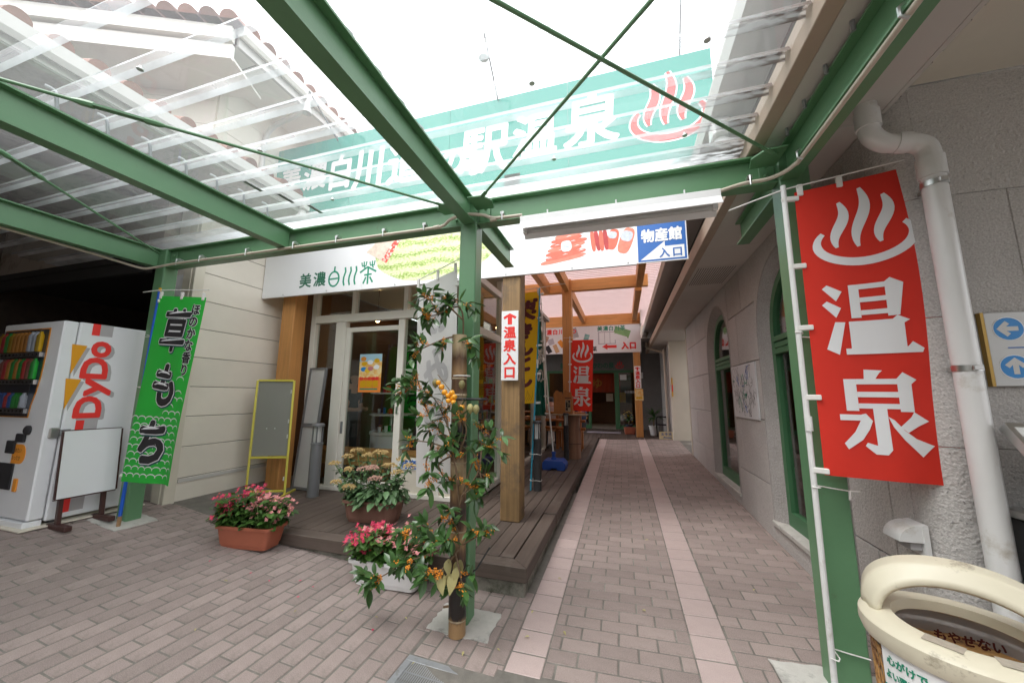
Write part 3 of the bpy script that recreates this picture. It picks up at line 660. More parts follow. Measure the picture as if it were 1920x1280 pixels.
# gusset plates and bracing rods with turnbuckles
ZR = 3.115
def gusset(x, y, dx, dy):
    p = [(0, 0), (dx * 1.0, 0), (dx * 1.15, dy * 0.55), (dx * 0.8, dy * 0.95), (0, dy)]
    return MB().prism(p, (x, y, ZR - 0.006), (1, 0, 0), (0, 1, 0), (0, 0, 0.010)).build('gusset_plate', GREEN, can)
gusset(-1.10, YF - 0.004, 0.15, -0.2); gusset(1.012, YF - 0.004, -0.15, -0.2); gusset(-1.25, YF - 0.004, -0.14, -0.17)
def rod(a, b, tb=None):
    a, b = V(a), V(b); d = (b - a).normalized(); mb = MB().tube([a, b], 0.0095, 8)
    o = mb.build('brace_rod', GREEN, can, smooth=True)
    side = d.cross(V((0, 0, 1)))
    MB().bar(a - d * 0.03, a + d * 0.07, 0.03, 0.009).build('clevis', GREEN, o)
    if tb:
        c = a.lerp(b, tb)
        q = MB()
        for s in (-1, 1): q.bar(c - d * 0.10 + side * s * 0.013, c + d * 0.10 + side * s * 0.013, 0.008, 0.012)
        q.build('turnbuckle', GREEN, o)
        q = MB().tube([c - d * 0.18, c - d * 0.15, c - d * 0.10], [0.011, 0.018, 0.019], 8).build('turnbuckle_end', GREEN, o, smooth=True)
        q = MB().tube([c + d * 0.10, c + d * 0.15, c + d * 0.18], [0.019, 0.018, 0.011], 8).build('turnbuckle_end', GREEN, o, smooth=True)
rod((-0.985, 2.42, ZR), (1.04, 0.43, ZR)); rod((0.935, 2.42, ZR - 0.024), (-1.1, 0.44, ZR - 0.024))
rod((-1.33, 2.46, ZR), (-3.02, 0.60, ZR), 0.74)
rod((-4.80, 2.50, ZR), (-3.18, 0.32, ZR), 0.60)
# clear ribbed roof: flat pans and raised ribs, both run left to right
RX0, RX1 = -7.4, 1.60
ZS = 3.325; pitch_r = 0.2255
ys = [2.628 - pitch_r * k for k in range(0, 22)]
B('roof_edge_strip', RIBS, can, RX0, RX1, ys[0] + 0.035, ys[0] + 0.16, ZS - 0.003, ZS)
for k in range(len(ys) - 1):
    y1, y0 = ys[k], ys[k + 1]
    sh = MB(); nx = 12
    for a in range(nx):
        xa, xb = RX0 + (RX1 - RX0) * a / nx, RX0 + (RX1 - RX0) * (a + 1) / nx
        sh.face([(xa, y0 + 0.034, ZS), (xb, y0 + 0.034, ZS), (xb, y1 - 0.034, ZS), (xa, y1 - 0.034, ZS)])
    sh.build('roof_pan', ROOFC, can, fix=False)
prof = [(-0.034, 0), (-0.020, 0.034), (0.020, 0.034), (0.034, 0)]
ribmesh = None
for k, y in enumerate(ys):
    if ribmesh is None:
        rb = MB(); nx = 12
        for a in range(nx):
            xa, xb = RX0 + (RX1 - RX0) * a / nx, RX0 + (RX1 - RX0) * (a + 1) / nx
            for j, ((p0, q0), (p1, q1)) in enumerate(zip(prof, prof[1:])): rb.m(0 if j == 1 else 1).face([(xa, p0, ZS + q0), (xb, p0, ZS + q0), (xb, p1, ZS + q1), (xa, p1, ZS + q1)])
        ribmesh = rb.mesh('roof_rib', [RIBC, RIBS], fix=False)
    link('roof_rib', ribmesh, can, Matrix.Translation((0, y, 0)))
# overlap bands where two sheets meet, and hook bolts holding the sheets to the beams
hook = MB().tube(smoothline([(0.006, 0.02, -0.17), (0.0, 0.012, -0.08), (0.0, 0.0, -0.01), (-0.004, -0.012, 0.014), (-0.012, -0.045, 0.018)], 4), 0.0095, 6).mesh('hook_bolt', GALV, smooth=True)
for x in (-3.10, -1.165, 1.08):
    for k, y in enumerate(ys):
        if -0.5 < y < 2.5: link('hook_bolt', hook, can, Matrix.Translation((x - 0.062, y, ZS + 0.036)))
nut = MB().lathe([(0.016, 0), (0.016, 0.006), (0.008, 0.010), (0.006, 0.022)], (0, 0, 0), 10).mesh('sheet_nut', STEEL, smooth=True)
for x in (-3.5, -2.4, -0.42, 0.45):
    for k, y in enumerate(ys):
        if k % 3 == 1 and 0.2 < y < 2.5: link('sheet_nut', nut, can, Matrix.Translation((x, y, ZS - 0.022)))
lap = MB()
for a in ((-3.42, -3.38), (-2.62, -2.60)): pass
for k in range(1, 4): B('lap_strip', GALV, can, -2.62 - 0.10 * k, -2.585 - 0.10 * k, ys[k] + 0.036, ys[k - 1] - 0.036, ZS - 0.008, ZS - 0.004)

# conduit clipped along the beams
con = thing('cable_conduit', 'beige cable conduit clipped under the green front beam', 'conduit', (-1.2, 2.53, 2.99))
pts = [(-5.02, -1.5, 2.985), (-5.02, 0.8, 2.985), (-5.02, 1.5, 2.988), (-5.02, 2.0, 2.98), (-5.015, 2.3, 2.965), (-4.99, 2.48, 2.955), (-4.85, 2.52, 2.965), (-4.5, 2.535, 2.985), (-3.6, 2.545, 2.985), (-2.6, 2.545, 2.985), (-1.55, 2.545, 2.98),
       (-1.38, 2.54, 2.985), (-1.30, 2.52, 3.02), (-1.17, 2.50, 3.035), (-1.02, 2.52, 3.02), (-0.92, 2.54, 2.99), (-0.7, 2.545, 2.985)]
MB().tube(smoothline(pts), 0.0125, 10).build('pipe', BEIGE, con, smooth=True)
pts = [(0.66, 2.545, 2.955), (0.80, 2.545, 2.985), (0.93, 2.53, 2.985), (1.00, 2.48, 2.985), (1.035, 2.40, 2.985), (1.045, 2.25, 2.985), (1.045, 1.0, 2.985), (1.045, -2, 2.985)]
MB().tube(smoothline(pts), 0.0125, 10).build('pipe', BEIGE, con, smooth=True)
for x in (-1.46, -0.96): MB().tube([(x, 2.545, 2.981), (x + 0.05, 2.545, 2.984)], 0.0165, 10).build('coupling', BEIGE, con, smooth=True)
for x in (-4.55, -4.2, -3.55, -2.95, -2.45, -1.95, -1.55, -0.86, 0.84):
    q = MB().tube([(x, 2.53, 2.965), (x, 2.53, 3.03), (x, 2.56, 3.045), (x, 2.60, 3.035)], 0.006, 6)
    q.box(x - 0.014, x + 0.014, 2.532, 2.575, 3.014, 3.034); q.build('beam_clip', STEEL, con)
for y in (2.33, 1.5, 0.8):
    MB().tube([(1.045, y, 2.97), (1.02, y, 2.985), (1.02, y, 3.02), (1.04, y, 3.035)], 0.007, 6).build('beam_clip', STEEL, con, smooth=True)
# fluorescent fitting under the beam
lamp = thing('batten_light', 'white fluorescent batten light hung under the green beam', 'light fitting', (0, 2.5, 2.9))
x0, x1 = -0.70, 0.655
MB().prism([(-0.06, 0), (0.06, 0), (0.06, -0.05), (0.10, -0.115), (0.098, -0.122), (0.045, -0.06), (-0.045, -0.06), (-0.098, -0.122), (-0.10, -0.115), (-0.06, -0.05)], (x0, 2.545, 2.945), (0, 1, 0), (0, 0, 1), (x1 - x0, 0, 0)).build('housing', WHITE, lamp, bevel=0.003)
for x in (x0 + 0.012, x1 - 0.042): MB().box(x, x + 0.03, 2.525, 2.565, 2.825, 2.883).build('lamp_holder', WHITE, lamp, bevel=0.004)
MB().tube([(x0 + 0.042, 2.545, 2.845), (x1 - 0.042, 2.545, 2.845)], 0.016, 12).build('tube', DIFF, lamp, smooth=True)
for x in (-0.5, 0.0, 0.45): MB().cyl((x, 2.545, 2.945), (x, 2.545, 3.0), 0.006).build('hanger', STEEL, lamp)

# ================================================================== LEFT HOUSE (cream siding)
h = thing('siding_house', 'cream siding house with tiled eaves left of the shop', 'house', (-5.1, 3.0, 0.2))
XW = -5.1
zj = [0.24, 0.60, 0.965, 1.325, 1.685, 2.05, 2.41, 2.775, 3.14, 3.50, 3.86, 4.22]
for a, b in zip(zj, zj[1:]): B('siding_board', SIDING, h, XW - 0.05, XW, 3.16, 4.6, a + 0.007, b, bevel=0.004)
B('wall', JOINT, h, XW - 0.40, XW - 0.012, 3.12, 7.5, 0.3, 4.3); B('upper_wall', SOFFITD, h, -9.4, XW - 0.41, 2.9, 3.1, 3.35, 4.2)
B('corner_board', CREAM, h, XW - 0.02, XW + 0.035, 3.03, 3.145, 0.28, 4.2, bevel=0.004)
B('corner_board', CREAM, h, XW - 0.16, XW - 0.024, 3.022, 3.06, 0.28, 4.2, bevel=0.004)
B('side_panel', CREAMF, h, XW - 0.42, XW - 0.17, 3.06, 3.10, 0.30, 4.2)
B('drip_strip', GUTW, h, XW + 0.001, XW + 0.012, 3.17, 4.5, 0.555, 0.597)
B('skirting', DECKY, h, XW + 0.001, XW + 0.02, 3.17, 4.5, 0.24, 0.30)
# dark recess (arcade) behind the vending machine, brick back wall
ar = thing('brick_arcade', 'dark brick-lined recess behind the vending machine', 'building', (-8, 5.5, 0.4))
zs = 0.45
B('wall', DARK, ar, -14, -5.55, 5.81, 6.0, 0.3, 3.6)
rowh = 0.105; cellsb = []
k = 0; z = 0.46
bm_ = MB().box(0, 0.31, 0, 0.03, 0, rowh - 0.012).mesh('wall_brick', DBRICK, bevel=0.004)
bl = []
while z < 3.2:
    x = -9.2 + (0.16 if k % 2 else 0)
    while x < -5.75: bl.append((x, z)); x += 0.322
    z += rowh; k += 1
bl.sort(key=lambda q: math.hypot(q[0] + 5.8, (q[1] - 2.6) * 1.3))
rest = MB()
for i, (x, z) in enumerate(bl):
    if i < 150: link('brick', bm_, ar, Matrix.Translation((x, 5.78, z)))
    else: rest.box(x, x + 0.31, 5.78, 5.81, z, z + rowh - 0.012)
o = rest.build('brick_field', DBRICK, ar); o['kind'] = 'stuff'
B('side_wall', DBRICK, ar, -9.4, -9.25, 2.9, 5.8, 0.3, 3.3); B('ceiling', DARK, ar, -14, -5.3, 2.75, 5.9, 3.22, 3.3); B('front_beam', DARK, ar, -9.24, -5.55, 2.78, 2.86, 3.08, 3.3); B('unseen_lane_wall', DBRICK, ar, -9.5, -9.3, -7.0, 2.9, 0.2, 4.2)  # near-black ceiling carries recess shade; wall along the lane added unseen to darken the left
# round-headed dark niche
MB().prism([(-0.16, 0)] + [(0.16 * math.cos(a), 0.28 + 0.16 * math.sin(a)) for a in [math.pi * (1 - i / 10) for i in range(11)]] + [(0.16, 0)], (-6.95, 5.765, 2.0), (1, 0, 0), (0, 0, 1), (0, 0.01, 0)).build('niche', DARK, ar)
# low grey wall end and paper strip by the corner
B('wall_end', DBRICK, ar, -5.70, -5.54, 3.25, 5.76, 0.30, 3.2); B('downpipe', GUTW, ar, -5.47, -5.43, 3.13, 3.17, 0.3, 1.2)
bn = thing('paper_banner', 'narrow white banner with a green brush drawing behind the green post', 'banner', (-5.55, 3.05, 2.4))
MB().box(-5.52, -5.28, 3.046, 3.052, 2.1, 3.1).build('sheet', ALU, bn)
Fp = plane((-5.52, 3.044, 2.1), (1, 0, 0), (0, 0, 1), (0, -1, 0)); q = MB()
strip(q, Fp, [(0.05, 0.05), (0.08, 0.2), (0.06, 0.36)], [0.02] * 3, 0.001); strip(q, Fp, [(0.12, 0.05), (0.16, 0.22), (0.2, 0.3), (0.16, 0.1), (0.22, 0.05)], [0.02] * 5, 0.001)
q.build('lettering', GRNP, bn, fix=False)
# lower eave: soffit panels, gutter, tile ends
XG = -4.20; ZG = 4.2
for k in range(-10, 7):
    y0 = k * 0.61
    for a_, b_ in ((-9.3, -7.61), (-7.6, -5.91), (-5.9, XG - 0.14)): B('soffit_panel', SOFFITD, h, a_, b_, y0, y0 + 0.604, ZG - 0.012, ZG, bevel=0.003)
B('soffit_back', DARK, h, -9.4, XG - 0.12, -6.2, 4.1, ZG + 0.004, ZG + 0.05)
B('fascia', GUTW, h, XG - 0.135, XG - 0.10, -2.2, 3.80, ZG - 0.03, ZG + 0.16)
gp = [(-0.10, 0.12), (-0.085, 0.0), (-0.03, -0.02), (0.0, 0.02), (0.005, 0.12), (-0.005, 0.12), (-0.015, 0.03), (-0.04, 0.0), (-0.075, 0.015), (-0.09, 0.12)]
MB().prism(gp, (XG, -2.2, ZG + 0.02), (1, 0, 0), (0, 0, 1), (0, 5.98, 0)).build('gutter', GUTW, h)
MB().box(XG - 0.13, XG + 0.02, 3.70, 3.80, ZG - 0.02, ZG + 0.15).lathe([(0.07, 0.0), (0.075, 0.02), (0.05, 0.06), (0.05, 0.1)], (XG - 0.05, 3.74, ZG - 0.14), 12).build('rain_head', GUTW, h, bevel=0.006)
tile = MB()
for i in range(9):
    pass
def tile_mesh(r=0.085, L=0.40):
    q = MB(); n = 8
    a = [V((0, r * math.cos(math.pi * k / n), r * math.sin(math.pi * k / n))) for k in range(n + 1)]
    b = [p + V((-L, 0, 0)) for p in a]; q.add(a + b, [(k, k + 1, n + 2 + k, n + 1 + k) for k in range(n)])
    q.add(a, [tuple(range(n + 1))]); return q.mesh('roof_tile', ROOFT, smooth=True)
tm = tile_mesh(0.075); sl = Matrix.Rotation(rad(18), 4, 'Y')
for k in range(26):
    for j in range(3): link('roof_tile', tm, h, Matrix.Translation((XG - 0.02 - j * 0.36, -2.0 + k * 0.225, ZG + 0.155 + j * 0.117)) @ sl)
MB().prism([(0, 0), (-1.1, 0.357), (-1.1, 0.30), (0, -0.05)], (XG - 0.04, -2.2, ZG + 0.17), (1, 0, 0), (0, 0, 1), (0, 5.95, 0)).build('roof_slope', ROOFT, h)
# upper storey: angled wall, then along the lane, white boxed eaves and tiles
Bc = V((-5.1, 3.02, 0)); dW = V((-math.sin(rad(66)), -math.cos(rad(66)), 0)); nW = V((-dW.y, dW.x, 0))
zu = [4.45, 4.80, 5.15, 5.50, 5.85, 6.2]
Cc = Bc + dW * 3.6
for a, b in zip(zu, zu[1:]):
    MB().obox(Bc - nW * 0.03 + V((0, 0, a + 0.006)), dW * 3.6, nW * 0.03, (0, 0, b - a - 0.006)).build('siding_board', SIDING, h)
    B('siding_board', SIDING, h, XW - 0.03, XW, 3.1, 9.0, a + 0.006, b)
MB().obox(Bc - nW * 0.6 + V((0, 0, 4.4)), dW * 3.6, nW * 0.565, (0, 0, 2.0)).build('upper_wall', JOINT, h)
B('upper_wall', JOINT, h, XW - 1.5, XW - 0.034, 3.2, 9.0, 4.3, 6.4)
MB().obox(Bc + V((-0.05, 0.02, 4.3)), (0.07, 0, 0), (0, 0.10, 0), (0, 0, 1.9)).build('corner_board', CREAM, h)
# eaves of the angled side
e0 = V((-4.36, 2.66, 0))
MB().obox(e0 + V((0, 0, 5.58)), dW * 4.4, nW * -0.05, (0, 0, 0.19)).build('eave_board', EAVEW, h); MB().obox(e0 + nW * 0.05 + V((0, 0, 5.80)), dW * 4.4, nW * -0.08, (0, 0, 0.17)).build('eave_board', EAVEW, h)
MB().obox(e0 - nW * 0.052 + V((0, 0, 5.60)), dW * 4.4, nW * -0.60, (0, 0, 0.03)).build('soffit', EAVEW, h)
tm2 = tile_mesh(0.10, 0.45)
ang = math.atan2(nW.y, nW.x)
for k in range(20):
    for j in range(2):
        p = e0 + nW * (0.12 - j * 0.40) + dW * (0.0 + k * 0.225) + V((0, 0, 6.0 + j * 0.13))
        link('roof_tile', tm2, h, Matrix.Translation(p) @ Matrix.Rotation(ang, 4, 'Z') @ sl)
# eaves along the lane
XE = -4.35
B('eave_board', GUTW, h, XE - 0.04, XE, 2.72, 9.0, 5.80, 6.0); B('soffit', EAVEW, h, XW - 0.2, XE - 0.04, 2.75, 9.0, 5.84, 5.87)
MB().prism(gp, (XE + 0.09, 2.70, 5.92), (1, 0, 0), (0, 0, 1), (0, 6.3, 0)).build('gutter', EAVEW, h)
for k in range(9):
    y = 3.0 + k * 0.61; B('soffit_joint', JOINT, h, XW - 0.1, XE - 0.05, y, y + 0.008, 5.837, 5.8395)
for k in range(27):
    for j in range(2): link('roof_tile', tm2, h, Matrix.Translation((XE + 0.03 - j * 0.36, 2.85 + k * 0.225, 6.08 + j * 0.12)) @ sl)
MB().tube(smoothline([(XE + 0.05, 3.7, 5.97), (XE + 0.05, 3.7, 5.85), (XE - 0.15, 3.7, 5.7), (XW + 0.06, 3.7, 5.5), (XW + 0.06, 3.7, 4.6)]), 0.035, 10).build('downpipe', GUTW, h, smooth=True)

# ================================================================== SHOP (glass front behind the deck)
sh = thing('shop_building', 'glass-fronted shop with cream window frames behind the deck', 'shop', (-3.2, 4.45, 0.27))
Y0 = 4.42; XR = -1.87; XL = -4.62; F = CREAMF; zd = dz(4.4)
def frame(x0, x1, z0, z1, d0=0.0, d1=0.09, name='frame'): return B(name, F, sh, x0, x1, Y0 + d0, Y0 + d1, z0, z1, bevel=0.004)
frame(XL, XL + 0.09, zd, 3.25); frame(XL + 0.09, XR - 0.08, zd, zd + 0.055); frame(XL + 0.09, XR - 0.08, 2.69, 2.81, name='transom'); frame(XL + 0.09, XR - 0.08, 3.16, 3.26)
frame(-4.14, -3.96, zd + 0.055, 2.69, 0.004, 0.094); frame(-3.06, -2.96, zd + 0.055, 2.69, 0.03, 0.12); frame(-2.42, -2.32, zd + 0.055, 2.69, 0.004, 0.094)
for x in (-3.88, -2.98): frame(x, x + 0.07, 2.81, 3.16, 0.006, 0.09, 'mullion')
frame(XR - 0.08, XR, zd, 3.25)
# sliding door leaf
dr = frame(-3.955, -3.875, zd + 0.06, 2.60, 0.02, 0.07, 'door'); 
for a in ((-3.875, -3.06, zd + 0.06, zd + 0.16), (-3.875, -3.06, 2.53, 2.60)): MB().box(a[0], a[1], Y0 + 0.02, Y0 + 0.07, a[2], a[3]).build('rail', F, dr, bevel=0.003)
MB().box(-3.935, -3.90, Y0 + 0.012, Y0 + 0.021, 1.05, 1.22).build('handle', BOLLG, dr); MB().box(-3.87, -3.065, Y0 + 0.04, Y0 + 0.046, zd + 0.165, 2.525).build('pane', GLASS, dr)
MB().box(-3.03, -3.0, Y0 + 0.018, Y0 + 0.031, 1.35, 1.45).build('lock', STEEL, dr)
for a in ((-4.52, -4.145, zd + 0.06, 2.685), (-2.955, -2.425, zd + 0.5, 2.685), (-2.315, -1.955, zd + 0.5, 2.685), (-4.52, -3.885, 2.815, 3.155), (-3.805, -2.985, 2.815, 3.155), (-2.905, -1.955, 2.815, 3.155)):
    B('pane', GLASS, sh, a[0], a[1], Y0 + 0.05, Y0 + 0.056, a[2], a[3])
B('lower_panel', CREAM, sh, -2.955, -1.955, Y0 + 0.03, Y0 + 0.08, zd + 0.06, zd + 0.5)
# side windows along the path
for a, b in ((4.42, 4.51), (5.55, 5.64), (6.75, 6.84), (7.9, 7.99), (9.0, 9.1)):
    B('frame', F, sh, XR - 0.09, XR + 0.002, a if a > 4.43 else 4.512, b if a > 4.43 else 4.56, dz(a), 3.5, bevel=0.004)
for z0, z1 in ((0.27, 0.36), (2.45, 2.56), (3.2, 3.3)): B('frame', F, sh, XR - 0.085, XR - 0.004, 4.56, 9.0, z0, z1, bevel=0.004)
for a, b in ((4.56, 5.55), (5.64, 6.75), (6.84, 7.9), (7.99, 9.0)):
    B('pane', GLASS, sh, XR - 0.05, XR - 0.044, a, b, 0.37, 2.44); B('pane', GLASS, sh, XR - 0.05, XR - 0.044, a, b, 2.57, 3.19)
B('roof', SOFFIT, sh, -5.05, XR + 0.1, 4.6, 9.2, 3.52, 3.6); B('parapet', CREAM, sh, -5.05, XR + 0.003, 4.4, 4.6, 3.27, 3.95)
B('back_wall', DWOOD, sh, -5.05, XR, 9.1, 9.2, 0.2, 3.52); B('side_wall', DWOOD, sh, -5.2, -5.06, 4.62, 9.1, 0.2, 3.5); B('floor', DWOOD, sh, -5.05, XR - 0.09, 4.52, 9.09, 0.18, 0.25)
# shop interior
bt = thing('display_bench', 'long wooden display bench just inside the shop window', 'bench', (-3.2, 4.9, 0.25))
B('bench_top', OWOODX, bt, -4.9, -2.1, 4.75, 5.15, 0.70, 0.76, bevel=0.005); B('front_board', OWOODX, bt, -4.88, -2.12, 4.78, 4.80, 0.55, 0.70)
for x in (-4.8, -3.5, -2.25): B('leg', OWOODZ, bt, x, x + 0.09, 4.8, 5.1, 0.25, 0.70)
ct = thing('display_counter', 'round white display counter with goods inside the shop', 'counter', (-3.95, 5.8, 0.25))
MB().lathe([(0.34, 0), (0.34, 0.66), (0.36, 0.68), (0.36, 0.72)], (-4.0, 5.75, 0.25), 28).build('drum', WHITE, ct, smooth=True)
for z in (1.25, 1.62): MB().lathe([(0.38, 0), (0.38, 0.025)], (-4.0, 5.75, z), 24).build('shelf', WHITE, ct)
MB().cyl((-4.0, 5.75, 0.97), (-4.0, 5.75, 1.62), 0.03).build('column', STEEL, ct)
gc = [REDP, YELC, GRNC, WHITE, BLUEP, TERRA, ORF, LEAF]
def goods(parent, n, x0, x1, y0, y1, z, s=0.06):
    for k in range(n):
        x, y = R.uniform(x0, x1), R.uniform(y0, y1); a, b = R.uniform(0.5, 1) * s, R.uniform(0.8, 2.0) * s
        t_ = MB().box(x - a / 2, x + a / 2, y - a / 2, y + a / 2, z, z + b).build('goods_packet', R.choice(gc), parent, bevel=0.004)
goods(ct, 14, -4.25, -3.75, 5.5, 5.95, 0.97); goods(ct, 10, -4.25, -3.75, 5.5, 5.95, 1.275); goods(ct, 8, -4.2, -3.8, 5.5, 5.95, 1.645)
rk = thing('shop_shelf', 'tall wooden shelf rack stocked with colourful packets inside the shop', 'shelf', (-2.8, 6.6, 0.25))
for z in (0.6, 1.0, 1.4, 1.8): B('shelf', DWOOD, rk, -3.3, -2.0, 6.5, 6.9, z, z + 0.03); goods(rk, 16, -3.25, -2.05, 6.52, 6.85, z + 0.031, 0.09)
for x in (-3.33, -2.0): B('side_panel', DWOOD, rk, x, x + 0.03, 6.5, 6.9, 0.25, 2.1)
rk2 = thing('shop_shelf', 'dark back-wall shelf with green packets deep in the shop', 'shelf', (-4.3, 8.4, 0.25))
for z in (0.6, 1.0, 1.4, 1.8, 2.2): B('shelf', DWOOD, rk2, -5.0, -3.0, 8.5, 8.9, z, z + 0.03); goods(rk2, 20, -4.95, -3.05, 8.52, 8.85, z + 0.031, 0.1)
fi = thing('banner_flag', 'green banner with brush letters hanging inside the shop', 'banner', (-4.4, 7.2, 1.2))
MB().box(-4.75, -4.15, 7.2, 7.205, 1.1, 2.75).build('cloth', GRNC, fi)
q = MB(); put_text(q, plane((-4.75, 7.2, 1.1), (1, 0, 0), (0, 0, 1), (0, -1, 0)), column('草もち', 0.05, 1.55, 0.42, 0.42, 0.05) + column('ほのかな香り', 0.46, 1.6, 0.12, 0.12), bold=0.012); q.build('lettering', BLACKP, fi, fix=False)
lamps = sorted([(-4.0, 5.2, 2.9), (-3.3, 6.2, 3.0), (-2.7, 5.0, 2.95), (-4.6, 6.8, 3.0), (-2.4, 6.9, 3.0)], key=lambda p: proj(p)[0])
for p, w_ in zip(lamps, ('leftmost', 'second from the left', 'third from the left', 'fourth from the left', 'rightmost')):
    pl = thing('pendant_lamp', 'small warm pendant lamp inside the shop, %s of the five' % w_, 'lamp', p, 'pendant lamps in the shop')
    MB().lathe([(0.001, 0.02), (0.035, 0), (0.045, -0.03), (0.02, -0.06), (0.001, -0.065)], p, 10, caps=False).build('bulb', BULB, pl, smooth=True)
    MB().cyl((p[0], p[1], p[2] + 0.018), (p[0], p[1], 3.5), 0.004, n=6).build('cord', BLKWIRE, pl)

# ================================================================== RIGHT BUILDING (grey stucco, arched windows)
st = thing('stucco_building', 'grey stucco building with arched green windows along the path', 'building', (1.48, 5, 0.1))
XS = 1.48; RZ = [0.0, 0.68, 1.36, 2.03, 2.70, 3.24]; WIN = [(3.26, 4.68), (5.86, 7.28)]; SILL = 0.33; SPR = 2.33
B('wall_core', JOINT, st, XS + 0.02, XS + 0.10, 2.75, WIN[0][0] - 0.02, -0.2, 3.24); B('wall_core', JOINT, st, XS + 0.02, XS + 0.10, 4.70, 5.84, -0.2, 3.24); B('wall_core', JOINT, st, XS + 0.02, XS + 0.10, 7.30, 9.42, -0.2, 3.24)
def panels(y0, y1, splits):
    for r, (a, b) in enumerate(zip(RZ, RZ[1:])):
        ys_ = [y0] + [s for s in splits[r % len(splits)] if y0 < s < y1] + [y1]
        for p, q_ in zip(ys_, ys_[1:]): B('wall_panel', STUCCO, st, XS, XS + 0.03, p + 0.004, q_ - 0.004, (a if r else -0.2) + 0.005, b - 0.005, bevel=0.004)
panels(4.72, 5.82, [[5.25], [5.6], [5.0], [5.45], [5.2]]); panels(7.32, 9.40, [[8.0], [8.6], [7.8], [8.7], [8.2]]); panels(2.62, WIN[0][0] - 0.04, [[2.98], [2.8], [3.05]])
for (a, b) in WIN:
    yc, rr = (a + b) / 2, (b - a) / 2
    arc = [(yc - rr * math.cos(math.pi * k / 16), SPR + rr * math.sin(math.pi * k / 16)) for k in range(17)]
    # wall above the arch, two halves
    left = [(a - 0.036, SPR)] + arc[:8] + [(yc - 0.004, SPR + rr - 0.0001), (yc - 0.004, 3.235), (a - 0.036, 3.235)]
    right = [(yc + 0.004, 3.235), (yc + 0.004, SPR + rr - 0.0001)] + arc[9:] + [(b + 0.036, SPR), (b + 0.036, 3.235)]
    for poly in (left, right): MB().prism(poly, (XS, 0, 0), (0, 1, 0), (0, 0, 1), (0.03, 0, 0)).build('wall_panel', STUCCO, st)
    # rough dark surround: bevelled reveal
    ring_o = [(a - 0.038, SILL)] + [(yc - (rr + 0.0) * math.cos(math.pi * k / 16), SPR + rr * math.sin(math.pi * k / 16)) for k in range(17)] + [(b + 0.038, SILL)]
    ring_o = [(a, SILL)] + arc + [(b, SILL)]; ring_i = [(a + 0.11, SILL)] + [(yc - (rr - 0.11) * math.cos(math.pi * k / 16), SPR + (rr - 0.11) * math.sin(math.pi * k / 16)) for k in range(17)] + [(b - 0.11, SILL)]
    n = len(ring_o); q = MB()
    q.add([(XS - 0.004, y, z) for y, z in ring_o] + [(XS + 0.10, y, z) for y, z in ring_i], [(i, i + 1, n + i + 1, n + i) for i in range(n - 1)])
    q.add([(XS - 0.004, y, z) for y, z in ring_o] + [(XS + 0.0005, y + (0.04 if y > yc else -0.04) * (1 if z < SPR + 0.01 else abs(y - yc) / rr), z + (0.04 * (z - SPR) / rr if z > SPR else 0)) for y, z in ring_o], [(i, n + i, n + i + 1, i + 1) for i in range(n - 1)])
    q.build('window_reveal', STUCCOD, st)
    for y in (a - 0.037, b + 0.002): B('wall_panel', STUCCO, st, XS + 0.0008, XS + 0.03, y, y + 0.035, -0.2, SPR)
    B('sill', CONC, st, XS - 0.02, XS + 0.20, a - 0.03, b + 0.03, SILL - 0.05, SILL, bevel=0.006); B('wall_panel', STUCCO, st, XS, XS + 0.06, a - 0.0, b + 0.0, -0.2, SILL - 0.052)
    win = thing  # green window: frame, transom, panes
    fo = [(a + 0.108, SILL + 0.001)] + [(yc - (rr - 0.108) * math.cos(math.pi * k / 16), SPR + (rr - 0.108) * math.sin(math.pi * k / 16)) for k in range(17)] + [(b - 0.108, SILL + 0.001)]
    fi_ = [(a + 0.19, SILL + 0.14)] + [(yc - (rr - 0.19) * math.cos(math.pi * k / 16), SPR + (rr - 0.19) * math.sin(math.pi * k / 16)) for k in range(17)] + [(b - 0.19, SILL + 0.14)]
    q = MB(); n = len(fo)
    for xx0, xx1 in ((XS + 0.085, XS + 0.15),):
        vo0 = [(xx0, y, z) for y, z in fo]; vi0 = [(xx0, y, z) for y, z in fi_]; vo1 = [(xx1, y, z) for y, z in fo]; vi1 = [(xx1, y, z) for y, z in fi_]
        q.add(vo0 + vi0 + vo1 + vi1, [(i, (i + 1) % n, n + (i + 1) % n, n + i) for i in range(n)] + [(2 * n + i, 3 * n + i, 3 * n + (i + 1) % n, 2 * n + (i + 1) % n) for i in range(n)] +
              [(n + i, n + (i + 1) % n, 3 * n + (i + 1) % n, 3 * n + i) for i in range(n)])
    wf = q.build('window', GFRAME, st)
    for z0 in (2.06, 2.125, 2.19): MB().box(XS + 0.075 + (0.012 if z0 == 2.125 else 0), XS + 0.15, a + 0.17, b - 0.17, z0, z0 + 0.055).build('transom', GFRAME, wf, bevel=0.004)
    MB().box(XS + 0.118, XS + 0.124, a + 0.185, b - 0.185, SILL + 0.135, 2.06).build('pane', GLASS, wf)
    arcp = [(yc - (rr - 0.185) * math.cos(math.pi * k / 16), SPR + (rr - 0.185) * math.sin(math.pi * k / 16)) for k in range(17)]
    MB().prism([(a + 0.185, 2.245)] + arcp + [(b - 0.185, 2.245)], (XS + 0.118, 0, 0), (0, 1, 0), (0, 0, 1), (0.006, 0, 0)).build('pane', GLASS, wf)
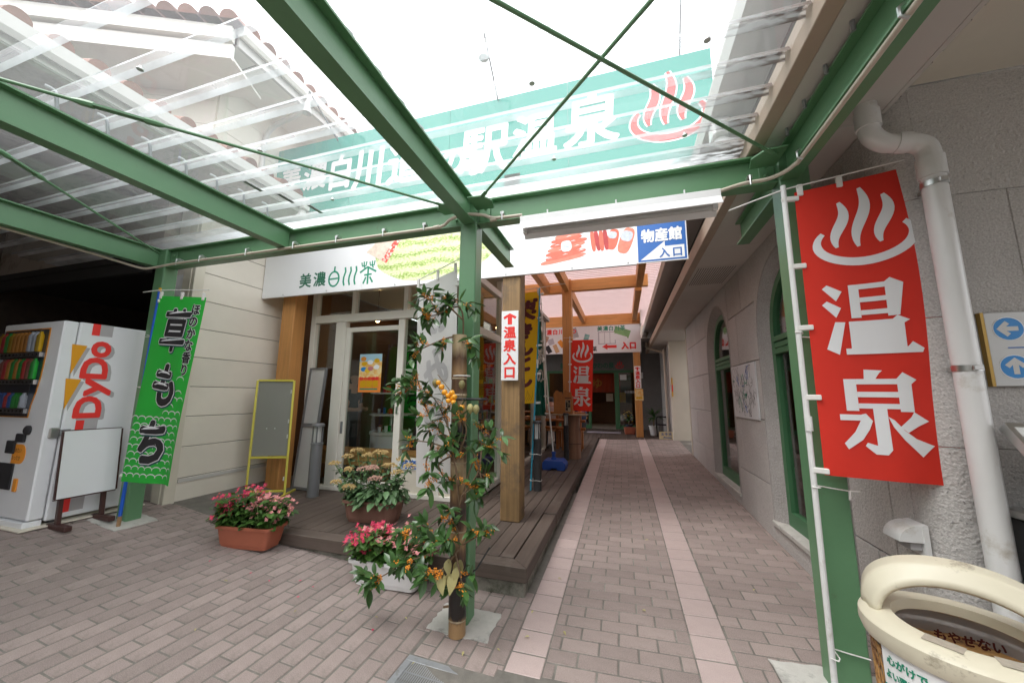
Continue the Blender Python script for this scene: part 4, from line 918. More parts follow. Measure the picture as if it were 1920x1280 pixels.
# dim room behind the windows
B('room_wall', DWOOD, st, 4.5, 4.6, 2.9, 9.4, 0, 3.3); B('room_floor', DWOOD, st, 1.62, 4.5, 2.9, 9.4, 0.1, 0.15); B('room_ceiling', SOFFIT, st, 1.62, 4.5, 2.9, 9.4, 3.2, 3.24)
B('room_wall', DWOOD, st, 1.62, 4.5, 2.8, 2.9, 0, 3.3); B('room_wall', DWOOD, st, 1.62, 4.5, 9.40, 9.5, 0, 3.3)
# end trim, eaves
B('corner_trim', CREAM, st, XS - 0.015, XS + 0.03, 9.402, 9.45, 0.15, 3.23, bevel=0.004)
B('end_wall', STUCCO, st, XS + 0.03, 4.6, 9.51, 9.6, 0, 3.3)
for k, (a, b) in enumerate(((-3.0, 0.6), (0.605, 2.5), (2.505, 4.3), (4.305, 6.1), (6.105, 7.9), (7.905, 9.7), (9.705, 11.5), (11.505, 14.7))):
    B('soffit_panel', SOFFIT, st, 0.95, 1.49 if b < 2.6 else (1.60 if b < 9.6 else 2.6), a, b, 3.24, 3.275, bevel=0.003)
MB().box(0.965, 1.44, 4.95, 5.75, 3.232, 3.2385).build('soffit_vent', SOFFIT, st)
for k in range(16): B('vent_slot', JOINT, st, 0.985 + k * 0.028, 0.993 + k * 0.028, 4.98, 5.72, 3.2295, 3.2318)
B('inner_fascia', BROWNF, st, 0.865, 0.947, -3.0, 14.75, 3.232, 3.40, bevel=0.004)
B('eave_shade_board', DARK, st, 1.10, 1.14, -3.0, 13.3, 3.28, 3.80); B('eave_board', GUTW, st, 0.872, 1.02, -3.0, 14.75, 3.77, 3.80); B('roof_underlay', JOINT, st, 0.87, 2.7, -3.0, 14.75, 3.84, 3.88)  # near-black board puts the shade into the eave gap
MB().prism([(0, 0), (0.145, 0), (0.145, 0.13), (0.135, 0.13), (0.135, 0.012), (0.015, 0.012), (0.0, 0.13), (-0.02, 0.13), (-0.02, 0.10)], (0.725, -3, 3.75), (1, 0, 0), (0, 0, 1), (0, 17.7, 0)).build('gutter', GUTW, st)
MB().tube(smoothline([(0.80, 2.95, 3.76), (0.80, 2.95, 3.62), (0.83, 2.93, 3.55), (0.93, 2.90, 3.50), (1.02, 2.88, 3.46), (1.09, 2.87, 3.41), (1.10, 2.86, 3.34)], 5), 0.045, 12).build('drain_elbow', PVC, st, smooth=True); MB().box(0.74, 0.86, 2.87, 3.03, 3.60, 3.75).build('rain_box', PVC, st, bevel=0.015)
for k in range(14): B('gutter_bracket', GUTW, st, 0.87, 0.885, -2.6 + k * 1.2, -2.575 + k * 1.2, 3.80, 3.84)
B('edge_face', SOFFIT, st, 1.4905, 1.515, -3.0, 2.44, 3.24, 3.40); B('porch_ceiling', CREAM, st, 1.515, 5.0, -3.0, 2.44, 3.385, 3.42)
# wall facing the viewer, rounded corner
YN = 2.45
for r, (a, b) in enumerate(zip(RZ[:5] + [], RZ[1:5] + [3.385])):
    xs = [1.63] + ([1.97, 2.9, 4.2] if r % 2 else [2.3, 3.4, 4.2])
    for p, q_ in zip(xs, xs[1:]): B('wall_panel', STUCCO, st, p + 0.0012, q_ - 0.0012, YN, YN + 0.03, (a if r else -0.2) + 0.0015, b - 0.0015, bevel=0.0025)
    c = MB(); rr = 0.15
    ar_ = [(1.63 - rr * math.sin(math.pi / 2 * k / 8), YN + rr - rr * math.cos(math.pi / 2 * k / 8)) for k in range(9)] + [(XS + 0.03, 2.62), (1.63, 2.62)]
    ar_ = [(1.634 - 0.004, YN)] + ar_[1:8] + [(XS, YN + rr), (XS, 2.615), (XS + 0.03, 2.615), (1.63, YN + 0.03)]
    MB().prism(ar_, (0, 0, (a if r else -0.2) + 0.002), (1, 0, 0), (0, 1, 0), (0, 0, b - 0.002 - ((a if r else -0.2) + 0.002))).build('corner_panel', STUCCO, st, smooth=True)
B('wall_core', JOINTL, st, 1.632, 4.2, YN + 0.006, YN + 0.2, -0.2, 3.38); B('wall_core', JOINT, st, XS + 0.012, XS + 0.1, YN + 0.14, 2.76, -0.2, 3.24)

# ================================================================== FAR ENTRANCE
en = thing('entrance_building', 'dark grey bathhouse entrance with green door frames at the end of the path', 'building', (-0.5, 14.6, 0.4))
YE = 14.6; zf = dz(14.6)
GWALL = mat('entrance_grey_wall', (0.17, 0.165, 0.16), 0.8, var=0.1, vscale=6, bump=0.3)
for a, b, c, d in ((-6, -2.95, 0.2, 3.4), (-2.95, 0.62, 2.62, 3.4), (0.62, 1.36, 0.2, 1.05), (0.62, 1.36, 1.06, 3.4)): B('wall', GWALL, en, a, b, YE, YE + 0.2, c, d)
for x0, x1 in ((-2.95, -2.85), (-1.30, -1.2), (-0.31, -0.14), (0.52, 0.62)): B('door_frame', GFRAME, en, x0, x1, YE - 0.02, YE + 0.10, zf, 2.52, bevel=0.006)
B('door_frame', GFRAME, en, -2.95, 0.62, YE - 0.022, YE + 0.10, 2.522, 2.62, bevel=0.006)
for a, b in ((-2.85, -1.30), (-0.14, 0.52)):
    B('door_frame', GFRAME, en, a, b, YE - 0.015, YE + 0.09, zf, zf + 0.14); B('pane', GLASS, en, a, b, YE + 0.03, YE + 0.036, zf + 0.14, 2.52)
B('hall_floor', CONC, en, -2.9, 1.2, YE + 0.1, 18.5, 0.3, zf); B('hall_wall', DWOOD, en, -2.9, 1.2, 18.5, 18.6, 0.3, 3.0); B('hall_side', DWOOD, en, -3.0, -2.9, YE + 0.2, 18.5, 0.3, 3.0); B('hall_side', DWOOD, en, 1.2, 1.3, YE + 0.2, 18.5, 0.3, 3.0); B('hall_ceiling', DWOOD, en, -3, 1.3, YE + 0.2, 18.6, 2.95, 3.0)
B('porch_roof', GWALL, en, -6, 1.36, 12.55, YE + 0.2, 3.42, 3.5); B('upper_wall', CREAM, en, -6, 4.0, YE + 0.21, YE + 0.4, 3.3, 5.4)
B('wall_switch', WHITE, en, 0.66, 0.74, YE - 0.03, YE - 0.001, 2.3, 2.52); B('meter_box', WHITE, en, -0.1, 0.14, YE - 0.06, YE - 0.03, 2.24, 2.44)
B('side_wall', STUCCO, en, 1.36, 1.42, 11.76, 13.2, 0.2, 3.24); B('side_wall', STUCCO, en, 1.36, 1.42, 13.21, YE + 0.1, 0.2, 3.24)
B('cream_pier', CREAM, en, 1.335, 3.0, 11.6, 11.755, 0.25, 3.24, bevel=0.006)
q = MB(); Fw = plane((-2.4, YE - 0.001, 2.68), (1, 0, 0), (0, 0, 1), (0, -1, 0))
put_text(q, Fw, row('美濃白川しらかわの泉', 0.0, 0.0, 0.21, 0.26), bold=0.008); q.build('lettering', DGRNP, en, fix=False)
q = MB(); onsen(q, Fw, 2.15, 0.0, 0.30, 0.30); q.build('emblem', REDP, en, fix=False)
q = MB(); put_text(q, plane((-0.1, YE + 0.025, 1.6), (1, 0, 0), (0, 0, 1), (0, -1, 0)), row('本日営業', 0.14, 0.14, 0.1, 0.1), bold=0.003); q.build('lettering', GREYP, en, fix=False)
nr = thing('door_curtain', 'rust-red split door curtain hanging in the entrance', 'curtain', (-0.75, 15.3, 2.0))
NOREN = mat('rust_red_curtain', (0.36, 0.055, 0.022), 0.8, trans=0.3, var=0.08)
for k in range(4):
    x0 = -1.45 + k * 0.34
    MB().grid(lambda u, v: V((x0 + 0.33 * u, 15.2 + 0.015 * math.sin(u * 9 + k), 1.78 + 0.74 * v)), 8, 4).build('panel', NOREN, nr, smooth='all', fix=False)
MB().cyl((-1.5, 15.2, 2.53), (-0.05, 15.2, 2.53), 0.015).build('rail', DWOOD, nr)
q = MB(); put_text(q, plane((-1.45, 15.17, 1.78), (1, 0, 0), (0, 0, 1), (0, -1, 0)), row('ゆ', 0.25, 0.15, 0.42, 0.42), bold=0.01); q.build('lettering', mat('faded_ochre_print', (0.42, 0.17, 0.03), 0.8), nr, fix=False)
p = (-0.95, 15.9, 2.45); pl = thing('pendant_lamp', 'warm lamp glowing above the red door curtain', 'lamp', p)
MB().lathe([(0.001, 0.05), (0.06, 0.02), (0.06, -0.02), (0.001, -0.05)], p, 12, caps=False).build('bulb', BULB, pl, smooth=True); MB().cyl((p[0], p[1], 2.49), (p[0], p[1], 2.95), 0.006, n=6).build('cord', BLKWIRE, pl)
p = (-2.35, 15.6, 2.35); pl = thing('wall_lamp', 'small orange lamp behind the left entrance window', 'lamp', p)
MB().lathe([(0.001, 0.04), (0.045, 0.02), (0.045, -0.02), (0.001, -0.04)], p, 12, caps=False).build('bulb', BULB, pl, smooth=True); MB().cyl((p[0], p[1], 2.38), (p[0], p[1], 2.95), 0.006, n=6).build('cord', BLKWIRE, pl)
sh_ = thing('hall_shelf', 'low cabinet with framed notices inside the entrance hall', 'cabinet', (-0.5, 17.5, 0.4))
B('cabinet', DWOOD, sh_, -1.6, 0.4, 17.4, 17.9, 0.4, 1.3, bevel=0.01); B('notice', ALU, sh_, -0.75, -0.45, 17.3, 17.32, 1.4, 1.75); B('notice', YELC, sh_, -0.25, 0.1, 17.3, 17.32, 1.35, 1.8); B('base', DWOOD, sh_, -0.8, 0.15, 17.3, 17.39, 1.302, 1.36)

# ================================================================== PERGOLA
pg = thing('timber_pergola', 'orange timber pergola with a pale pink corrugated roof', 'pergola', (-1.2, 8.4, 0.3))
W = 0.22; PXc = -1.19
for y, m_ in ((4.08, WPOST), (8.4, OWOODZ)):
    B('post', m_, pg, PXc - W / 2 - 0.03 * (y < 5), PXc + W / 2 - 0.03 * (y < 5), y - W / 2, y + W / 2, dz(y) - 0.0, 4.33, bevel=0.008)
B('post', OWOODZ, pg, 0.35, 0.56, 12.2, 12.41, dz(12.3), 4.05, bevel=0.008); B('post', OWOODZ, pg, -4.88, -4.64, 4.12, 4.34, dz(4.1), 4.33, bevel=0.008); B('post', OWOODZ, pg, -3.3, -3.1, 12.2, 12.41, dz(12.3), 4.05, bevel=0.008)
ZP0, ZP1 = 4.06, 4.33
for y0, y1 in ((4.2, 8.285), (8.515, 12.2)):
    B('long_beam', OWOODY, pg, PXc - 0.06, PXc + 0.06, y0, y1, ZP0 - 0.02, ZP1 - 0.02, bevel=0.006); B('long_beam', OWOODY, pg, 0.36, 0.50, y0 + (0.14 if y0 > 8 else 0), y1 + (0.06 if y0 < 8 else 0), ZP0 - 0.02, ZP1 - 0.02, bevel=0.006)
    B('long_beam', OWOODY, pg, -3.26, -3.12, y0, y1, ZP0 - 0.02, ZP1 - 0.02, bevel=0.006)
B('cross_beam', OWOODX, pg, PXc + W / 2 + 0.001, 0.62, 8.35, 8.48, ZP0, ZP1, bevel=0.006); B('cross_beam', OWOODX, pg, -4.6, PXc - W / 2 - 0.001, 8.35, 8.48, ZP0 - 0.03, ZP1 - 0.03, bevel=0.006)
B('cross_beam', OWOODX, pg, -4.6, 0.62, 12.22, 12.37, 3.95, ZP1 - 0.02, bevel=0.006); B('cross_beam', OWOODX, pg, -4.57, PXc - 0.15, 4.02, 4.15, ZP0, ZP1, bevel=0.006); B('cross_beam', OWOODX, pg, PXc + 0.09, 0.62, 4.02, 4.15, ZP0, ZP1, bevel=0.006)
# side rafter stubs left of the first post
for x in (-1.72,): B('long_beam', OWOODY, pg, x, x + 0.12, 4.16, 8.34, ZP0 - 0.02, ZP1 - 0.02, bevel=0.006)
cr = MB(); yy = 4.02; px = 0.085; k = 0
while yy < 14.7:
    z0 = 4.345
    cr.face([(-4.6, yy, z0), (1.0, yy, z0), (1.0, yy + 0.045, z0), (-4.6, yy + 0.045, z0)]); cr.face([(-4.6, yy + 0.045, z0), (1.0, yy + 0.045, z0), (1.0, yy + 0.049, z0 + 0.05), (-4.6, yy + 0.049, z0 + 0.05)])
    cr.face([(-4.6, yy + 0.049, z0 + 0.05), (1.0, yy + 0.049, z0 + 0.05), (1.0, yy + 0.105, z0 + 0.05), (-4.6, yy + 0.105, z0 + 0.05)]); cr.face([(-4.6, yy + 0.105, z0 + 0.05), (1.0, yy + 0.105, z0 + 0.05), (1.0, yy + 0.109, z0), (-4.6, yy + 0.109, z0)])
    yy += 0.12
cr.build('corrugated_sheet', PINKR, pg, fix=False)
B('end_flashing', GUTW, pg, 0.60, 0.63, 12.0, 13.3, 3.9, 4.6)
# tall building beyond
bb = thing('background_building', 'pale grey tower block rising behind the teal sign', 'building', (5, 30, 0))
B('wall', CONC, bb, 3.3, 16, 26, 36, 0, 23); B('cornice', CREAM, bb, 3.0, 16.2, 25.7, 36, 17.2, 18.0)
for zz in (14.5, 19.5):
    for x in (4.2, 6.4, 8.6): w_ = B('window', JOINT, bb, x, x + 1.4, 25.95, 26.0, zz, zz + 1.6); MB().box(x + 0.08, x + 1.32, 25.93, 25.945, zz + 0.08, zz + 1.52).build('pane', GLASS, w_)

ob = thing('unseen_opposite_building', 'plain brown building, unseen behind the viewer, added to darken reflections', 'building', (-3, -12, 0))  # out of view; added so the shop glass reflects something dark
B('wall', mat('opposite_wall', (0.16, 0.13, 0.11), 0.8, var=0.1), ob, -20, 14, -13, -12, -0.45, 5.6); B('roof', ROOFT, ob, -21, 15, -14, -11.4, 5.6, 5.8)
for k in range(9): w_ = B('window', JOINT, ob, -18 + k * 3.5, -16.2 + k * 3.5, -11.995, -11.97, 1.0, 2.8); MB().box(-17.9 + k * 3.5, -16.3 + k * 3.5, -11.968, -11.96, 1.1, 2.7).build('pane', GLASS, w_)

# ================================================================== SIGNS
def facing(o): return plane(o, (1, 0, 0), (0, 0, 1), (0, -1, 0))
# long white shop sign
ws = thing('shop_sign', 'long white shop sign board with tea field picture above the deck', 'sign', (-2.2, 3.94, 3.0))
YS = 3.94; SX0, SX1 = -5.085, 0.19
for a, b in ((SX0, -3.33), (-3.328, -1.572), (-1.57, SX1)): B('panel', ALU, ws, a, b, YS, YS + 0.03, 3.0, 4.06, bevel=0.003)
B('panel', ALU, ws, SX1 + 0.002, 0.69, YS + 0.002, YS + 0.03, 3.36, 4.06)
for x in (-4.68, -3.9, -2.8, -1.9, -1.28, -0.5, 0.1): MB().lathe([(0.012, 0), (0.010, 0.006), (0.002, 0.008)], (0, 0, 0), 8).build('screw', STEEL, ws).matrix_basis = Matrix.Translation((x, YS, 3.03)) @ Matrix.Rotation(rad(90), 4, 'X')
F0 = facing((0, YS, 3.0))
q = MB(); put_text(q, F0, row('美濃', -4.40, 0.10, 0.22, 0.22, 0.03), bold=0.005, off=0.001); q.build('lettering', DGRNP, ws, fix=False)
# brushed ornamental characters for white, river, tea
q = MB(); o0 = 0.0012
def S(pts, w): strip(q, F0, pts, [w] * len(pts), o0 + 0.0001 * len(q.f) / 40)
def ring(cx, cy, rx, ry, w, n=18):
    pts = [(cx + rx * math.cos(2 * math.pi * k / n), cy + ry * math.sin(2 * math.pi * k / n)) for k in range(n + 1)]; strip(q, F0, pts, [w] * (n + 1), o0)
ring(-3.79, 0.19, 0.085, 0.105, 0.026); S([(-3.87, 0.19), (-3.71, 0.195)], 0.022); S([(-3.79, 0.29), (-3.785, 0.37)], 0.026)
for x in (-3.62, -3.53, -3.44): S([(x + 0.012, 0.34), (x + 0.022, 0.28), (x - 0.004, 0.20), (x - 0.008, 0.14), (x + 0.008, 0.08)], 0.026)
S([(-3.36, 0.24), (-3.24, 0.31), (-3.10, 0.235)], 0.026); S([(-3.23, 0.31), (-3.23, 0.07)], 0.026); S([(-3.29, 0.20), (-3.17, 0.205)], 0.022); S([(-3.30, 0.08), (-3.26, 0.17)], 0.024); S([(-3.15, 0.09), (-3.20, 0.17)], 0.024)
for x in (-3.30, -3.17): S([(x - 0.04, 0.38), (x - 0.03, 0.33), (x + 0.03, 0.33), (x + 0.04, 0.39)], 0.02); S([(x, 0.39), (x, 0.33)], 0.02); S([(x + 0.0, 0.33), (x + 0.02, 0.29)], 0.02)
q.build('lettering', GRNP, ws, fix=False)
# printed tea field (flat print, one oval)
m = bpy.data.materials.new('tea_field_print'); m.use_nodes = True; N = m.node_tree.nodes; L = m.node_tree.links; b_ = N['Principled BSDF']; b_.inputs['Roughness'].default_value = 0.4
tc = N.new('ShaderNodeTexCoord'); mp = N.new('ShaderNodeMapping'); mp.inputs['Scale'].default_value = (22, 1, 40); L.new(tc.outputs['Object'], mp.inputs['Vector'])
n1 = N.new('ShaderNodeTexNoise'); n1.inputs['Scale'].default_value = 1.6; n1.inputs['Detail'].default_value = 6; L.new(mp.outputs[0], n1.inputs['Vector'])
n2 = N.new('ShaderNodeTexWave'); n2.wave_type = 'BANDS'; n2.bands_direction = 'Z'; n2.inputs['Scale'].default_value = 2.2; n2.inputs['Distortion'].default_value = 3.0; L.new(tc.outputs['Object'], n2.inputs['Vector'])
ad = N.new('ShaderNodeMath'); ad.operation = 'MULTIPLY_ADD'; L.new(n2.outputs[1], ad.inputs[0]); ad.inputs[1].default_value = 0.25; L.new(n1.outputs[0], ad.inputs[2])
cr_ = N.new('ShaderNodeValToRGB'); cr_.color_ramp.elements[0].position = 0.36; cr_.color_ramp.elements[0].color = (0.16, 0.30, 0.06, 1); cr_.color_ramp.elements[1].position = 0.72; cr_.color_ramp.elements[1].color = (0.72, 0.76, 0.48, 1)
e = cr_.color_ramp.elements.new(0.52); e.color = (0.44, 0.56, 0.17, 1); L.new(ad.outputs[0], cr_.inputs[0]); L.new(cr_.outputs[0], b_.inputs['Base Color'])
TEA = m
ov = [(-2.28 + 0.86 * math.cos(2 * math.pi * k / 40) * (1 + 0.02 * math.sin(k * 5)), 0.44 + 0.40 * math.sin(2 * math.pi * k / 40) * (1 + 0.03 * math.cos(k * 7))) for k in range(40)]
MB().add([F0(x, y, 0.0008) for x, y in ov], [tuple(range(40))]).build('picture', TEA, ws, fix=False)
q = MB(); 
for k in range(9): x = -2.35 + k * 0.11; q.add([F0(x + 0.045 * math.cos(a), 0.66 + 0.028 * math.sin(a), 0.0016) for a in [math.pi * 2 * i / 10 for i in range(10)]], [tuple(range(10))])
q.build('picture_shrubs', DGRNP, ws, fix=False)
q = MB(); q.add([F0(x, y, 0.0016) for x, y in ((-3.28, 0.52), (-3.0, 0.36), (-2.82, 0.6), (-3.0, 0.75))], [(0, 1, 2, 3)]); q.build('picture_packet', mat('rice_cracker_print', (0.70, 0.58, 0.48), 0.5, var=0.25, vscale=18), ws, fix=False)
q = MB(); strip(q, F0, [(-2.99, 0.36), (-2.78, 0.66)], [0.09, 0.09], 0.002); q.build('picture_band', mat('red_flower_print', (0.70, 0.07, 0.05), 0.5, dirt=((0.8, 0.7, 0.6), 26, 0.5, 0.56)), ws, fix=False)
# printed sausages
SAUS = mat('sausage_print', (0.62, 0.13, 0.075), 0.35, var=0.2, vscale=14); SAUS2 = mat('sausage_print_dark', (0.42, 0.03, 0.03), 0.35, var=0.2, vscale=14)
SAUS3 = mat('sausage_print_pale', (0.66, 0.20, 0.13), 0.35, var=0.25, vscale=22); LAB = mat('packet_label_print', (0.52, 0.56, 0.62), 0.4, var=0.25, vscale=40)
def blob(x, y, w, hh, ang, m_, dep, n=18):
    c, s = math.cos(ang), math.sin(ang); pts = []
    for k in range(n):
        a = 2 * math.pi * k / n; ex = abs(math.cos(a)) ** 0.6 * math.copysign(1, math.cos(a)) * w / 2; ey = abs(math.sin(a)) ** 0.8 * math.copysign(1, math.sin(a)) * hh / 2
        pts.append(F0(x + ex * c - ey * s, y + ex * s + ey * c, dep))
    return MB().add(pts, [tuple(range(n))]).build('picture_sausage', m_, ws, fix=False)
for k in range(7): blob(-0.60 + 0.012 * k + 0.02 * math.sin(k * 2.1), 0.14 + k * 0.047, 0.50 - 0.025 * k + 0.03 * math.cos(k * 1.7), 0.056, 0.14 + 0.03 * math.sin(k), SAUS if k % 3 else SAUS3, 0.001 + 0.0002 * k)
for k in range(4): blob(-0.262 + k * 0.046, 0.315 + 0.012 * math.sin(k * 3), 0.05, 0.25, 0.1 + 0.05 * math.sin(k * 2), SAUS2 if k % 2 else SAUS, 0.001 + 0.0002 * k)
blob(-0.05, 0.31, 0.12, 0.24, -0.25, SAUS, 0.0012); blob(0.09, 0.28, 0.14, 0.30, -0.35, SAUS3, 0.0016); blob(0.10, 0.33, 0.12, 0.12, -0.35, LAB, 0.002); blob(-0.05, 0.36, 0.09, 0.08, -0.25, LAB, 0.0018); blob(-0.56, 0.29, 0.12, 0.13, 0.1, WPRINT, 0.0028); blob(-0.56, 0.29, 0.10, 0.05, 0.1, LAB, 0.0031)
q = MB()
for k in range(10): x, y = -0.78 + 0.045 * k, 0.16 + 0.03 * ((k * 7) % 9); strip(q, F0, [(x, y), (x + 0.03, y + 0.008), (x + 0.055, y + 0.006)], [0.003, 0.008, 0.002], 0.0034)
q.build('picture_glints', WPRINT, ws, fix=False)
q = MB(); F1 = facing((0, YS, 3.0))
put_text(q, F1, row('自家製', -0.95, 0.83, 0.14, 0.14, 0.01), bold=0.004); q.build('lettering', REDP, ws, fix=False)
# red diamond near the top
q = MB(); strip(q, F0, [(-0.33, 0.86), (-0.16, 1.0), (0.04, 0.88), (-0.14, 0.76), (-0.33, 0.86)], [0.03] * 5, 0.0015); q.build('red_diamond', REDW, ws, fix=False)
# blue entrance sign at its right end
bs = thing('blue_entrance_sign', 'blue and white direction sign at the right end of the shop sign', 'sign', (0.44, 3.93, 3.0))
B('board', ALU, bs, 0.193, 0.69, YS - 0.016, YS + 0.001, 3.0, 3.56, bevel=0.002)
Fb = facing((0.193, YS - 0.0165, 3.0)); q = MB()
q.add([Fb(x, y, 0.0008) for x, y in ((0.012, 0.012), (0.485, 0.012), (0.485, 0.55), (0.012, 0.55))], [(0, 1, 2, 3)]); q.build('blue_field', BLUEP, bs, fix=False)
q = MB(); q.add([Fb(x, y, 0.0016) for x, y in ((0.035, 0.03), (0.465, 0.03), (0.465, 0.165), (0.28, 0.165), (0.28, 0.22), (0.035, 0.03))][:5], [(0, 1, 2, 3, 4)]); q.build('white_arrow', WPRINT, bs, fix=False)
q = MB(); put_text(q, Fb, row('物産館', 0.05, 0.22, 0.135, 0.15), bold=0.006, off=0.0024); q.build('lettering', WPRINT, bs, fix=False)
q = MB(); put_text(q, Fb, row('入口', 0.22, 0.04, 0.105, 0.11, 0.02), bold=0.003, off=0.0024); q.build('lettering', BLUEP, bs, fix=False)
# teal roof sign
ts = thing('teal_roof_sign', 'large teal sign board with white brush letters above the white sign', 'sign', (-2.1, 3.97, 4.1))
YT = 3.97; TX0, TX1 = -5.25, 1.06
ed = [TX0, -3.68, -2.10, -0.52, TX1]
for a, b in zip(ed, ed[1:]): B('panel', TEALS, ts, a, b - 0.003, YT, YT + 0.05, 4.12, 5.42, bevel=0.002)
Ft = facing((0, YT, 4.12)); cellsT = []
q = MB()
def cell(c, cx, cz, w, h_): return (c, cx - w / 2, cz - 4.12 - h_ / 2, w, h_)
put_text(q, Ft, [cell('美', -4.80, 4.90, 0.40, 0.40), cell('濃', -4.33, 4.86, 0.44, 0.46)], bold=0.012, off=0.002, shear=0.05)
put_text(q, Ft, [cell('白', -3.86, 4.84, 0.46, 0.56), cell('川', -3.36, 4.82, 0.54, 0.68), cell('道', -2.75, 4.78, 0.62, 0.66), cell('の', -2.05, 4.66, 0.42, 0.46), cell('駅', -1.60, 4.74, 0.68, 0.70), cell('温', -0.93, 4.80, 0.58, 0.62), cell('泉', -0.24, 4.84, 0.66, 0.72)], bold=0.020, off=0.002, shear=0.06); q.build('lettering', WPRINT, ts, fix=False)
q = MB(); onsen(q, Ft, 0.20, 0.26, 0.80, 0.86, 0.002, grow=0.035); q.build('emblem_outline', WPRINT, ts, fix=False)
q = MB(); onsen(q, Ft, 0.20, 0.26, 0.80, 0.86, 0.0035); q.build('emblem', mat('sign_red', (0.62, 0.06, 0.055), 0.15), ts, fix=False)
for x in (-4.4, -2.9, -1.3, 0.3): B('bracket', STEEL, ts, x, x + 0.05, YT + 0.052, YT + 0.12, 4.0, 5.3)
B('frame', GALV, ts, TX0, TX1, YT + 0.121, YT + 0.16, 4.3, 4.36)
# sign lamps on arms in front of the teal sign
def sign_lamp(label, p, arm):
    t = thing('sign_spotlight', label, 'spotlight', p, None); p = V(p)
    MB().lathe([(0.004, 0.26), (0.018, 0.255), (0.02, 0.18), (0.034, 0.165), (0.036, 0.09), (0.060, 0.0), (0.054, -0.004), (0.02, 0.03), (0.001, 0.03)], p, 16, caps=False).build('shade', GUTW, t, smooth=True)
    MB().tube([p + V((0, 0, 0.23)), p + V((0, 0, 0.34)), V(arm)], 0.011, 6).build('arm', BOLLG, t, smooth=True)
sign_lamp('white cone spotlight on an arm over the middle of the teal sign', (-1.42, 3.45, 5.5), (-1.42, 3.965, 5.40)); sign_lamp('white cone spotlight near the left end of the teal sign', (-3.95, 3.4, 5.35), (-3.95, 3.965, 5.36))
sign_lamp('white cone spotlight above the hot spring emblem', (0.75, 3.45, 6.05), (0.75, 3.99, 5.40))

# small arrow signs on posts
def post_sign(name, label, x0, x1, y, z0, z1):
    t = thing(name, label, 'sign', ((x0 + x1) / 2, y, z0)); w = x1 - x0; hh = z1 - z0
    B('board', ALU, t, x0, x1, y, y + 0.006, z0, z1, bevel=0.002); Fq = facing((x0, y, z0)); q = MB()
    c = w / 2
    q.add([Fq(x, yy, 0.001) for x, yy in ((c - 0.13 * w, hh * 0.80), (c + 0.13 * w, hh * 0.80), (c + 0.13 * w, hh * 0.925), (c - 0.13 * w, hh * 0.925))], [(0, 1, 2, 3)])
    strip(q, Fq, [(c - 0.36 * w, hh * 0.895), (c, hh * 0.945), (c + 0.36 * w, hh * 0.895)], [0.15 * w] * 3, 0.0013)
    put_text(q, Fq, column('温泉入口', w * 0.13, hh * 0.775, w * 0.74, hh * 0.178, hh * 0.012), bold=0.028 * w, off=0.001); q.build('lettering', REDP, t, fix=False)
    return t
post_sign('arrow_sign', 'white sign with red arrow on the weathered post by the deck corner', -1.322, -1.12, 3.930, 1.775, 2.575)
post_sign('arrow_sign', 'small white sign with red arrow on the far orange post', 0.362, 0.555, 12.19, 1.87, 2.57)
t = thing('flyer', 'small orange and pink flyer below the arrow sign on the far post', 'flyer', (0.46, 12.19, 1.5))
FLY = mat('colourful_flyer_print', (0.80, 0.45, 0.12), 0.5, var=0.2, vscale=9, dirt=((0.80, 0.62, 0.30), 14, 0.45, 0.5)); B('sheet', FLY, t, 0.35, 0.60, 12.186, 12.189, 1.49, 1.85)
q = MB(); put_text(q, facing((0.35, 12.186, 1.49)), row('感謝祭', 0.03, 0.05, 0.065, 0.07), bold=0.004); q.build('lettering', YELC, t, fix=False)
t = thing('window_poster', 'orange festival poster on the sliding glass door of the shop', 'poster', (-3.48, 4.435, 1.64))
B('sheet', FLY, t, -3.67, -3.29, 4.430, 4.433, 1.64, 2.19); Fq = facing((-3.67, 4.430, 1.64))
def patch(parent, Fq, name, m_, pts, off): return MB().add([Fq(x, y, off) for x, y in pts], [tuple(range(len(pts)))]).build(name, m_, parent, fix=False)
def rect(x0, x1, y0, y1): return [(x0, y0), (x1, y0), (x1, y1), (x0, y1)]
patch(t, Fq, 'print_block', mat('poster_blue', (0.35, 0.55, 0.65), 0.5), rect(0.0, 0.38, 0.44, 0.55), 0.0008); patch(t, Fq, 'print_block', mat('poster_orange', (0.80, 0.24, 0.04), 0.5), rect(0.0, 0.38, 0.0, 0.21), 0.0008); patch(t, Fq, 'print_block', GRNP, rect(0.03, 0.33, 0.035, 0.055), 0.0014)
for k, (x, y, c_) in enumerate(((0.02, 0.45, ORF), (0.04, 0.38, YELC), (0.03, 0.30, BLUEP2), (0.10, 0.28, YELF), (0.25, 0.42, YELC), (0.25, 0.33, ALU), (0.14, 0.40, WPRINT), (0.15, 0.31, PALEF))): patch(t, Fq, 'print_block', c_, [(x + 0.045 + 0.05 * math.cos(a), y + 0.03 + 0.034 * math.sin(a)) for a in [math.pi * 2 * i / 10 for i in range(10)]], 0.0012 + 0.0002 * k)
q = MB(); put_text(q, Fq, row('感謝祭', 0.03, 0.07, 0.105, 0.10), bold=0.007, off=0.003); q.build('lettering', YELC, t, fix=False)
q = MB(); put_text(q, Fq, row('秋の収穫祭', 0.02, 0.17, 0.066, 0.05), bold=0.003, off=0.003); q.build('lettering', REDP, t, fix=False)
# notice at the foot of the shop front
t = thing('blue_letter_notice', 'white notice strip with blue letters low on the shop front', 'notice', (-2.6, 4.44, 0.5)); B('strip', WPRINT, t, -2.95, -1.96, 4.440, 4.445, 0.62, 0.76)
q = MB(); put_text(q, facing((-2.93, 4.440, 0.63)), row('特産物コーナー', 0.02, 0.0, 0.125, 0.12), bold=0.004); q.build('lettering', BLUEP, t, fix=False)
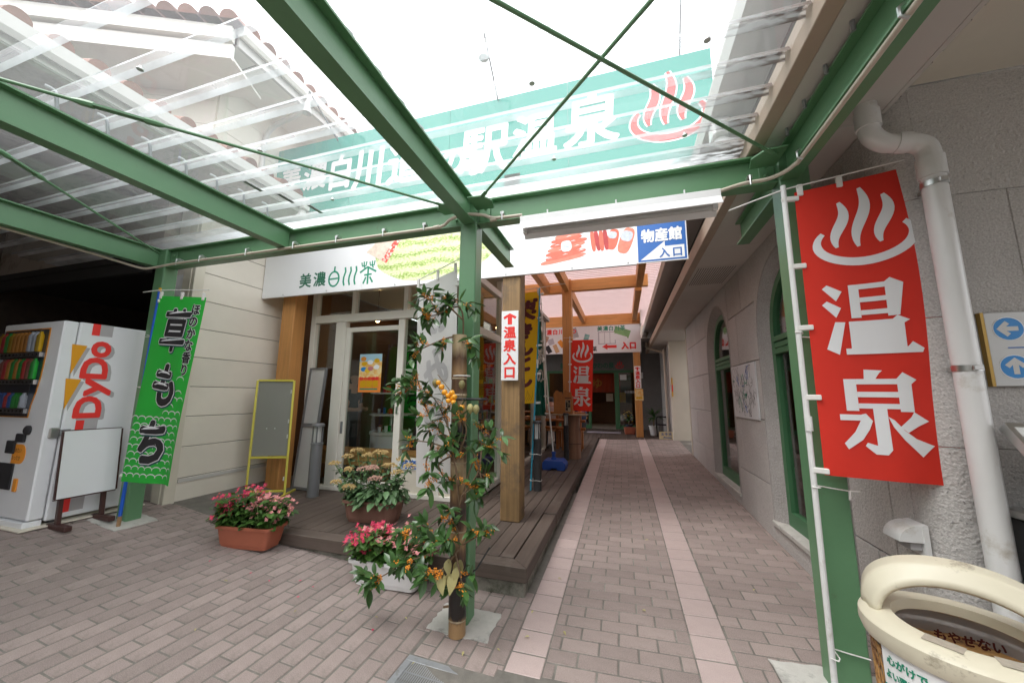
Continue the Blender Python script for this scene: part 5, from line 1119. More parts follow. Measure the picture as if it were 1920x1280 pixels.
# far sign under the pergola end
fs_ = thing('product_sign', 'white product sign hung below the far pergola beam', 'sign', (-1, 12.2, 3.02)); YQ = 12.17
for a, b in ((-2.75, -0.97), (-0.967, 0.57)): B('panel', ALU, fs_, a, b, YQ, YQ + 0.03, 3.02, 3.93)
B('end_panel', ALU, fs_, 0.573, 0.60, YQ, YQ + 1.0, 3.02, 3.93)
Fq = facing((-2.75, YQ, 3.02))
q = MB(); put_text(q, Fq, row('美濃白川八つ', 0.08, 0.66, 0.19, 0.19, 0.02), bold=0.007); put_text(q, Fq, row('入口', 2.75, 0.10, 0.22, 0.24, 0.02), bold=0.015)
strip(q, Fq, [(2.30, 0.20), (2.60, 0.20)], [0.09, 0.09], 0.001); q.add([Fq(x, y, 0.001) for x, y in ((2.14, 0.20), (2.31, 0.30), (2.31, 0.10))], [(0, 1, 2)]); q.build('lettering', REDP, fs_, fix=False)
q = MB(); put_text(q, Fq, row('美濃白川茶', 2.0, 0.72, 0.17, 0.17, 0.01), bold=0.004); q.build('lettering', GRNP, fs_, fix=False)
q = MB(); put_text(q, Fq, row('銘菓', 1.62, 0.05, 0.18, 0.18), bold=0.003); q.build('lettering', BLACKP, fs_, fix=False)
GREYB = mat('product_box_print', (0.48, 0.46, 0.50), 0.5, var=0.15, vscale=6); LGRN = mat('leaf_picture_print', (0.22, 0.40, 0.16), 0.5, var=0.3, vscale=8)
def quad(cx, cy, w, hh, an): c, s = math.cos(an), math.sin(an); return [(cx + a * w / 2 * c - b * hh / 2 * s, cy + a * w / 2 * s + b * hh / 2 * c) for a, b in ((-1, -1), (1, -1), (1, 1), (-1, 1))]
for nm, m_, pts, of in (('picture', GREYB, rect(2.02, 2.58, 0.28, 0.70), 0.001), ('picture', WPRINT, rect(2.06, 2.22, 0.31, 0.67), 0.0018), ('picture', WPRINT, rect(2.24, 2.39, 0.31, 0.67), 0.0018), ('picture', WPRINT, rect(2.41, 2.55, 0.31, 0.67), 0.0018), ('picture', LGRN, quad(2.78, 0.66, 0.5, 0.26, -0.35), 0.0012), ('picture', WPRINT, quad(2.72, 0.47, 0.40, 0.2, -0.35), 0.0014),
                     ('picture', mat('teal_packet_print', (0.20, 0.42, 0.40), 0.5, var=0.3, vscale=9), quad(1.62, 0.44, 0.16, 0.4, -0.3), 0.001), ('picture', GREYP, quad(1.15, 0.66, 0.42, 0.34, 0.3), 0.001), ('picture', BLACKP, quad(0.36, 0.16, 0.16, 0.26, 0.5), 0.0012), ('picture', mat('tan_packet_print', (0.60, 0.38, 0.2), 0.5, var=0.3, vscale=9), quad(0.62, 0.18, 0.14, 0.30, 0.4), 0.0012), ('picture', ORF, quad(0.8, 0.34, 0.15, 0.26, 0.6), 0.0012), ('picture', mat('food_photo_print', (0.45, 0.28, 0.2), 0.5, var=0.4, vscale=20), quad(0.22, 0.55, 0.28, 0.2, -0.4), 0.0012), ('picture', GREYB, quad(0.45, 0.42, 0.2, 0.2, 0.3), 0.001)): patch(fs_, Fq, nm, m_, pts, of)

# map poster on the stucco wall
t = thing('map_poster', 'white illustrated map poster on the grey stucco wall', 'poster', (1.46, 5.3, 1.35))
B('sheet', mat('map_paper', (0.66, 0.66, 0.67), 0.5), t, 1.462, 1.4785, 4.83, 5.77, 1.35, 2.02)
Fm = lambda x, y, d=0.0: V((1.462 - d, 5.77 - x, 1.35 + y)); RR = random.Random(3)
for m_, n_, w in ((BLACKP, 26, 0.006), (GREYP, 14, 0.012), (BLUEP, 7, 0.016), (GRNP, 7, 0.018)):
    q = MB()
    for k in range(n_):
        x, y = RR.uniform(0.08, 0.86), RR.uniform(0.06, 0.6); pts = [(x, y)]
        for j in range(4): x += RR.uniform(-0.07, 0.07); y += RR.uniform(-0.1, 0.1); pts.append((min(0.92, max(0.03, x)), min(0.64, max(0.03, y))))
        strip(q, Fm, pts, [w] * 5, 0.0008 + 0.0001 * k)
    q.build('map_lines', m_, t, fix=False)
q = MB()
for k in range(30): put_text(q, Fm, [(RR.choice('道駅川温泉町橋山'), RR.uniform(0.05, 0.85), RR.uniform(0.05, 0.6), 0.03, 0.03)], off=0.004)
q.build('lettering', BLACKP, t, fix=False)
for y in (4.87, 5.78):
    for z in (1.37, 2.0): pass

# ================================================================== BANNER FLAGS
def cloth_fn(c00, c10, c01, c11, amp, nrm, ph=0.0, kx=5.0, kz=3.0):
    c00, c10, c01, c11, nrm = V(c00), V(c10), V(c01), V(c11), V(nrm)
    def Fn(u, v, d=0.0):
        p = c00.lerp(c10, u).lerp(c01.lerp(c11, u), v)
        w = amp * (math.sin(kx * u + kz * v + ph) * 0.6 + math.sin(2.3 * kx * u - 1.3 * kz * v + 2 * ph) * 0.25) * (0.35 + 0.65 * u) * (0.3 + 0.7 * (1 - v))
        return p + nrm * (w + d)
    return Fn
def flag(name, label, Fn, m_, W_, H_, back=None):
    t = thing(name, label, 'banner flag', tuple(Fn(0, 0)))
    MB().grid(lambda u, v: Fn(u, v), 24, 48).build('cloth', m_, t, smooth='all', fix=False)
    return t, (lambda x, y, d=0.0: Fn(x / W_, y / H_, d))
def tabs(t, Fn, pole_at, m_, vs, us, rod=None, w=0.03):
    """cloth loops: on the pole side at heights vs, along the top at us"""
    for v in vs:
        a, b = Fn(0, v), pole_at(v); d = (b - a); n_ = d.normalized()
        MB().obox(a + V((0, -0.012, -w / 2)) - n_ * 0.02, n_ * (d.length + 0.035), (0, 0.024, 0), (0, 0, w)).build('loop', m_, t, bevel=0.004)
    if rod:
        for u in us:
            a = Fn(u, 1.0); MB().obox(a + V((-w / 2, -0.01, -0.03)), (w, 0, 0), (0, 0.02, 0), (0, 0, 0.075)).build('loop', m_, t, bevel=0.004)
# --- red flag by the right post
Fn = cloth_fn((1.030, 2.47, 1.19), (1.612, 2.455, 1.165), (1.052, 2.49, 2.85), (1.652, 2.48, 2.915), 0.034, (0, -1, 0), 0.6)
t, Fx = flag('red_banner_flag', 'large red banner flag with hot spring mark on the right green post', Fn, RED, 0.6, 1.7)
q = MB(); onsen(q, Fx, 0.07, 1.17, 0.475, 0.47, 0.0025)
put_block(q, Fx, CH_ON, 0.075, 0.665, 0.41, 0.42, 0.0025); put_block(q, Fx, CH_SEN, 0.085, 0.13, 0.40, 0.45, 0.0025); q.build('lettering', WCLOTH, t, fix=False)
pa = lambda v: V((0.995 + 0.0 * v, 2.485, 1.19 + (2.85 - 1.19) * v))
tabs(t, Fn, pa, STRING, (0.012, 0.25, 0.49, 0.715, 0.975), (0.05, 0.38, 0.93), True)
MB().tube([(0.985, 2.50, gz(1, 2.5)), (0.99, 2.49, 1.45), (0.995, 2.485, 2.90)], 0.0145, 10).build('pole', PVC, t, smooth=True)
MB().tube([(0.992, 2.485, 1.42), (0.992, 2.485, 1.50)], 0.0185, 10).build('pole_joint', PVC, t, smooth=True)
MB().tube([(0.69, 2.49, 2.785), (0.995, 2.483, 2.875), (1.64, 2.46, 2.955)], 0.0045, 6).build('cross_rod', STRING, t, smooth=True)
for z in (1.12, 0.28, 1.98):
    q = MB().tube([(0.972, 2.48, z), (1.0, 2.465, z), (1.02, 2.50, z - 0.005), (1.03, 2.592, z - 0.01), (1.10, 2.588, z - 0.02), (1.19, 2.585, z - 0.03)], 0.0035, 5)
    if z == 1.12: q.tube([(1.19, 2.585, z - 0.03), (1.225, 2.56, z - 0.026)], 0.005, 5); q.tube([(1.19, 2.585, z - 0.03), (1.17, 2.55, z - 0.07)], 0.006, 5)
    q.build('tie_string', STRING, t)
# --- green flag by the left post
Fn = cloth_fn((-4.72, 2.46, 0.752), (-4.02, 2.44, 0.76), (-4.60, 2.46, 2.61), (-3.87, 2.44, 2.53), 0.05, (0, -1, 0), 1.2)
t, Fx = flag('green_banner_flag', 'bright green banner flag with black brush letters on the left post', Fn, GRNC, 0.72, 1.85)
wv = MB(); RR = random.Random(5)
for r in range(16):
    y = 0.05 + r * 0.068
    for c in range(8):
        x = 0.02 + c * 0.095 + (0.047 if r % 2 else 0)
        if y > 0.62 and (x < 0.38 or RR.random() < 0.35): continue
        if y > 1.02 or x > 0.66: continue
        pts = [(x + 0.052 * math.cos(math.pi * (1 - k / 8)), y + 0.036 * math.sin(math.pi * (1 - k / 8))) for k in range(9)]; strip(wv, Fx, pts, [0.0035 + 0.006 * math.sin(math.pi * k / 8) for k in range(9)], 0.0018)
wv.build('wave_pattern', WCLOTH, t, fix=False)['kind'] = 'stuff'
big = [('草', 0.14, 1.27, 0.44, 0.46), ('も', 0.15, 0.72, 0.42, 0.46), ('ち', 0.08, 0.16, 0.48, 0.46)]
for nm, m_, of, ex, sh_x in (('letter_shadow', NAVYP, 0.0022, 0.011, 0.012), ('letter_outline', WCLOTH, 0.0036, 0.010, 0.0), ('lettering', BLACKP, 0.0052, 0.0, 0.0)):
    q = MB()
    for (c, x, y, w, h_), bd_ in zip(big, (0.011, 0.019, 0.020)): put_text(q, Fx, [(c, x + sh_x, y - sh_x, w, h_)], bold=bd_ + ex, off=of, shear=0.10)
    q.build(nm, m_, t, fix=False)
sm = column('ほのかな香り', 0.565, 1.78, 0.115, 0.122)
q = MB(); put_text(q, Fx, sm, bold=0.010, off=0.0022); q.build('letter_outline', WCLOTH, t, fix=False); q = MB(); put_text(q, Fx, sm, bold=0.0045, off=0.0036); q.build('lettering', BLACKP, t, fix=False)
tabs(t, Fn, lambda v: V((-4.74 + 0.11 * v, 2.48, 0.75 + 1.86 * v)), STRING, (0.03, 0.97), (0.03, 0.5, 0.95), True)
MB().tube([(-4.79, 2.52, gz(-4.79, 2.5) + 0.1), (-4.70, 2.49, 1.6), (-4.635, 2.475, 2.66)], 0.015, 10).build('pole', BLUEPOLE, t, smooth=True)
MB().tube([(-4.797, 2.522, gz(-4.79, 2.5) + 0.004), (-4.79, 2.52, gz(-4.79, 2.5) + 0.1)], 0.017, 10).build('pole_foot', BAMBOO, t, smooth=True); MB().tube([(-4.635, 2.475, 2.66), (-4.634, 2.475, 2.70)], 0.013, 8).build('pole_cap', YELC, t)
MB().tube([(-4.90, 2.475, 2.675), (-4.63, 2.463, 2.672), (-3.84, 2.44, 2.605)], 0.005, 6).build('cross_rod', STRING, t, smooth=True)
for z in (2.2, 1.66, 0.92): MB().tube([(-4.72, 2.47, z), (-4.78, 2.55, z), (-4.85, 2.59, z + 0.01), (-4.99, 2.59, z + 0.01)], 0.0035, 5).build('tie_string', STRING, t)
# --- white flag behind the middle post (seen from the back)
Fn = cloth_fn((-1.66, 2.78, 0.86), (-1.33, 2.84, 0.80), (-1.70, 2.72, 2.545), (-1.385, 2.86, 2.72), 0.03, (-0.3, -0.95, 0), 0.2, 4, 4)
t, Fx = flag('white_banner_flag', 'white banner flag with faint grey letters beside the middle green post', Fn, WHTC, 0.36, 1.8)
q = MB(); put_text(q, Fx, [('お', 0.06, 1.28, 0.22, 0.38), ('み', 0.06, 0.82, 0.22, 0.40), ('や', 0.06, 0.38, 0.22, 0.38)], bold=0.011, off=0.002, mirror=True); q.build('lettering', FAINT, t, fix=False)
MB().tube([(-1.315, 2.85, gz(-1.3, 2.85)), (-1.335, 2.85, 1.5), (-1.35, 2.855, 2.82)], 0.0125, 8).build('pole', PVC, t, smooth=True); MB().tube([(-1.35, 2.855, 2.82), (-1.35, 2.855, 2.845)], 0.016, 8).build('pole_cap', BEIGE, t)
MB().tube([(-1.71, 2.72, 2.60), (-1.35, 2.84, 2.815), (-1.17, 2.90, 2.92)], 0.004, 6).build('cross_rod', STRING, t, smooth=True)
for u in (0.02, 0.5, 0.95): a = Fn(u, 1.0); MB().obox(a + V((-0.012, -0.008, -0.02)), (0.024, 0, 0), (0, 0.016, 0), (0, 0, 0.09)).build('loop', STRING, t, bevel=0.003)
for v in (0.5, 0.93): a = Fn(1.0, v); MB().obox(a + V((-0.02, -0.01, -0.02)), (0.075, 0, 0), (0, 0.02, 0), (0, 0, 0.035)).build('loop', STRING, t, bevel=0.003)
# --- yellow flag on the bollard
Fn = cloth_fn((-1.74, 5.40, 1.47), (-1.245, 5.36, 1.50), (-1.70, 5.40, 3.20), (-1.19, 5.36, 3.215), 0.03, (0, -1, 0), 2.0)
t, Fx = flag('yellow_banner_flag', 'yellow banner flag with maroon letters behind the weathered post', Fn, YELC, 0.5, 1.72)
q = MB(); put_text(q, Fx, [('栗', 0.07, 1.27, 0.40, 0.36), ('き', 0.08, 0.98, 0.36, 0.26), ('ん', 0.08, 0.72, 0.36, 0.26), ('と', 0.08, 0.48, 0.36, 0.26), ('ん', 0.08, 0.24, 0.36, 0.26)], bold=0.020, off=0.003, shear=0.12)
RR = random.Random(9)
for k in range(7): x = 0.2 + 0.035 * k; strip(q, Fx, [(x, 0.04), (x + 0.03, 0.10), (x + 0.01 * RR.uniform(-3, 5), 0.18 + 0.03 * RR.random())], [0.004, 0.004, 0.002], 0.003)
q.build('lettering', MAROON, t, fix=False)
tabs(t, Fn, lambda v: V((-1.2, 5.35, 1.5 + 1.715 * v)), STRING, (), (0.05, 0.5, 0.96), True)
for v in (0.0, 0.25, 0.5, 0.75, 0.97): a = Fn(1.0, v); MB().obox(a + V((-0.02, -0.012, -0.015)), (0.085, 0, 0.01), (0, 0.024, 0), (0, 0, 0.03)).build('loop', STRING, t, bevel=0.003)
MB().tube([(-1.31, 5.27, dz(5.3)), (-1.28, 5.30, 1.0), (-1.22, 5.34, 2.2), (-1.18, 5.35, 3.27)], [0.0125, 0.0125, 0.011, 0.010], 8).build('pole', CYANPOLE, t, smooth=True); MB().tube([(-1.225, 5.34, 2.02), (-1.22, 5.34, 2.15)], 0.016, 8).build('pole_joint', PVC, t, smooth=True)
MB().tube([(-1.80, 5.38, 3.235), (-1.18, 5.34, 3.265), (-0.78, 5.32, 3.29)], 0.004, 6).build('cross_rod', STRING, t, smooth=True)
# --- teal flag on the blue water base
Fn = cloth_fn((-1.64, 6.90, 1.24), (-1.40, 6.86, 1.24), (-1.66, 6.90, 3.40), (-1.52, 6.86, 3.52), 0.05, (0, -1, 0), 0.9, 6, 2)
t, Fx = flag('teal_banner_flag', 'dark teal banner flag on a white pole in a blue water base', Fn, TEALC, 0.3, 2.2)
q = MB(); put_text(q, Fx, [('茶', 0.10, 0.95, 0.24, 0.3), ('の', 0.08, 0.6, 0.22, 0.3)], bold=0.01, off=0.004); q.build('lettering', WCLOTH, t, fix=False)
MB().tube([(-1.262, 6.80, 0.58), (-1.36, 6.83, 1.6), (-1.50, 6.85, 3.62)], [0.016, 0.014, 0.011], 8).build('pole', PVC, t, smooth=True)
for v in (0.02, 0.16, 0.3, 0.45, 0.62, 0.8, 0.95): a = Fn(1.0, v); MB().obox(a + V((-0.02, -0.014, -0.015)), (0.09 - 0.02 * v, 0, 0), (0, 0.028, 0), (0, 0, 0.03)).build('loop', STRING, t, bevel=0.003)
z = dz(6.8); base = MB(); 
base.prism([(-0.20, 0.0), (-0.06, 0.0), (-0.05, 0.03), (0.05, 0.03), (0.06, 0.0), (0.20, 0.0), (0.21, 0.06), (0.21, 0.11), (0.15, 0.17), (-0.17, 0.17), (-0.21, 0.12), (-0.21, 0.05)], (-1.235, 6.66, z), (1, 0, 0), (0, 0, 1), (0, 0.34, 0)).build('water_base', BLUEPL, t, bevel=0.012)
MB().lathe([(0.05, 0), (0.05, 0.03), (0.03, 0.04), (0.03, 0.10), (0.04, 0.105), (0.04, 0.13), (0.02, 0.14)], (-1.255, 6.80, z + 0.171), 14).build('pole_socket', BLUEPL, t, smooth=True)
# --- small red flag by the second orange post
Fn = cloth_fn((-1.13, 8.17, 1.30), (-0.655, 8.13, 1.285), (-1.075, 8.17, 2.86), (-0.59, 8.13, 2.845), 0.02, (0, -1, 0), 2.6)
t, Fx = flag('red_banner_flag', 'smaller red banner flag with hot spring mark beside the orange pergola post', Fn, RED, 0.48, 1.57)
q = MB(); onsen(q, Fx, 0.03, 1.05, 0.43, 0.47, 0.0025); put_block(q, Fx, CH_ON, 0.05, 0.60, 0.38, 0.39, 0.0025); put_block(q, Fx, CH_SEN, 0.055, 0.10, 0.38, 0.42, 0.0025); q.build('lettering', WCLOTH, t, fix=False)
for v in (0.4, 0.65, 0.98, 0.18): a = Fn(0, v); MB().obox(a + V((-0.06, -0.01, -0.015)), (0.075, 0, 0), (0, 0.02, 0), (0, 0, 0.03)).build('loop', STRING, t)
MB().tube([(-1.17, 8.2, dz(8.2)), (-1.115, 8.19, 2.95)], 0.012, 8).build('pole', PVC, t, smooth=True); MB().tube([(-1.25, 8.18, 2.92), (-0.57, 8.12, 2.90)], 0.004, 6).build('cross_rod', STRING, t)

# ================================================================== VENDING MACHINE
VX, VY, VZ = -5.22, 2.08, 0.41
vm = thing('vending_machine', 'white drinks vending machine with red and orange lettering on its side', 'vending machine', (VX - 0.55, VY + 0.35, VZ))
VMW = mat('vending_white', (0.74, 0.755, 0.775), 0.3, var=0.03)
MB().box(VX - 1.05, VX, VY + 0.11, VY + 0.80, VZ, 2.31).build('cabinet', VMW, vm, bevel=0.012)
MB().box(VX - 1.05, VX - 0.002, VY, VY + 0.104, VZ + 0.03, 2.305).build('door', VMW, vm, bevel=0.012)
MB().box(VX - 1.05, VX - 0.01, VY - 0.02, VY + 0.1, VZ - 0.03, VZ + 0.022).build('kick_plate', VMW, vm, bevel=0.006)
zx = VX - 0.20
fr_ = MB().prism([(-0.80, 0), (-0.10, 0), (-0.085, 0.12), (-0.04, 0.25), (-0.012, 0.40), (0.0, 0.60), (-0.002, 0.88), (-0.80, 0.88)], (zx, VY - 0.004, 1.36), (1, 0, 0), (0, 0, 1), (0, 0.004, 0)).build('window_trim', mat('orange_trim', (0.62, 0.24, 0.02), 0.4), vm)
MB().prism([(-0.80, 0.012), (-0.115, 0.012), (-0.10, 0.12), (-0.056, 0.25), (-0.03, 0.40), (-0.02, 0.60), (-0.02, 0.865), (-0.80, 0.865)], (zx, VY - 0.0055, 1.36), (1, 0, 0), (0, 0, 1), (0, 0.0012, 0)).build('window_back', mat('display_blue_black', (0.02, 0.03, 0.05), 0.3), vm)
for r, (zz, xr) in enumerate(((1.95, 0.05), (1.68, 0.06), (1.40, 0.13))):
    x = zx - xr - 0.02; k = 0
    while x > VX - 1.0:
        c_ = [REDP, YELC, GRNC, BLUEP, ORF, mat('can_%d' % r, (0.25, 0.12, 0.06), 0.4) if k == 0 else TERRA, ALU][R.randrange(7)]
        q = MB().lathe([(0.018, 0), (0.027, 0.006), (0.027, 0.115 + 0.05 * (r != 2)), (0.012, 0.135 + 0.055 * (r != 2)), (0.012, 0.15 + 0.055 * (r != 2))], (x - 0.03, VY - 0.022, zz + 0.048), 10); q.build('drink_sample', c_, vm, smooth=True)
        x -= 0.068; k += 1
    B('price_rail', STEEL, vm, VX - 1.0, zx - xr, VY - 0.03, VY - 0.006, zz, zz + 0.045)
    for k in range(10): B('button', BLACKP, vm, zx - xr - 0.05 - k * 0.068, zx - xr - 0.025 - k * 0.068, VY - 0.034, VY - 0.0302, zz + 0.012, zz + 0.034)
B('window_glass', DGLASS, vm, VX - 1.0, zx - 0.03, VY - 0.055, VY - 0.052, 1.37, 2.22)
MB().box(zx - 0.20, zx - 0.06, VY - 0.02, VY, 1.13, 1.21).build('coin_unit', BLACKP, vm, bevel=0.006); MB().box(zx - 0.34, zx - 0.20, VY - 0.018, VY, 1.02, 1.14).build('bill_unit', BLACKP, vm, bevel=0.006)
MB().lathe([(0.045, 0), (0.045, 0.02), (0.03, 0.03)], (0, 0, 0), 14).build('coin_return', BLACKP, vm).matrix_basis = Matrix.Translation((zx - 0.04, VY, 1.245)) @ Matrix.Rotation(rad(90), 4, 'X')
q = MB(); q.prism([(0, 0), (0.14, 0)] + [(0.14 + 0.08 * math.sin(a), 0.09 - 0.09 * math.cos(a)) for a in [math.pi * k / 10 for k in range(1, 10)]] + [(0.14, 0.18), (0.0, 0.18)], (zx - 0.24, VY - 0.003, 0.93), (1, 0, 0), (0, 0, 1), (0, 0.003, 0)); q.build('price_label', ORF, vm)
q = MB(); put_text(q, facing((zx - 0.24, VY - 0.0032, 0.93)), row('つめたい', 0.01, 0.10, 0.036, 0.05) + row('あったか', 0.01, 0.03, 0.036, 0.05)); q.build('lettering', BLACKP, vm, fix=False)
MB().box(zx - 0.60, zx - 0.16, VY - 0.012, VY, 0.69, 0.93).build('delivery_flap', BLACKP, vm, bevel=0.006)
MB().box(zx - 0.115, zx - 0.05, VY - 0.012, VY, 0.68, 0.80).build('coin_cup', ORF, vm, bevel=0.02)
MB().box(VX - 0.05, VX + 0.018, VY + 0.03, VY + 0.10, 1.17, 1.27).build('padlock_housing', STEEL, vm, bevel=0.01); MB().box(VX + 0.0005, VX + 0.012, VY + 0.10, VY + 0.17, 1.19, 1.25).build('hasp', GALV, vm)
# side lettering (turned on its side, reading upwards)
Fs = lambda x, y, d=0.0: V((VX + d, VY + y, x))        # x up the machine, y towards the back
def side(x): return x
txt = []
Fv = lambda x, y, d=0.0: V((VX + d, VY + 0.36 - y, 1.36 + x))
def dyd(mb, off, dx=0.0, dy=0.0, bold=0.011):
    put_text(mb, Fv, [('D', 0.0 + dx, 0.0 + dy, 0.20, 0.185), ('y', 0.215 + dx, -0.05 + dy, 0.17, 0.185), ('D', 0.395 + dx, 0.0 + dy, 0.20, 0.185), ('o', 0.615 + dx, 0.0 + dy, 0.15, 0.135)], bold=bold, off=off, fit=True)
q = MB(); dyd(q, 0.001, -0.02, -0.03); q.build('letter_shadow', GREYP, vm, fix=False); q = MB(); dyd(q, 0.003); q.build('lettering', REDP, vm, fix=False)
OR2 = mat('amber_print', (0.72, 0.32, 0.015), 0.4)
for k, x in enumerate((0.02, 0.36)):
    for m_, of, sx, sy, nm in ((GREYP, 0.001, -0.02, -0.025, 'mark_shadow'), (OR2, 0.0025, 0, 0, 'mark')):
        MB().add([Fv(a + sx, b + sy, of) for a, b in ((x + 0.06, 0.26), (x + 0.36, 0.285), (x + 0.355, 0.175))], [(0, 1, 2)]).build(nm, m_, vm, fix=False)
for x0, x1 in ((0.83, 0.95), (-0.15, -0.03)):
    MB().add([Fv(a, b, 0.002) for a, b in ((x0, 0.10), (x1, 0.10), (x1, 0.16), (x0, 0.16))], [(0, 1, 2, 3)]).build('red_bar', REDP, vm, fix=False); MB().add([Fv(a, b, 0.001) for a, b in ((x0, 0.0), (x1, 0.0), (x1, 0.10), (x0, 0.10))], [(0, 1, 2, 3)]).build('grey_bar', GREYP, vm, fix=False)
MB().add([Fv(a, b, 0.002) for a, b in ((-0.9, 0.10), (-0.76, 0.10), (-0.76, 0.16), (-0.9, 0.16))], [(0, 1, 2, 3)]).build('red_bar', REDP, vm, fix=False); MB().add([Fv(a, b, 0.001) for a, b in ((-0.9, 0.0), (-0.76, 0.0), (-0.76, 0.10), (-0.9, 0.10))], [(0, 1, 2, 3)]).build('grey_bar', GREYP, vm, fix=False)
for x in (VX - 0.10, VX - 0.95): B('foot', BOLLD, vm, x, x + 0.08, VY + 0.15, VY + 0.23, gz(-5.4, 2.2) - 0.02, VZ)
t = thing('base_board', 'pale board laid under the vending machine', 'board', (VX - 0.4, VY + 0.3, 0.36)); zb = gz(-5.3, 2.1)
MB().obox((VX - 1.3, VY - 0.06, gz(-6.5, 2) + 0.012), (1.36, 0, gz(-5.16, 2) - gz(-6.5, 2)), (0, 0.9, 0), (0, 0, 0.014)).build('plank', CREAM, t, bevel=0.003)
# white board on brown legs leaning at its side
bd = thing('blank_notice_stand', 'blank white notice board on dark brown feet beside the vending machine', 'notice board', (-5.05, 2.35, 0.36))
xb = -5.06
for y in (2.22, 2.52):
    z0 = gz(xb, y); MB().bar((xb - 0.02, y, z0 + 0.05), (xb - 0.09, y, 1.22), 0.03, 0.035).build('leg', BROWN, bd); MB().box(xb - 0.14, xb + 0.16, y - 0.025, y + 0.025, z0 + 0.003, z0 + 0.05).build('foot', BROWN, bd, bevel=0.006)
u_ = V((-0.07, 0, 0.80)).normalized()
MB().obox(V((xb - 0.018, 2.17, 0.62)), (0, 0.42, 0), u_ * 0.62, V((0.018, 0, 0.0016))).build('board', mat('blank_board', (0.70, 0.72, 0.73), 0.35, var=0.02), bd, bevel=0.003)
q = MB()
for z, hh in ((0.612, 0.012), (1.238, 0.012)): MB().obox(V((xb - 0.022 - (z - 0.62) * 0.087, 2.158, z)), (0, 0.434, 0), (0.022, 0, 0), (0, 0, hh * 0.6)).build('edge_strip', BROWN, bd)
for y in (2.160, 2.5905): MB().obox(V((xb - 0.02, y, 0.624)), (0, 0.011, 0), u_ * 0.612, (0.022, 0, 0)).build('edge_strip', BROWN, bd)

# ================================================================== YELLOW SIGN FRAME + LEANING BOARD
yf = thing('yellow_sign_frame', 'chipped yellow steel sign frame with a grey panel on the deck', 'sign frame', (-4.6, 3.95, 0.26))
a0, a1 = V((-4.80, 3.80, dz(3.8))), V((-4.36, 3.99, dz(4.0))); le = V((-0.045, 0.03, 0)); dU = (a1 - a0).normalized(); dV = V((0, 0, 1))
def bt_(p, q, nm='bar', w=0.026): MB().bar(p, q, w).build(nm, YELM, yf, bevel=0.003)
top = 1.53
for p in (a0, a1): bt_(p + V((0, 0, 0.02)), p + le + V((0, 0, top)), 'upright')
for z in (0.07, 0.50, top): bt_(a0 + dU * 0.015 + le * (z / top) + V((0, 0, z)), a1 - dU * 0.015 + le * (z / top) + V((0, 0, z)), 'rail')
for p in (a0, a1):
    nn = V((dU.y, -dU.x, 0)); bt_(p + nn * 0.30 + V((0, 0, 0.015)), p - nn * 0.30 + V((0, 0, 0.015)), 'foot')
MB().obox(a0 + dU * 0.016 + le * 0.34 + V((0, 0, 0.52)) + V((0.0, 0.004, 0)), dU * ((a1 - a0).length - 0.032), le * 0.65 + V((0, 0, 0.995)), V((0.0, 0.006, 0))).build('panel', GBOARD, yf)
for k in (0.35, 0.55): MB().lathe([(0.008, 0), (0.006, 0.004)], (0, 0, 0), 8).build('rivet', WHITE, yf).matrix_basis = Matrix.Translation(a0 + dU * (0.52 * k) + le * 0.6 + V((0.0, -0.004, 0.88))) @ Matrix.Rotation(rad(90), 4, 'X')
for z in (0.2, 0.75, 0.95, 1.35): MB().obox(a1 + le * (z / top) + V((-0.03, -0.018, z)), (0.02, 0, 0), (0, 0.003, 0), (0, 0, 0.05)).build('tape_scrap', STRING, yf)
lb = thing('leaning_whiteboard', 'aluminium-framed white board leaning behind the yellow frame', 'board', (-4.4, 4.28, 0.27))
o_, uU, uV = V((-4.56, 4.30, dz(4.3) + 0.01)), V((0.30, -0.02, 0)), V((0.06, 0.085, 1.72))
MB().obox(o_ + V((0, 0.0, 0)), uU, uV, (0.0, 0.016, 0)).build('panel', mat('old_whiteboard', (0.50, 0.50, 0.49), 0.4, var=0.06), lb)
for f0, f1 in ((0.0, 0.02), (0.50, 0.53), (0.985, 1.0)): MB().obox(o_ + uV * f0 + V((-0.01, -0.012, 0)), uU + V((0.02, 0, 0)), uV * (f1 - f0), (0, 0.03, 0)).build('frame_bar', BOLLG, lb)
for s in (0.0, 1.0): MB().obox(o_ + uU * s + V((-0.014, -0.014, 0)), (0.028, 0, 0), uV, (0, 0.033, 0)).build('frame_bar', BOLLG, lb)

# ================================================================== BOLLARD LIGHTS
def bollard(label, x, y, m_, hgt, r=0.06):
    z = dz(y); t = thing('bollard_light', label, 'bollard light', (x, y, z), 'bollard lights on the deck')
    MB().lathe([(r, 0), (r, hgt * 0.70), (r * 1.06, hgt * 0.705), (r * 1.06, hgt * 0.73), (r * 0.9, hgt * 0.735)], (x, y, z), 24).build('column', m_, t, smooth=True)
    MB().lathe([(r * 0.66, hgt * 0.736), (r * 0.66, hgt * 0.955)], (x, y, z), 20).build('diffuser', DIFF, t, smooth=True)
    for a in (0.6, 2.17, 3.74, 5.31): MB().box(-0.006, 0.006, -0.006, 0.006, hgt * 0.736, hgt * 0.955, Matrix.Translation((x + r * 0.85 * math.cos(a), y + r * 0.85 * math.sin(a), z))).build('rib', m_, t)
    MB().lathe([(r * 1.12, hgt * 0.956), (r * 1.12, hgt * 0.985), (r * 0.9, hgt)], (x, y, z), 24).build('cap', m_, t, smooth=True)
    return t
bollard('grey metal bollard light beside the yellow sign frame', -4.0, 4.10, BOLLG, 0.95, 0.072)
t = bollard('dark bollard light with a cyan pole tied to it', -1.215, 5.30, BOLLD, 0.97, 0.058)
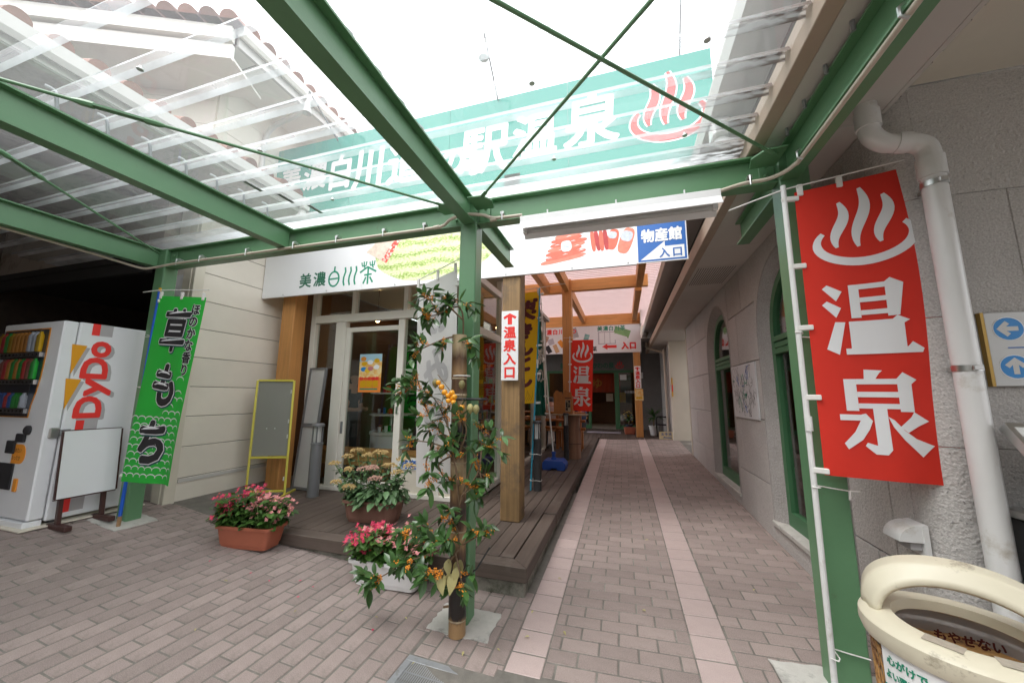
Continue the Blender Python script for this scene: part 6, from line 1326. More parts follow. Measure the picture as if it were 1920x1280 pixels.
for z in (0.42, 0.78): MB().tube([(-1.215 + 0.062 * math.cos(a) - (0.05 if 2.2 < a < 4.0 else 0), 5.30 + 0.062 * math.sin(a), z + 0.006 * math.sin(3 * a)) for a in [2 * math.pi * k / 16 for k in range(17)]], 0.004, 5).build('tie_string', STRING, t)
bollard('dark bollard light in front of the log stand', -1.165, 7.75, BOLLD, 0.95, 0.055)

# log stand, tray and suggestion box
t = thing('log_stand', 'upright log carrying a small plywood tray on the deck', 'log stand', (-1.02, 8.0, dz(8)))
MB().lathe([(0.15, 0), (0.145, 0.4), (0.14, 0.89)], (-1.04, 8.0, dz(8)), 20).build('log', LOGW, t, smooth=True); MB().box(-1.46, -0.74, 7.78, 8.20, dz(8) + 0.892, dz(8) + 0.915).build('tray', BPALE, t, bevel=0.004)
MB().tube([(-1.04 + 0.152 * math.cos(a), 8.0 + 0.152 * math.sin(a), 0.62) for a in [2 * math.pi * k / 20 for k in range(21)]], 0.005, 5).build('wire', BLKWIRE, t)
sb = thing('suggestion_box', 'varnished wooden suggestion box with a scalloped back on the tray', 'box', (-1.25, 7.9, 1.23)); zt = dz(8) + 0.917
B('box_body', CEDAR, sb, -1.44, -1.05, 7.86, 8.10, zt, zt + 0.38, bevel=0.006)
q = MB(); prof_ = [(0, 0), (0.19, 0)] + [(0.19 - 0.19 * k / 12, 0.08 + 0.05 * math.sin(math.pi * k / 12) + 0.018 * math.cos(math.pi * 3 * k / 12)) for k in range(13)]
q.prism(prof_, (-1.44, 7.855, zt + 0.36), (1, 0, 0), (0, 0, 1), (0, 0.016, 0)); q.build('scalloped_board', CEDAR, sb); q = MB().prism(prof_, (-1.245, 7.857, zt + 0.36), (1, 0, 0), (0, 0, 1), (0, 0.016, 0)).build('scalloped_board', CEDAR, sb)
B('slot', BLACKP, sb, -1.20, -1.07, 7.852, 7.856, zt + 0.33, zt + 0.345); B('label', BPALE, sb, -1.19, -1.08, 7.854, 7.858, zt + 0.05, zt + 0.30)
q = MB(); Fq = facing((-1.19, 7.8535, zt + 0.05)); put_text(q, Fq, column('道の駅', 0.058, 0.24, 0.05, 0.05) + column('ご意見箱', 0.006, 0.245, 0.05, 0.055), bold=0.003); q.build('lettering', BLACKP, sb, fix=False)
# timber rail seats on the terrace
def bench(label, x0, x1, y):
    t = thing('terrace_bench', label, 'bench', ((x0 + x1) / 2, y, dz(y)), 'terrace benches'); z = dz(y)
    for x in (x0, x1 - 0.07): B('leg', CEDAR, t, x, x + 0.07, y, y + 0.07, z, z + 0.95, bevel=0.006); B('leg', CEDAR, t, x, x + 0.07, y + 0.38, y + 0.45, z, z + 0.42, bevel=0.006)
    for zz in (0.52, 0.70, 0.88): MB().tube([(x0 - 0.10, y - 0.035, z + zz), (x1 + 0.10, y - 0.035, z + zz)], 0.033, 10).build('back_rail', CEDAR, t, smooth=True)
    for k in range(3): B('seat_slat', CEDAR, t, x0 - 0.02, x1 + 0.02, y + 0.08 + k * 0.125, y + 0.19 + k * 0.125, z + 0.42, z + 0.45, bevel=0.004)
bench('round-railed timber bench left of the log stand', -3.2, -1.55, 9.1); bench('end of the timber bench right of the log stand', -1.45, -0.98, 8.95)
tb = thing('terrace_table', 'timber table on the terrace behind the benches', 'table', (-1.7, 9.9, dz(9.9)))
for k in range(5): B('top_board', CEDAR, tb, -3.0, -0.95, 9.62 + k * 0.12, 9.73 + k * 0.12, dz(9.9) + 0.68, dz(9.9) + 0.72, bevel=0.004)
for x in (-2.9, -1.15): B('leg', CEDAR, tb, x, x + 0.09, 9.7, 10.1, dz(9.9), dz(9.9) + 0.678)
# doormat, stands and pots at the far entrance
t = thing('doormat', 'pale grey doormat in front of the entrance door', 'doormat', (-0.66, 13.2, dz(13.2))); MB().obox((-1.25, 13.0, dz(13.0) + 0.002), (1.12, 0, 0), (0, 0.45, 0.45 * 0.013), (0, 0, 0.012)).build('mat', mat('grey_mat', (0.38, 0.36, 0.42), 0.9, var=0.1, vscale=40), t)
t = thing('restroom_sign', 'cream restroom direction sign board on the far deck', 'sign', (1.18, 12.0, dz(12)))
MB().obox((0.98, 11.90, dz(11.9) + 0.01), (0.40, 0.0, 0), (0, 0.05, 0.21), (0, 0.01, -0.002)).build('board', mat('cream_board', (0.68, 0.60, 0.36), 0.5), t, bevel=0.002)
Fq = plane((0.98, 11.90, dz(11.9) + 0.01), (1, 0, 0), V((0, 0.05, 0.21)).normalized(), V((0, -0.97, 0.23))); q = MB()
put_text(q, Fq, row('お手洗', 0.055, 0.10, 0.092, 0.092, 0.008), bold=0.002, off=0.0012); strip(q, Fq, [(0.15, 0.047), (0.34, 0.047)], [0.026, 0.026], 0.0012); q.add([Fq(x, y, 0.0012) for x, y in ((0.09, 0.034), (0.155, 0.034), (0.155, 0.08))], [(0, 1, 2)]); q.build('lettering', BLUEP, t, fix=False)
t = thing('black_chair', 'folded black tube chair behind the restroom sign', 'chair', (1.15, 12.6, dz(12.6)))
for dy in (0, 0.14):
    z = dz(12.6); MB().tube(smoothline([(0.98, 12.5 + dy, z), (0.97, 12.5 + dy, z + 0.5), (1.0, 12.5 + dy, z + 0.60), (1.08, 12.5 + dy, z + 0.62), (1.22, 12.5 + dy, z + 0.61), (1.28, 12.5 + dy, z + 0.56), (1.28, 12.5 + dy, z)], 4), 0.016, 8).build('tube_frame', BLKWIRE, t, smooth=True)
B('seat', BLACKP, t, 1.0, 1.25, 12.5, 12.66, dz(12.6) + 0.35, dz(12.6) + 0.39, bevel=0.01)
# rainwater pipe at the far corner
t = thing('drainpipe', 'cream drainpipe with a long offset at the far end of the eave', 'drainpipe', (1.27, 12.4, dz(12.4)))
MB().tube(smoothline([(0.80, 12.9, 3.74), (0.80, 12.9, 3.35), (0.82, 12.88, 3.24), (1.15, 12.5, 3.05), (1.26, 12.4, 3.0), (1.275, 12.39, 2.9), (1.285, 12.39, dz(12.4))], 5), 0.035, 10).build('pipe', CREAM, t, smooth=True); MB().lathe([(0.04, 0), (0.085, 0.12), (0.085, 0.16)], (0.80, 12.9, 3.60), 12).build('rain_head', BEIGE, t, smooth=True)
t = thing('wall_strip_sign', 'narrow yellow and red strip sign on the cream pier', 'sign', (1.40, 11.58, 1.7)); B('strip', YELC, t, 1.362, 1.392, 11.585, 11.598, 1.62, 2.16); B('band', REDP, t, 1.361, 1.393, 11.582, 11.5845, 1.76, 1.96)
# ================================================================== RIGHT FOREGROUND
dp = thing('white_drainpipe', 'thick white drainpipe on the grey wall at the right', 'drainpipe', (1.62, 2.34, 0))
PXp, PYp = 1.612, 2.345
pts = smoothline([(1.375, 2.345, 3.24), (1.375, 2.345, 3.14), (1.38, 2.345, 3.06), (1.43, 2.345, 3.0), (1.50, 2.345, 2.985), (1.55, 2.345, 2.975), (1.60, 2.345, 2.94), (PXp, PYp, 2.87), (PXp, PYp, 2.7)], 5)
MB().tube(pts, 0.049, 16).build('elbow_run', PVC, dp, smooth=True); MB().cyl((PXp, PYp, 2.70), (PXp, PYp, gz(1.6, 2.3)), 0.049, n=20).build('pipe', PVC, dp, smooth=True)
MB().cyl((PXp, PYp, 2.76), (PXp, PYp, 2.87), 0.056, n=20).build('socket', PVC, dp, smooth=True); MB().cyl((1.375, 2.345, 3.10), (1.375, 2.345, 3.2), 0.056, n=20).build('socket', PVC, dp, smooth=True); MB().cyl((1.48, 2.345, 2.988), (1.535, 2.345, 2.979), 0.055, n=20).build('socket', PVC, dp, smooth=True)
for z in (2.72, 1.75, 0.80):
    c_ = MB().lathe([(0.0505, -0.014), (0.053, -0.014), (0.053, 0.014), (0.0505, 0.014)], (PXp, PYp, z), 20, caps=False).build('pipe_clamp', STEEL, dp, smooth=True); MB().box(PXp - 0.018, PXp + 0.018, PYp - 0.066, PYp - 0.053, z - 0.012, z + 0.012).build('clamp_screw', STEEL, c_, bevel=0.003); MB().box(PXp - 0.008, PXp + 0.008, PYp + 0.052, PYp + 0.104, z - 0.012, z + 0.012).build('wall_bracket', STEEL, c_)
vh = thing('wall_vent', 'white hooded vent cap on the grey wall above the bin', 'vent', (1.47, 2.62, 0.86))
q = MB(); y0, y1 = 2.53, 2.67
q.add([(1.478, y0, 0.80), (1.478, y1, 0.80), (1.478, y1, 0.955), (1.478, y0, 0.955), (1.455, y0, 0.80), (1.455, y1, 0.80), (1.455, y0, 0.95), (1.455, y1, 0.95)], [(0, 1, 2, 3), (4, 6, 7, 5), (0, 3, 6, 4), (1, 5, 7, 2), (0, 4, 5, 1), (3, 2, 7, 6)]); q.build('plate', PVC, vh)
q = MB(); n = 8
pr = [(1.455 - 0.10 * math.sin(math.pi / 2 * k / n), 0.95 - 0.085 * (1 - math.cos(math.pi / 2 * k / n))) for k in range(n + 1)]
vs = [(x, y0 + 0.005, z) for x, z in pr] + [(x, y1 - 0.005, z) for x, z in pr]; m_ = n + 1
q.add(vs, [(k, k + 1, m_ + k + 1, m_ + k) for k in range(n)]); q.add([(x, y0 + 0.005, z) for x, z in pr] + [(1.455, y0 + 0.005, 0.865)], [tuple(range(m_ + 1))]); q.add([(x, y1 - 0.005, z) for x, z in pr] + [(1.455, y1 - 0.005, 0.865)], [tuple(range(m_ + 1))]); q.build('hood', PVC, vh, smooth=True)
B('louvre', GREYP, vh, 1.405, 1.453, y0 + 0.02, y1 - 0.02, 0.825, 0.86)
gs = thing('guide_sign', 'brushed steel guide sign with blue arrow discs on the grey wall', 'sign', (1.9, 2.42, 1.66))
B('plate', mat('brushed_steel_sign', (0.50, 0.50, 0.49), 0.45, metal=0.4, var=0.04), gs, 1.765, 2.45, 2.425, 2.448, 1.665, 2.035, bevel=0.003); B('brass_edge', mat('brass', (0.40, 0.26, 0.08), 0.4, metal=0.8), gs, 1.752, 1.7648, 2.423, 2.449, 1.664, 2.036)
Fq = facing((1.765, 2.425, 1.665))
for k, cy_ in enumerate((0.285, 0.095)):
    for m_, r, of in ((WPRINT, 0.060, 0.0008), (BLUEP2, 0.056, 0.0014)): patch(gs, Fq, 'disc', m_, [(0.085 + r * math.cos(a), cy_ + r * math.sin(a)) for a in [math.pi * 2 * i / 24 for i in range(24)]], of)
    q = MB(); c = (0.085, cy_)
    d = (-1, 0) if k == 0 else (0, 1); e_ = (-d[1], d[0]); P2 = lambda a, b: (c[0] + d[0] * a + e_[0] * b, c[1] + d[1] * a + e_[1] * b)
    strip(q, Fq, [P2(-0.036, 0), P2(0.02, 0)], [0.022, 0.022], 0.002); strip(q, Fq, [P2(0.002, 0.032), P2(0.034, 0), P2(0.002, -0.032)], [0.022, 0.024, 0.022], 0.0023); q.build('arrow', mat('steel_arrow', (0.62, 0.62, 0.60), 0.4), gs, fix=False)
q = MB(); strip(q, Fq, [(0.07, 0.19), (0.62, 0.19)], [0.006, 0.006], 0.001); q.build('rule_line', BLUEP, gs, fix=False); q = MB(); strip(q, Fq, [(0.20, 0.26), (0.5, 0.26)], [0.06, 0.06], 0.001); q.build('pink_band', PALEF, gs, fix=False)
q = MB(); put_text(q, Fq, row('トイレ', 0.22, 0.06, 0.09, 0.09), off=0.001); q.build('lettering', BLACKP, gs, fix=False)
sp = thing('steel_counter', 'stainless steel sloping counter at the right edge', 'counter', (1.8, 2.2, 0))
o_ = V((1.668, 2.28, 1.49)); 
MB().obox(o_, (0.9, 0, 0), (0, -0.35, -0.42), (0, 0.012, -0.01)).build('sloping_top', mat('white_laminate', (0.62, 0.62, 0.60), 0.35, var=0.03), sp)
for a, b in ((0, 0.02), (0.88, 0.90)): MB().obox(o_ + V((a - 0.01, -0.006, 0.006)), (b - a, 0, 0), (0, -0.35, -0.42), (0, 0.03, -0.03)).build('frame_bar', STEEL, sp)
MB().obox(o_ + V((-0.008, 0.0, 0.006)), (0.91, 0, 0), (0, -0.012, -0.016), (0, 0.03, -0.03)).build('frame_bar', STEEL, sp)
B('cabinet', BOLLD, sp, 1.72, 2.5, 2.1, 2.44, 0.05, 1.06, bevel=0.01); B('worktop', STEEL, sp, 1.70, 2.55, 2.05, 2.445, 1.062, 1.10, bevel=0.006)
# ---- litter bin
bx, by, br = 1.105, 1.80, 0.26; rz = 0.785; g0 = gz(bx, by)
bn_ = thing('litter_bin', 'wire mesh litter bin with a cream arched plastic top', 'litter bin', (bx, by, g0))
MB().lathe([(br - 0.035, 0.02), (br - 0.02, rz - 0.07 - g0)], (bx, by, g0), 40, caps=False).build('liner_can', mat('grey_bag_in_mesh', (0.34, 0.31, 0.29), 0.5, var=0.25, vscale=9), bn_, smooth=True)
wires = MB(); nW_ = 64
for k in range(nW_):
    for s in (-1, 1):
        pts = []
        for j in range(9): a = 2 * math.pi * k / nW_ + s * j * 0.085; f = j / 8; r = br - 0.030 + 0.014 * f; pts.append((bx + r * math.cos(a), by + r * math.sin(a), g0 + 0.03 + (rz - 0.10 - g0) * f))
        wires.tube(pts, 0.0030, 4, caps=False)
o = wires.build('wire_mesh', RUST, bn_, fix=False); o['kind'] = 'stuff'
for z in (0.06, 0.4, rz - 0.09): MB().lathe([(br - 0.026, -0.008), (br - 0.014, -0.008), (br - 0.014, 0.008), (br - 0.026, 0.008)], (bx, by, z), 40).build('hoop', RUST, bn_)
# rim with rolled edge, then the arched handle pair
MB().lathe([(br - 0.03, -0.05), (br + 0.004, -0.045), (br + 0.012, -0.02), (br + 0.010, 0.012), (br - 0.004, 0.026), (br - 0.055, 0.034), (br - 0.082, 0.032), (br - 0.09, 0.0), (br - 0.03, -0.03)], (bx, by, rz), 56, caps=False).build('rim', BIN, bn_, smooth=True)
def arch(mb, off, wid, hgt, th, ang, tilt):
    n = 32; rows = []; ca, sa = math.cos(ang), math.sin(ang); half = br - 0.03
    for k in range(n + 1):
        a = math.pi * k / n; c_, s_ = math.cos(a), math.sin(a); L_ = half * c_; zz = hgt * s_ ** 0.8
        w2 = wid * (0.80 + 0.25 * abs(c_) ** 2); tl = tilt * (0.25 + 0.75 * s_)
        nx, nz = c_ * 0.9, s_ + 0.05; l = math.hypot(nx, nz); nx, nz = nx / l, nz / l
        ring_ = []
        for (cw, ch) in ((-w2 / 2, -th / 2), (w2 / 2, -th / 2), (w2 / 2 + 0.006, 0), (w2 * 0.42, th * 0.5), (w2 * 0.16, th * 0.62), (w2 * 0.08, th * 0.9), (-w2 * 0.08, th * 0.9), (-w2 * 0.16, th * 0.62), (-w2 * 0.42, th * 0.5), (-w2 / 2 - 0.006, 0)):
            ly = cw * math.cos(tl) - ch * math.sin(tl); rr_ = cw * math.sin(tl) + ch * math.cos(tl)
            lx, lz = L_ + nx * rr_, max(zz + nz * rr_, -0.01); y_ = off + ly
            lim = math.sqrt(max((br + 0.006) ** 2 - lx * lx, 0.0004))
            if lz < 0.02: y_ = max(-lim, min(lim, y_))
            ring_.append((bx + lx * ca - y_ * sa, by + lx * sa + y_ * ca, rz + 0.02 + lz))
        rows.append(ring_)
    m_ = len(rows[0]); mb.add([p for r_ in rows for p in r_], [(k * m_ + i, k * m_ + (i + 1) % m_, (k + 1) * m_ + (i + 1) % m_, (k + 1) * m_ + i) for k in range(n) for i in range(m_)] + [tuple(range(m_)), tuple(range(n * m_, n * m_ + m_))])
AN = rad(-26)
q = MB(); arch(q, 0.02, 0.15, 0.175, 0.03, AN, rad(30)); q.build('arched_top', BIN, bn_, smooth='all')
for k, (dx, dy, dw, dl, an_) in enumerate(((-0.19, -0.125, 0.05, 0.09, 0.0), (-0.055, -0.215, 0.05, 0.09, 0.45))):
    if dw:
        c_, s_ = math.cos(an_ - 0.75), math.sin(an_ - 0.75)
        MB().obox(V((bx + dx, by + dy, rz + 0.0335)), V((dl * c_, dl * s_, 0)), V((-dw * s_, dw * c_, 0)), (0, 0, 0.0008)).build('tape_patch', TAPE, bn_)
# bag inside
q = MB(); RR = random.Random(2)
for ri, (r, z) in enumerate(((br - 0.075, 0.0), (br - 0.06, -0.10), (br - 0.08, -0.22), (0.06, -0.30))):
    for k in range(36): a = 2 * math.pi * k / 36; e = 0.012 * math.sin(7 * a + ri) + RR.uniform(-0.006, 0.006); q.v.append((bx + (r + e) * math.cos(a), by + (r + e) * math.sin(a), rz + z))
for ri in range(3):
    for k in range(36): q.f.append((ri * 36 + k, ri * 36 + (k + 1) % 36, (ri + 1) * 36 + (k + 1) % 36, (ri + 1) * 36 + k)); q.mi.append(0)
bag = q.build('bin_bag', BAG, bn_, smooth='all', fix=False)
q = MB()
for k in range(14): a = 2 * math.pi * k / 40 - 1.35; q.v += [(bx + (br - 0.008 + 0.006 * math.sin(k * 2.3)) * math.cos(a), by + (br - 0.008 + 0.006 * math.sin(k * 2.3)) * math.sin(a), rz - 0.05), (bx + (br + 0.002 + 0.008 * math.sin(k * 1.7)) * math.cos(a), by + (br + 0.002 + 0.008 * math.sin(k * 1.7)) * math.sin(a), rz - 0.19 + 0.03 * math.sin(k))]
for k in range(13): q.f.append((2 * k, 2 * k + 2, 2 * k + 3, 2 * k + 1)); q.mi.append(0)
q.build('bag_overhang', BAG, bn_, smooth='all', fix=False)
def Fbin(a0, r, z0): return lambda x, y, d=0.0: V((bx + (r + d) * math.cos(a0 + x / r), by + (r + d) * math.sin(a0 + x / r), z0 + y))
Fl = Fbin(rad(186), br - 0.006, 0.50)
MB().grid(lambda u, v: Fl(0.19 * u, 0.24 * v, 0), 12, 4).build('label_plate', WPRINT, bn_, smooth='all', fix=False); MB().grid(lambda u, v: Fl(0.19 * u, 0.085 + 0.03 * v, 0.001), 12, 1).build('label_band', TEALS, bn_, smooth='all', fix=False)
q = MB(); put_text(q, Fl, row('心がけで', 0.02, 0.185, 0.03, 0.032) + row('よい環境づくり', 0.01, 0.14, 0.024, 0.03), bold=0.001, off=0.0015); q.build('lettering', GRNP, bn_, fix=False)
Fg = Fbin(rad(20), br - 0.10, rz - 0.20)
Fg2 = lambda x, y, d=0.0: V((bx + 0.10 + 0.10 * math.cos(1.0) - x * 0.85 + 0.03, by + 0.145 - 0.02 * x, rz - 0.13 + y * 0.9))
q = MB(); put_text(q, lambda x, y, d=0.0: V((bx - 0.02 + x, by + 0.115 - 0.25 * x, rz - 0.155 + y + 0.0 * d)), row('もやせない', 0.0, 0.08, 0.035, 0.04) + row('収集袋', 0.0, 0.03, 0.04, 0.04), bold=0.0015); q.build('bag_lettering', MAROON, bn_, fix=False)

# ================================================================== PLANTS
def leaf_geo(L_, W_, curl=0.15, fold=0.25, st=5, blunt=0.0):
    vs = []; fs = []
    for i in range(st + 1):
        t = i / st; w = W_ * 0.5 * math.sin(math.pi * min(1, max(0.0, t * (1 - blunt) + 0.04 + blunt * (t ** 0.5) * 0.9))) ** 0.8
        if i == st: w = W_ * (0.02 + 0.25 * blunt)
        y = L_ * t; z = -curl * L_ * t * t
        vs += [(-w, y, z + fold * w), (0, y, z), (w, y, z + fold * w)]
    for i in range(st): a = i * 3; fs += [(a, a + 1, a + 4, a + 3), (a + 1, a + 2, a + 5, a + 4)]
    return vs, fs
def orient(p, d, up=None, s=1.0, tw=0.0):
    """matrix: local +Y along d, local Z roughly up"""
    d = V(d).normalized(); up = V(up or (0, 0, 1)); x = d.cross(up)
    if x.length < 1e-3: x = V((1, 0, 0))
    x.normalize(); z = x.cross(d)
    M = Matrix(((x.x * s, d.x * s, z.x * s, p[0]), (x.y * s, d.y * s, z.y * s, p[1]), (x.z * s, d.z * s, z.z * s, p[2]), (0, 0, 0, 1)))
    return M @ Matrix.Rotation(tw, 4, 'Y') if tw else M
def addgeo(mb, geo, M): mb.add([M @ V(p) for p in geo[0]], geo[1])
def octa(mb, c, r):
    c = V(c); mb.add([c + V(p) * r for p in ((1, 0, 0), (-1, 0, 0), (0, 1, 0), (0, -1, 0), (0, 0, 1), (0, 0, -1))], [(0, 2, 4), (2, 1, 4), (1, 3, 4), (3, 0, 4), (2, 0, 5), (1, 2, 5), (3, 1, 5), (0, 3, 5)])
def planter(t, cx, cy_, z, L_, W_, H_, ang, m_, foot=True, rnd=0.05):
    def rr(l, w, r, n=5):
        pts = []
        for (sx, sy, a0) in ((1, -1, -90), (1, 1, 0), (-1, 1, 90), (-1, -1, 180)):
            for k in range(n + 1): a = rad(a0 + 90 * k / n); pts.append((sx * (l / 2 - r) + r * math.cos(a), sy * (w / 2 - r) + r * math.sin(a)))
        return pts
    prof = [(0.80, 0.74, 0.0), (0.82, 0.78, 0.03), (0.84, 0.80, 0.032), (0.93, 0.90, H_ - 0.03), (1.0, 1.0, H_ - 0.026), (1.0, 1.0, H_), (0.95, 0.90, H_), (0.92, 0.86, H_ - 0.02), (0.90, 0.84, H_ - 0.035)]
    q = MB(); c, s = math.cos(ang), math.sin(ang); nn = None
    for a, b, zz in prof:
        ring_ = rr(L_ * a, W_ * b, rnd * a); nn = len(ring_)
        q.v += [(cx + x * c - y * s, cy_ + x * s + y * c, z + zz) for x, y in ring_]
    for i in range(len(prof) - 1):
        for k in range(nn): q.f.append((i * nn + k, i * nn + (k + 1) % nn, (i + 1) * nn + (k + 1) % nn, (i + 1) * nn + k)); q.mi.append(0)
    q.f.append(tuple(range(nn))); q.mi.append(0)
    q.build('pot', m_, t, smooth=True)
    ring_ = rr(L_ * 0.90, W_ * 0.84, rnd * 0.9); MB().add([(cx + x * c - y * s, cy_ + x * s + y * c, z + H_ - 0.035) for x, y in ring_], [tuple(range(nn))]).build('soil', SOIL, t)
def begonia(label, cx, cy_, L_, W_, H_, ang, m_, hf, seed, lean=0.0):
    RR = random.Random(seed); z = gz(cx, cy_) + 0.004
    t = thing('begonia_planter', label, 'planter', (cx, cy_, z)); planter(t, cx, cy_, z, L_, W_, H_, ang, m_)
    c, s = math.cos(ang), math.sin(ang); W3 = lambda x, y, zz: V((cx + x * c - y * s, cy_ + x * s + y * c, z + H_ + zz))
    lv = MB(); st_ = MB(); f1 = MB(); f2 = MB(); fy = MB(); geos = [leaf_geo(0.055, 0.05, 0.2, 0.3, 4, 0.35), leaf_geo(0.045, 0.042, 0.3, 0.4, 4, 0.35)]
    for k in range(64):
        x, y = RR.uniform(-0.42, 0.42) * L_, RR.uniform(-0.34, 0.34) * W_
        hh = hf * (0.35 + 0.65 * RR.random()) * (1 - 0.45 * (abs(x) / (0.5 * L_)) ** 2); out = V((x * 0.5, y * 1.0, 0))
        p0 = W3(x, y, -0.03); p1 = W3(x + out.x * 0.3 + RR.uniform(-0.04, 0.04), y + out.y * 0.8 + RR.uniform(-0.05, 0.05), hh)
        st_.tube([p0, p0.lerp(p1, 0.5) + V((0, 0, 0.02)), p1], 0.0035, 4, caps=False)
        for j in range(13):
            tt = RR.uniform(0.12, 1.0); p = p0.lerp(p1, tt); a = RR.uniform(0, 2 * math.pi); d = V((math.cos(a), math.sin(a), RR.uniform(-0.35, 0.5)))
            p2 = p + d * 0.02; addgeo(lv, RR.choice(geos), orient(p2, d, (RR.uniform(-0.3, 0.3), RR.uniform(-0.3, 0.3), 1), RR.uniform(0.9, 1.65)))
        pink = x < L_ * (-0.02 + RR.uniform(-0.12, 0.12))
        for j in range(5 if pink else 4):
            p = p1 + V((RR.gauss(0, 0.04), RR.gauss(0, 0.04), RR.uniform(-0.05, 0.055))); f = f1 if pink else f2; nrm = V((RR.uniform(-0.6, 0.6), RR.uniform(-1.2, 0.1), 0.7)).normalized()
            for w in range(4):
                a = w * math.pi / 2 + RR.uniform(-0.2, 0.2); M = orient(p, nrm.orthogonal().normalized() * math.cos(a) + nrm.cross(nrm.orthogonal().normalized()) * math.sin(a), nrm, RR.uniform(1.0, 1.6))
                addgeo(f, leaf_geo(0.017, 0.016 if w % 2 else 0.011, -0.2, 0.2, 2, 0.4), M)
            octa(fy, p + nrm * 0.003, 0.0035)
    for mb, nm, mm in ((lv, 'foliage', LEAF), (st_, 'stems', STEMG), (f1, 'pink_flowers', PINKF), (f2, 'pale_flowers', PALEF), (fy, 'stamens', YELF)):
        o = mb.build(nm, mm, t, fix=False); o['kind'] = 'stuff'
    return t
begonia('begonias in a terracotta trough standing before the deck edge', -3.50, 2.87, 0.62, 0.26, 0.20, rad(7), TERRA, 0.32, 11)
begonia('begonias in a white trough beside the middle green post', -1.93, 2.87, 0.68, 0.25, 0.20, rad(3), WHITE, 0.27, 12)
# ---- sedum in a brown trough on the deck
cx, cy_ = -2.66, 3.60; z0 = dz(3.6) + 0.003
t = thing('sedum_planter', 'tan-headed sedum in a brown trough on the deck', 'planter', (cx, cy_, z0)); planter(t, cx, cy_, z0, 0.68, 0.34, 0.22, rad(6), TERRAD, rnd=0.12)
RR = random.Random(21); lv = MB(); st_ = MB(); geo = [leaf_geo(0.085, 0.05, 0.18, 0.25, 5, 0.3), leaf_geo(0.07, 0.045, 0.3, 0.3, 5, 0.3)]
heads = [(-3.14, 3.50, 0.83), (-3.04, 3.58, 0.90), (-2.98, 3.66, 0.96), (-2.94, 3.50, 0.78), (-3.02, 3.40, 0.66), (-2.80, 3.62, 0.92), (-2.70, 3.66, 0.95), (-2.60, 3.62, 0.96), (-2.74, 3.50, 0.80), (-2.62, 3.48, 0.82), (-2.55, 3.44, 0.72), (-2.36, 3.66, 0.90), (-2.24, 3.60, 0.84), (-2.34, 3.52, 0.78), (-2.46, 3.55, 0.84), (-2.86, 3.42, 0.62)]
for k, (hx, hy, hz) in enumerate(heads):
    p0 = V((cx + (hx - cx) * 0.55, cy_ + (hy - cy_) * 0.4, z0 + 0.18)); p1 = V((hx, hy, hz)); mid = p0.lerp(p1, 0.5) + V((0, 0, 0.04))
    line = smoothline([p0, mid, p1], 5); st_.tube(line, 0.006, 5, caps=False)
    for j in range(32):
        tt = RR.uniform(0.05, 0.95); p = line[int(tt * (len(line) - 1))]; a = RR.uniform(0, 2 * math.pi); d = V((math.cos(a), math.sin(a), RR.uniform(-0.5, 0.45)))
        addgeo(lv, RR.choice(geo), orient(p, d, (RR.uniform(-0.2, 0.2), RR.uniform(-0.2, 0.2), 1), RR.uniform(0.8, 1.35) * (1.15 - 0.4 * tt)))
    hd = MB(); hr = RR.uniform(0.055, 0.085)
    for j in range(90):
        a = RR.uniform(0, 2 * math.pi); r = hr * math.sqrt(RR.random()); octa(hd, (hx + r * math.cos(a), hy + r * math.sin(a), hz + 0.028 * (1 - (r / hr) ** 2) + RR.uniform(-0.012, 0.01)), RR.uniform(0.006, 0.010))
    o = hd.build('flower_head', SEDP if k in (8, 10, 9) else SEDF, t, fix=False)
for j in range(220):
    a = RR.uniform(0, 2 * math.pi); r = math.sqrt(RR.random()); p = V((cx + 0.36 * r * math.cos(a), cy_ + 0.17 * r * math.sin(a), z0 + 0.2 + RR.uniform(0.0, 0.14))); d = V((math.cos(a), math.sin(a) - 0.3, RR.uniform(-0.7, 0.3)))
    addgeo(lv, RR.choice(geo), orient(p, d, (0, 0, 1), RR.uniform(0.9, 1.5)))
o = lv.build('foliage', LEAFS, t, fix=False); o['kind'] = 'stuff'; st_.build('stems', STEMG, t, fix=False)['kind'] = 'stuff'
# ---- bamboo vase tied to the middle post
bz = gz(-1.12, 2.5); bxx, byy, brr = -1.135, 2.505, 0.058
bv = thing('bamboo_vase', 'tall charred bamboo tube tied to the middle green post', 'bamboo vase', (bxx, byy, bz))
CULM = bamboo_material(bz)
q = MB(); zz_ = [0.0, 0.02, 0.10, 0.105, 0.30, 0.50, 0.66, 0.665, 0.90, 1.12, 1.125, 1.40, 1.60, 1.605, 1.72, 1.725, 1.92, 2.05]
ring0 = [(bxx - 0.022 * z_ + brr * (1 - 0.02 * z_) * (1.05 if z_ in (0.105, 0.665, 1.125, 1.605, 1.725) else 1.0) * math.cos(2 * math.pi * k / 24), byy + brr * (1 - 0.02 * z_) * math.sin(2 * math.pi * k / 24), bz + z_) for z_ in zz_ for k in range(24)]
q.add(ring0, [(i * 24 + k, i * 24 + (k + 1) % 24, (i + 1) * 24 + (k + 1) % 24, (i + 1) * 24 + k) for i in range(len(zz_) - 1) for k in range(24)]); q.build('culm', CULM, bv, smooth='all')
MB().lathe([(brr * 0.96, 0.0), (brr * 0.80, 0.001), (brr * 0.80, -0.05)], (bxx - 0.022 * 2.05, byy, bz + 2.05), 24, caps=False).build('cut_rim', BPALE, bv)
for a in (0.10, 0.66, 1.12, 1.60, 1.72): MB().lathe([(brr * 1.0, -0.006), (brr * 1.06, 0), (brr * 1.0, 0.006)], (bxx - 0.022 * a, byy, bz + a), 24, caps=False).build('node_ring', BPALE, bv, smooth=True)
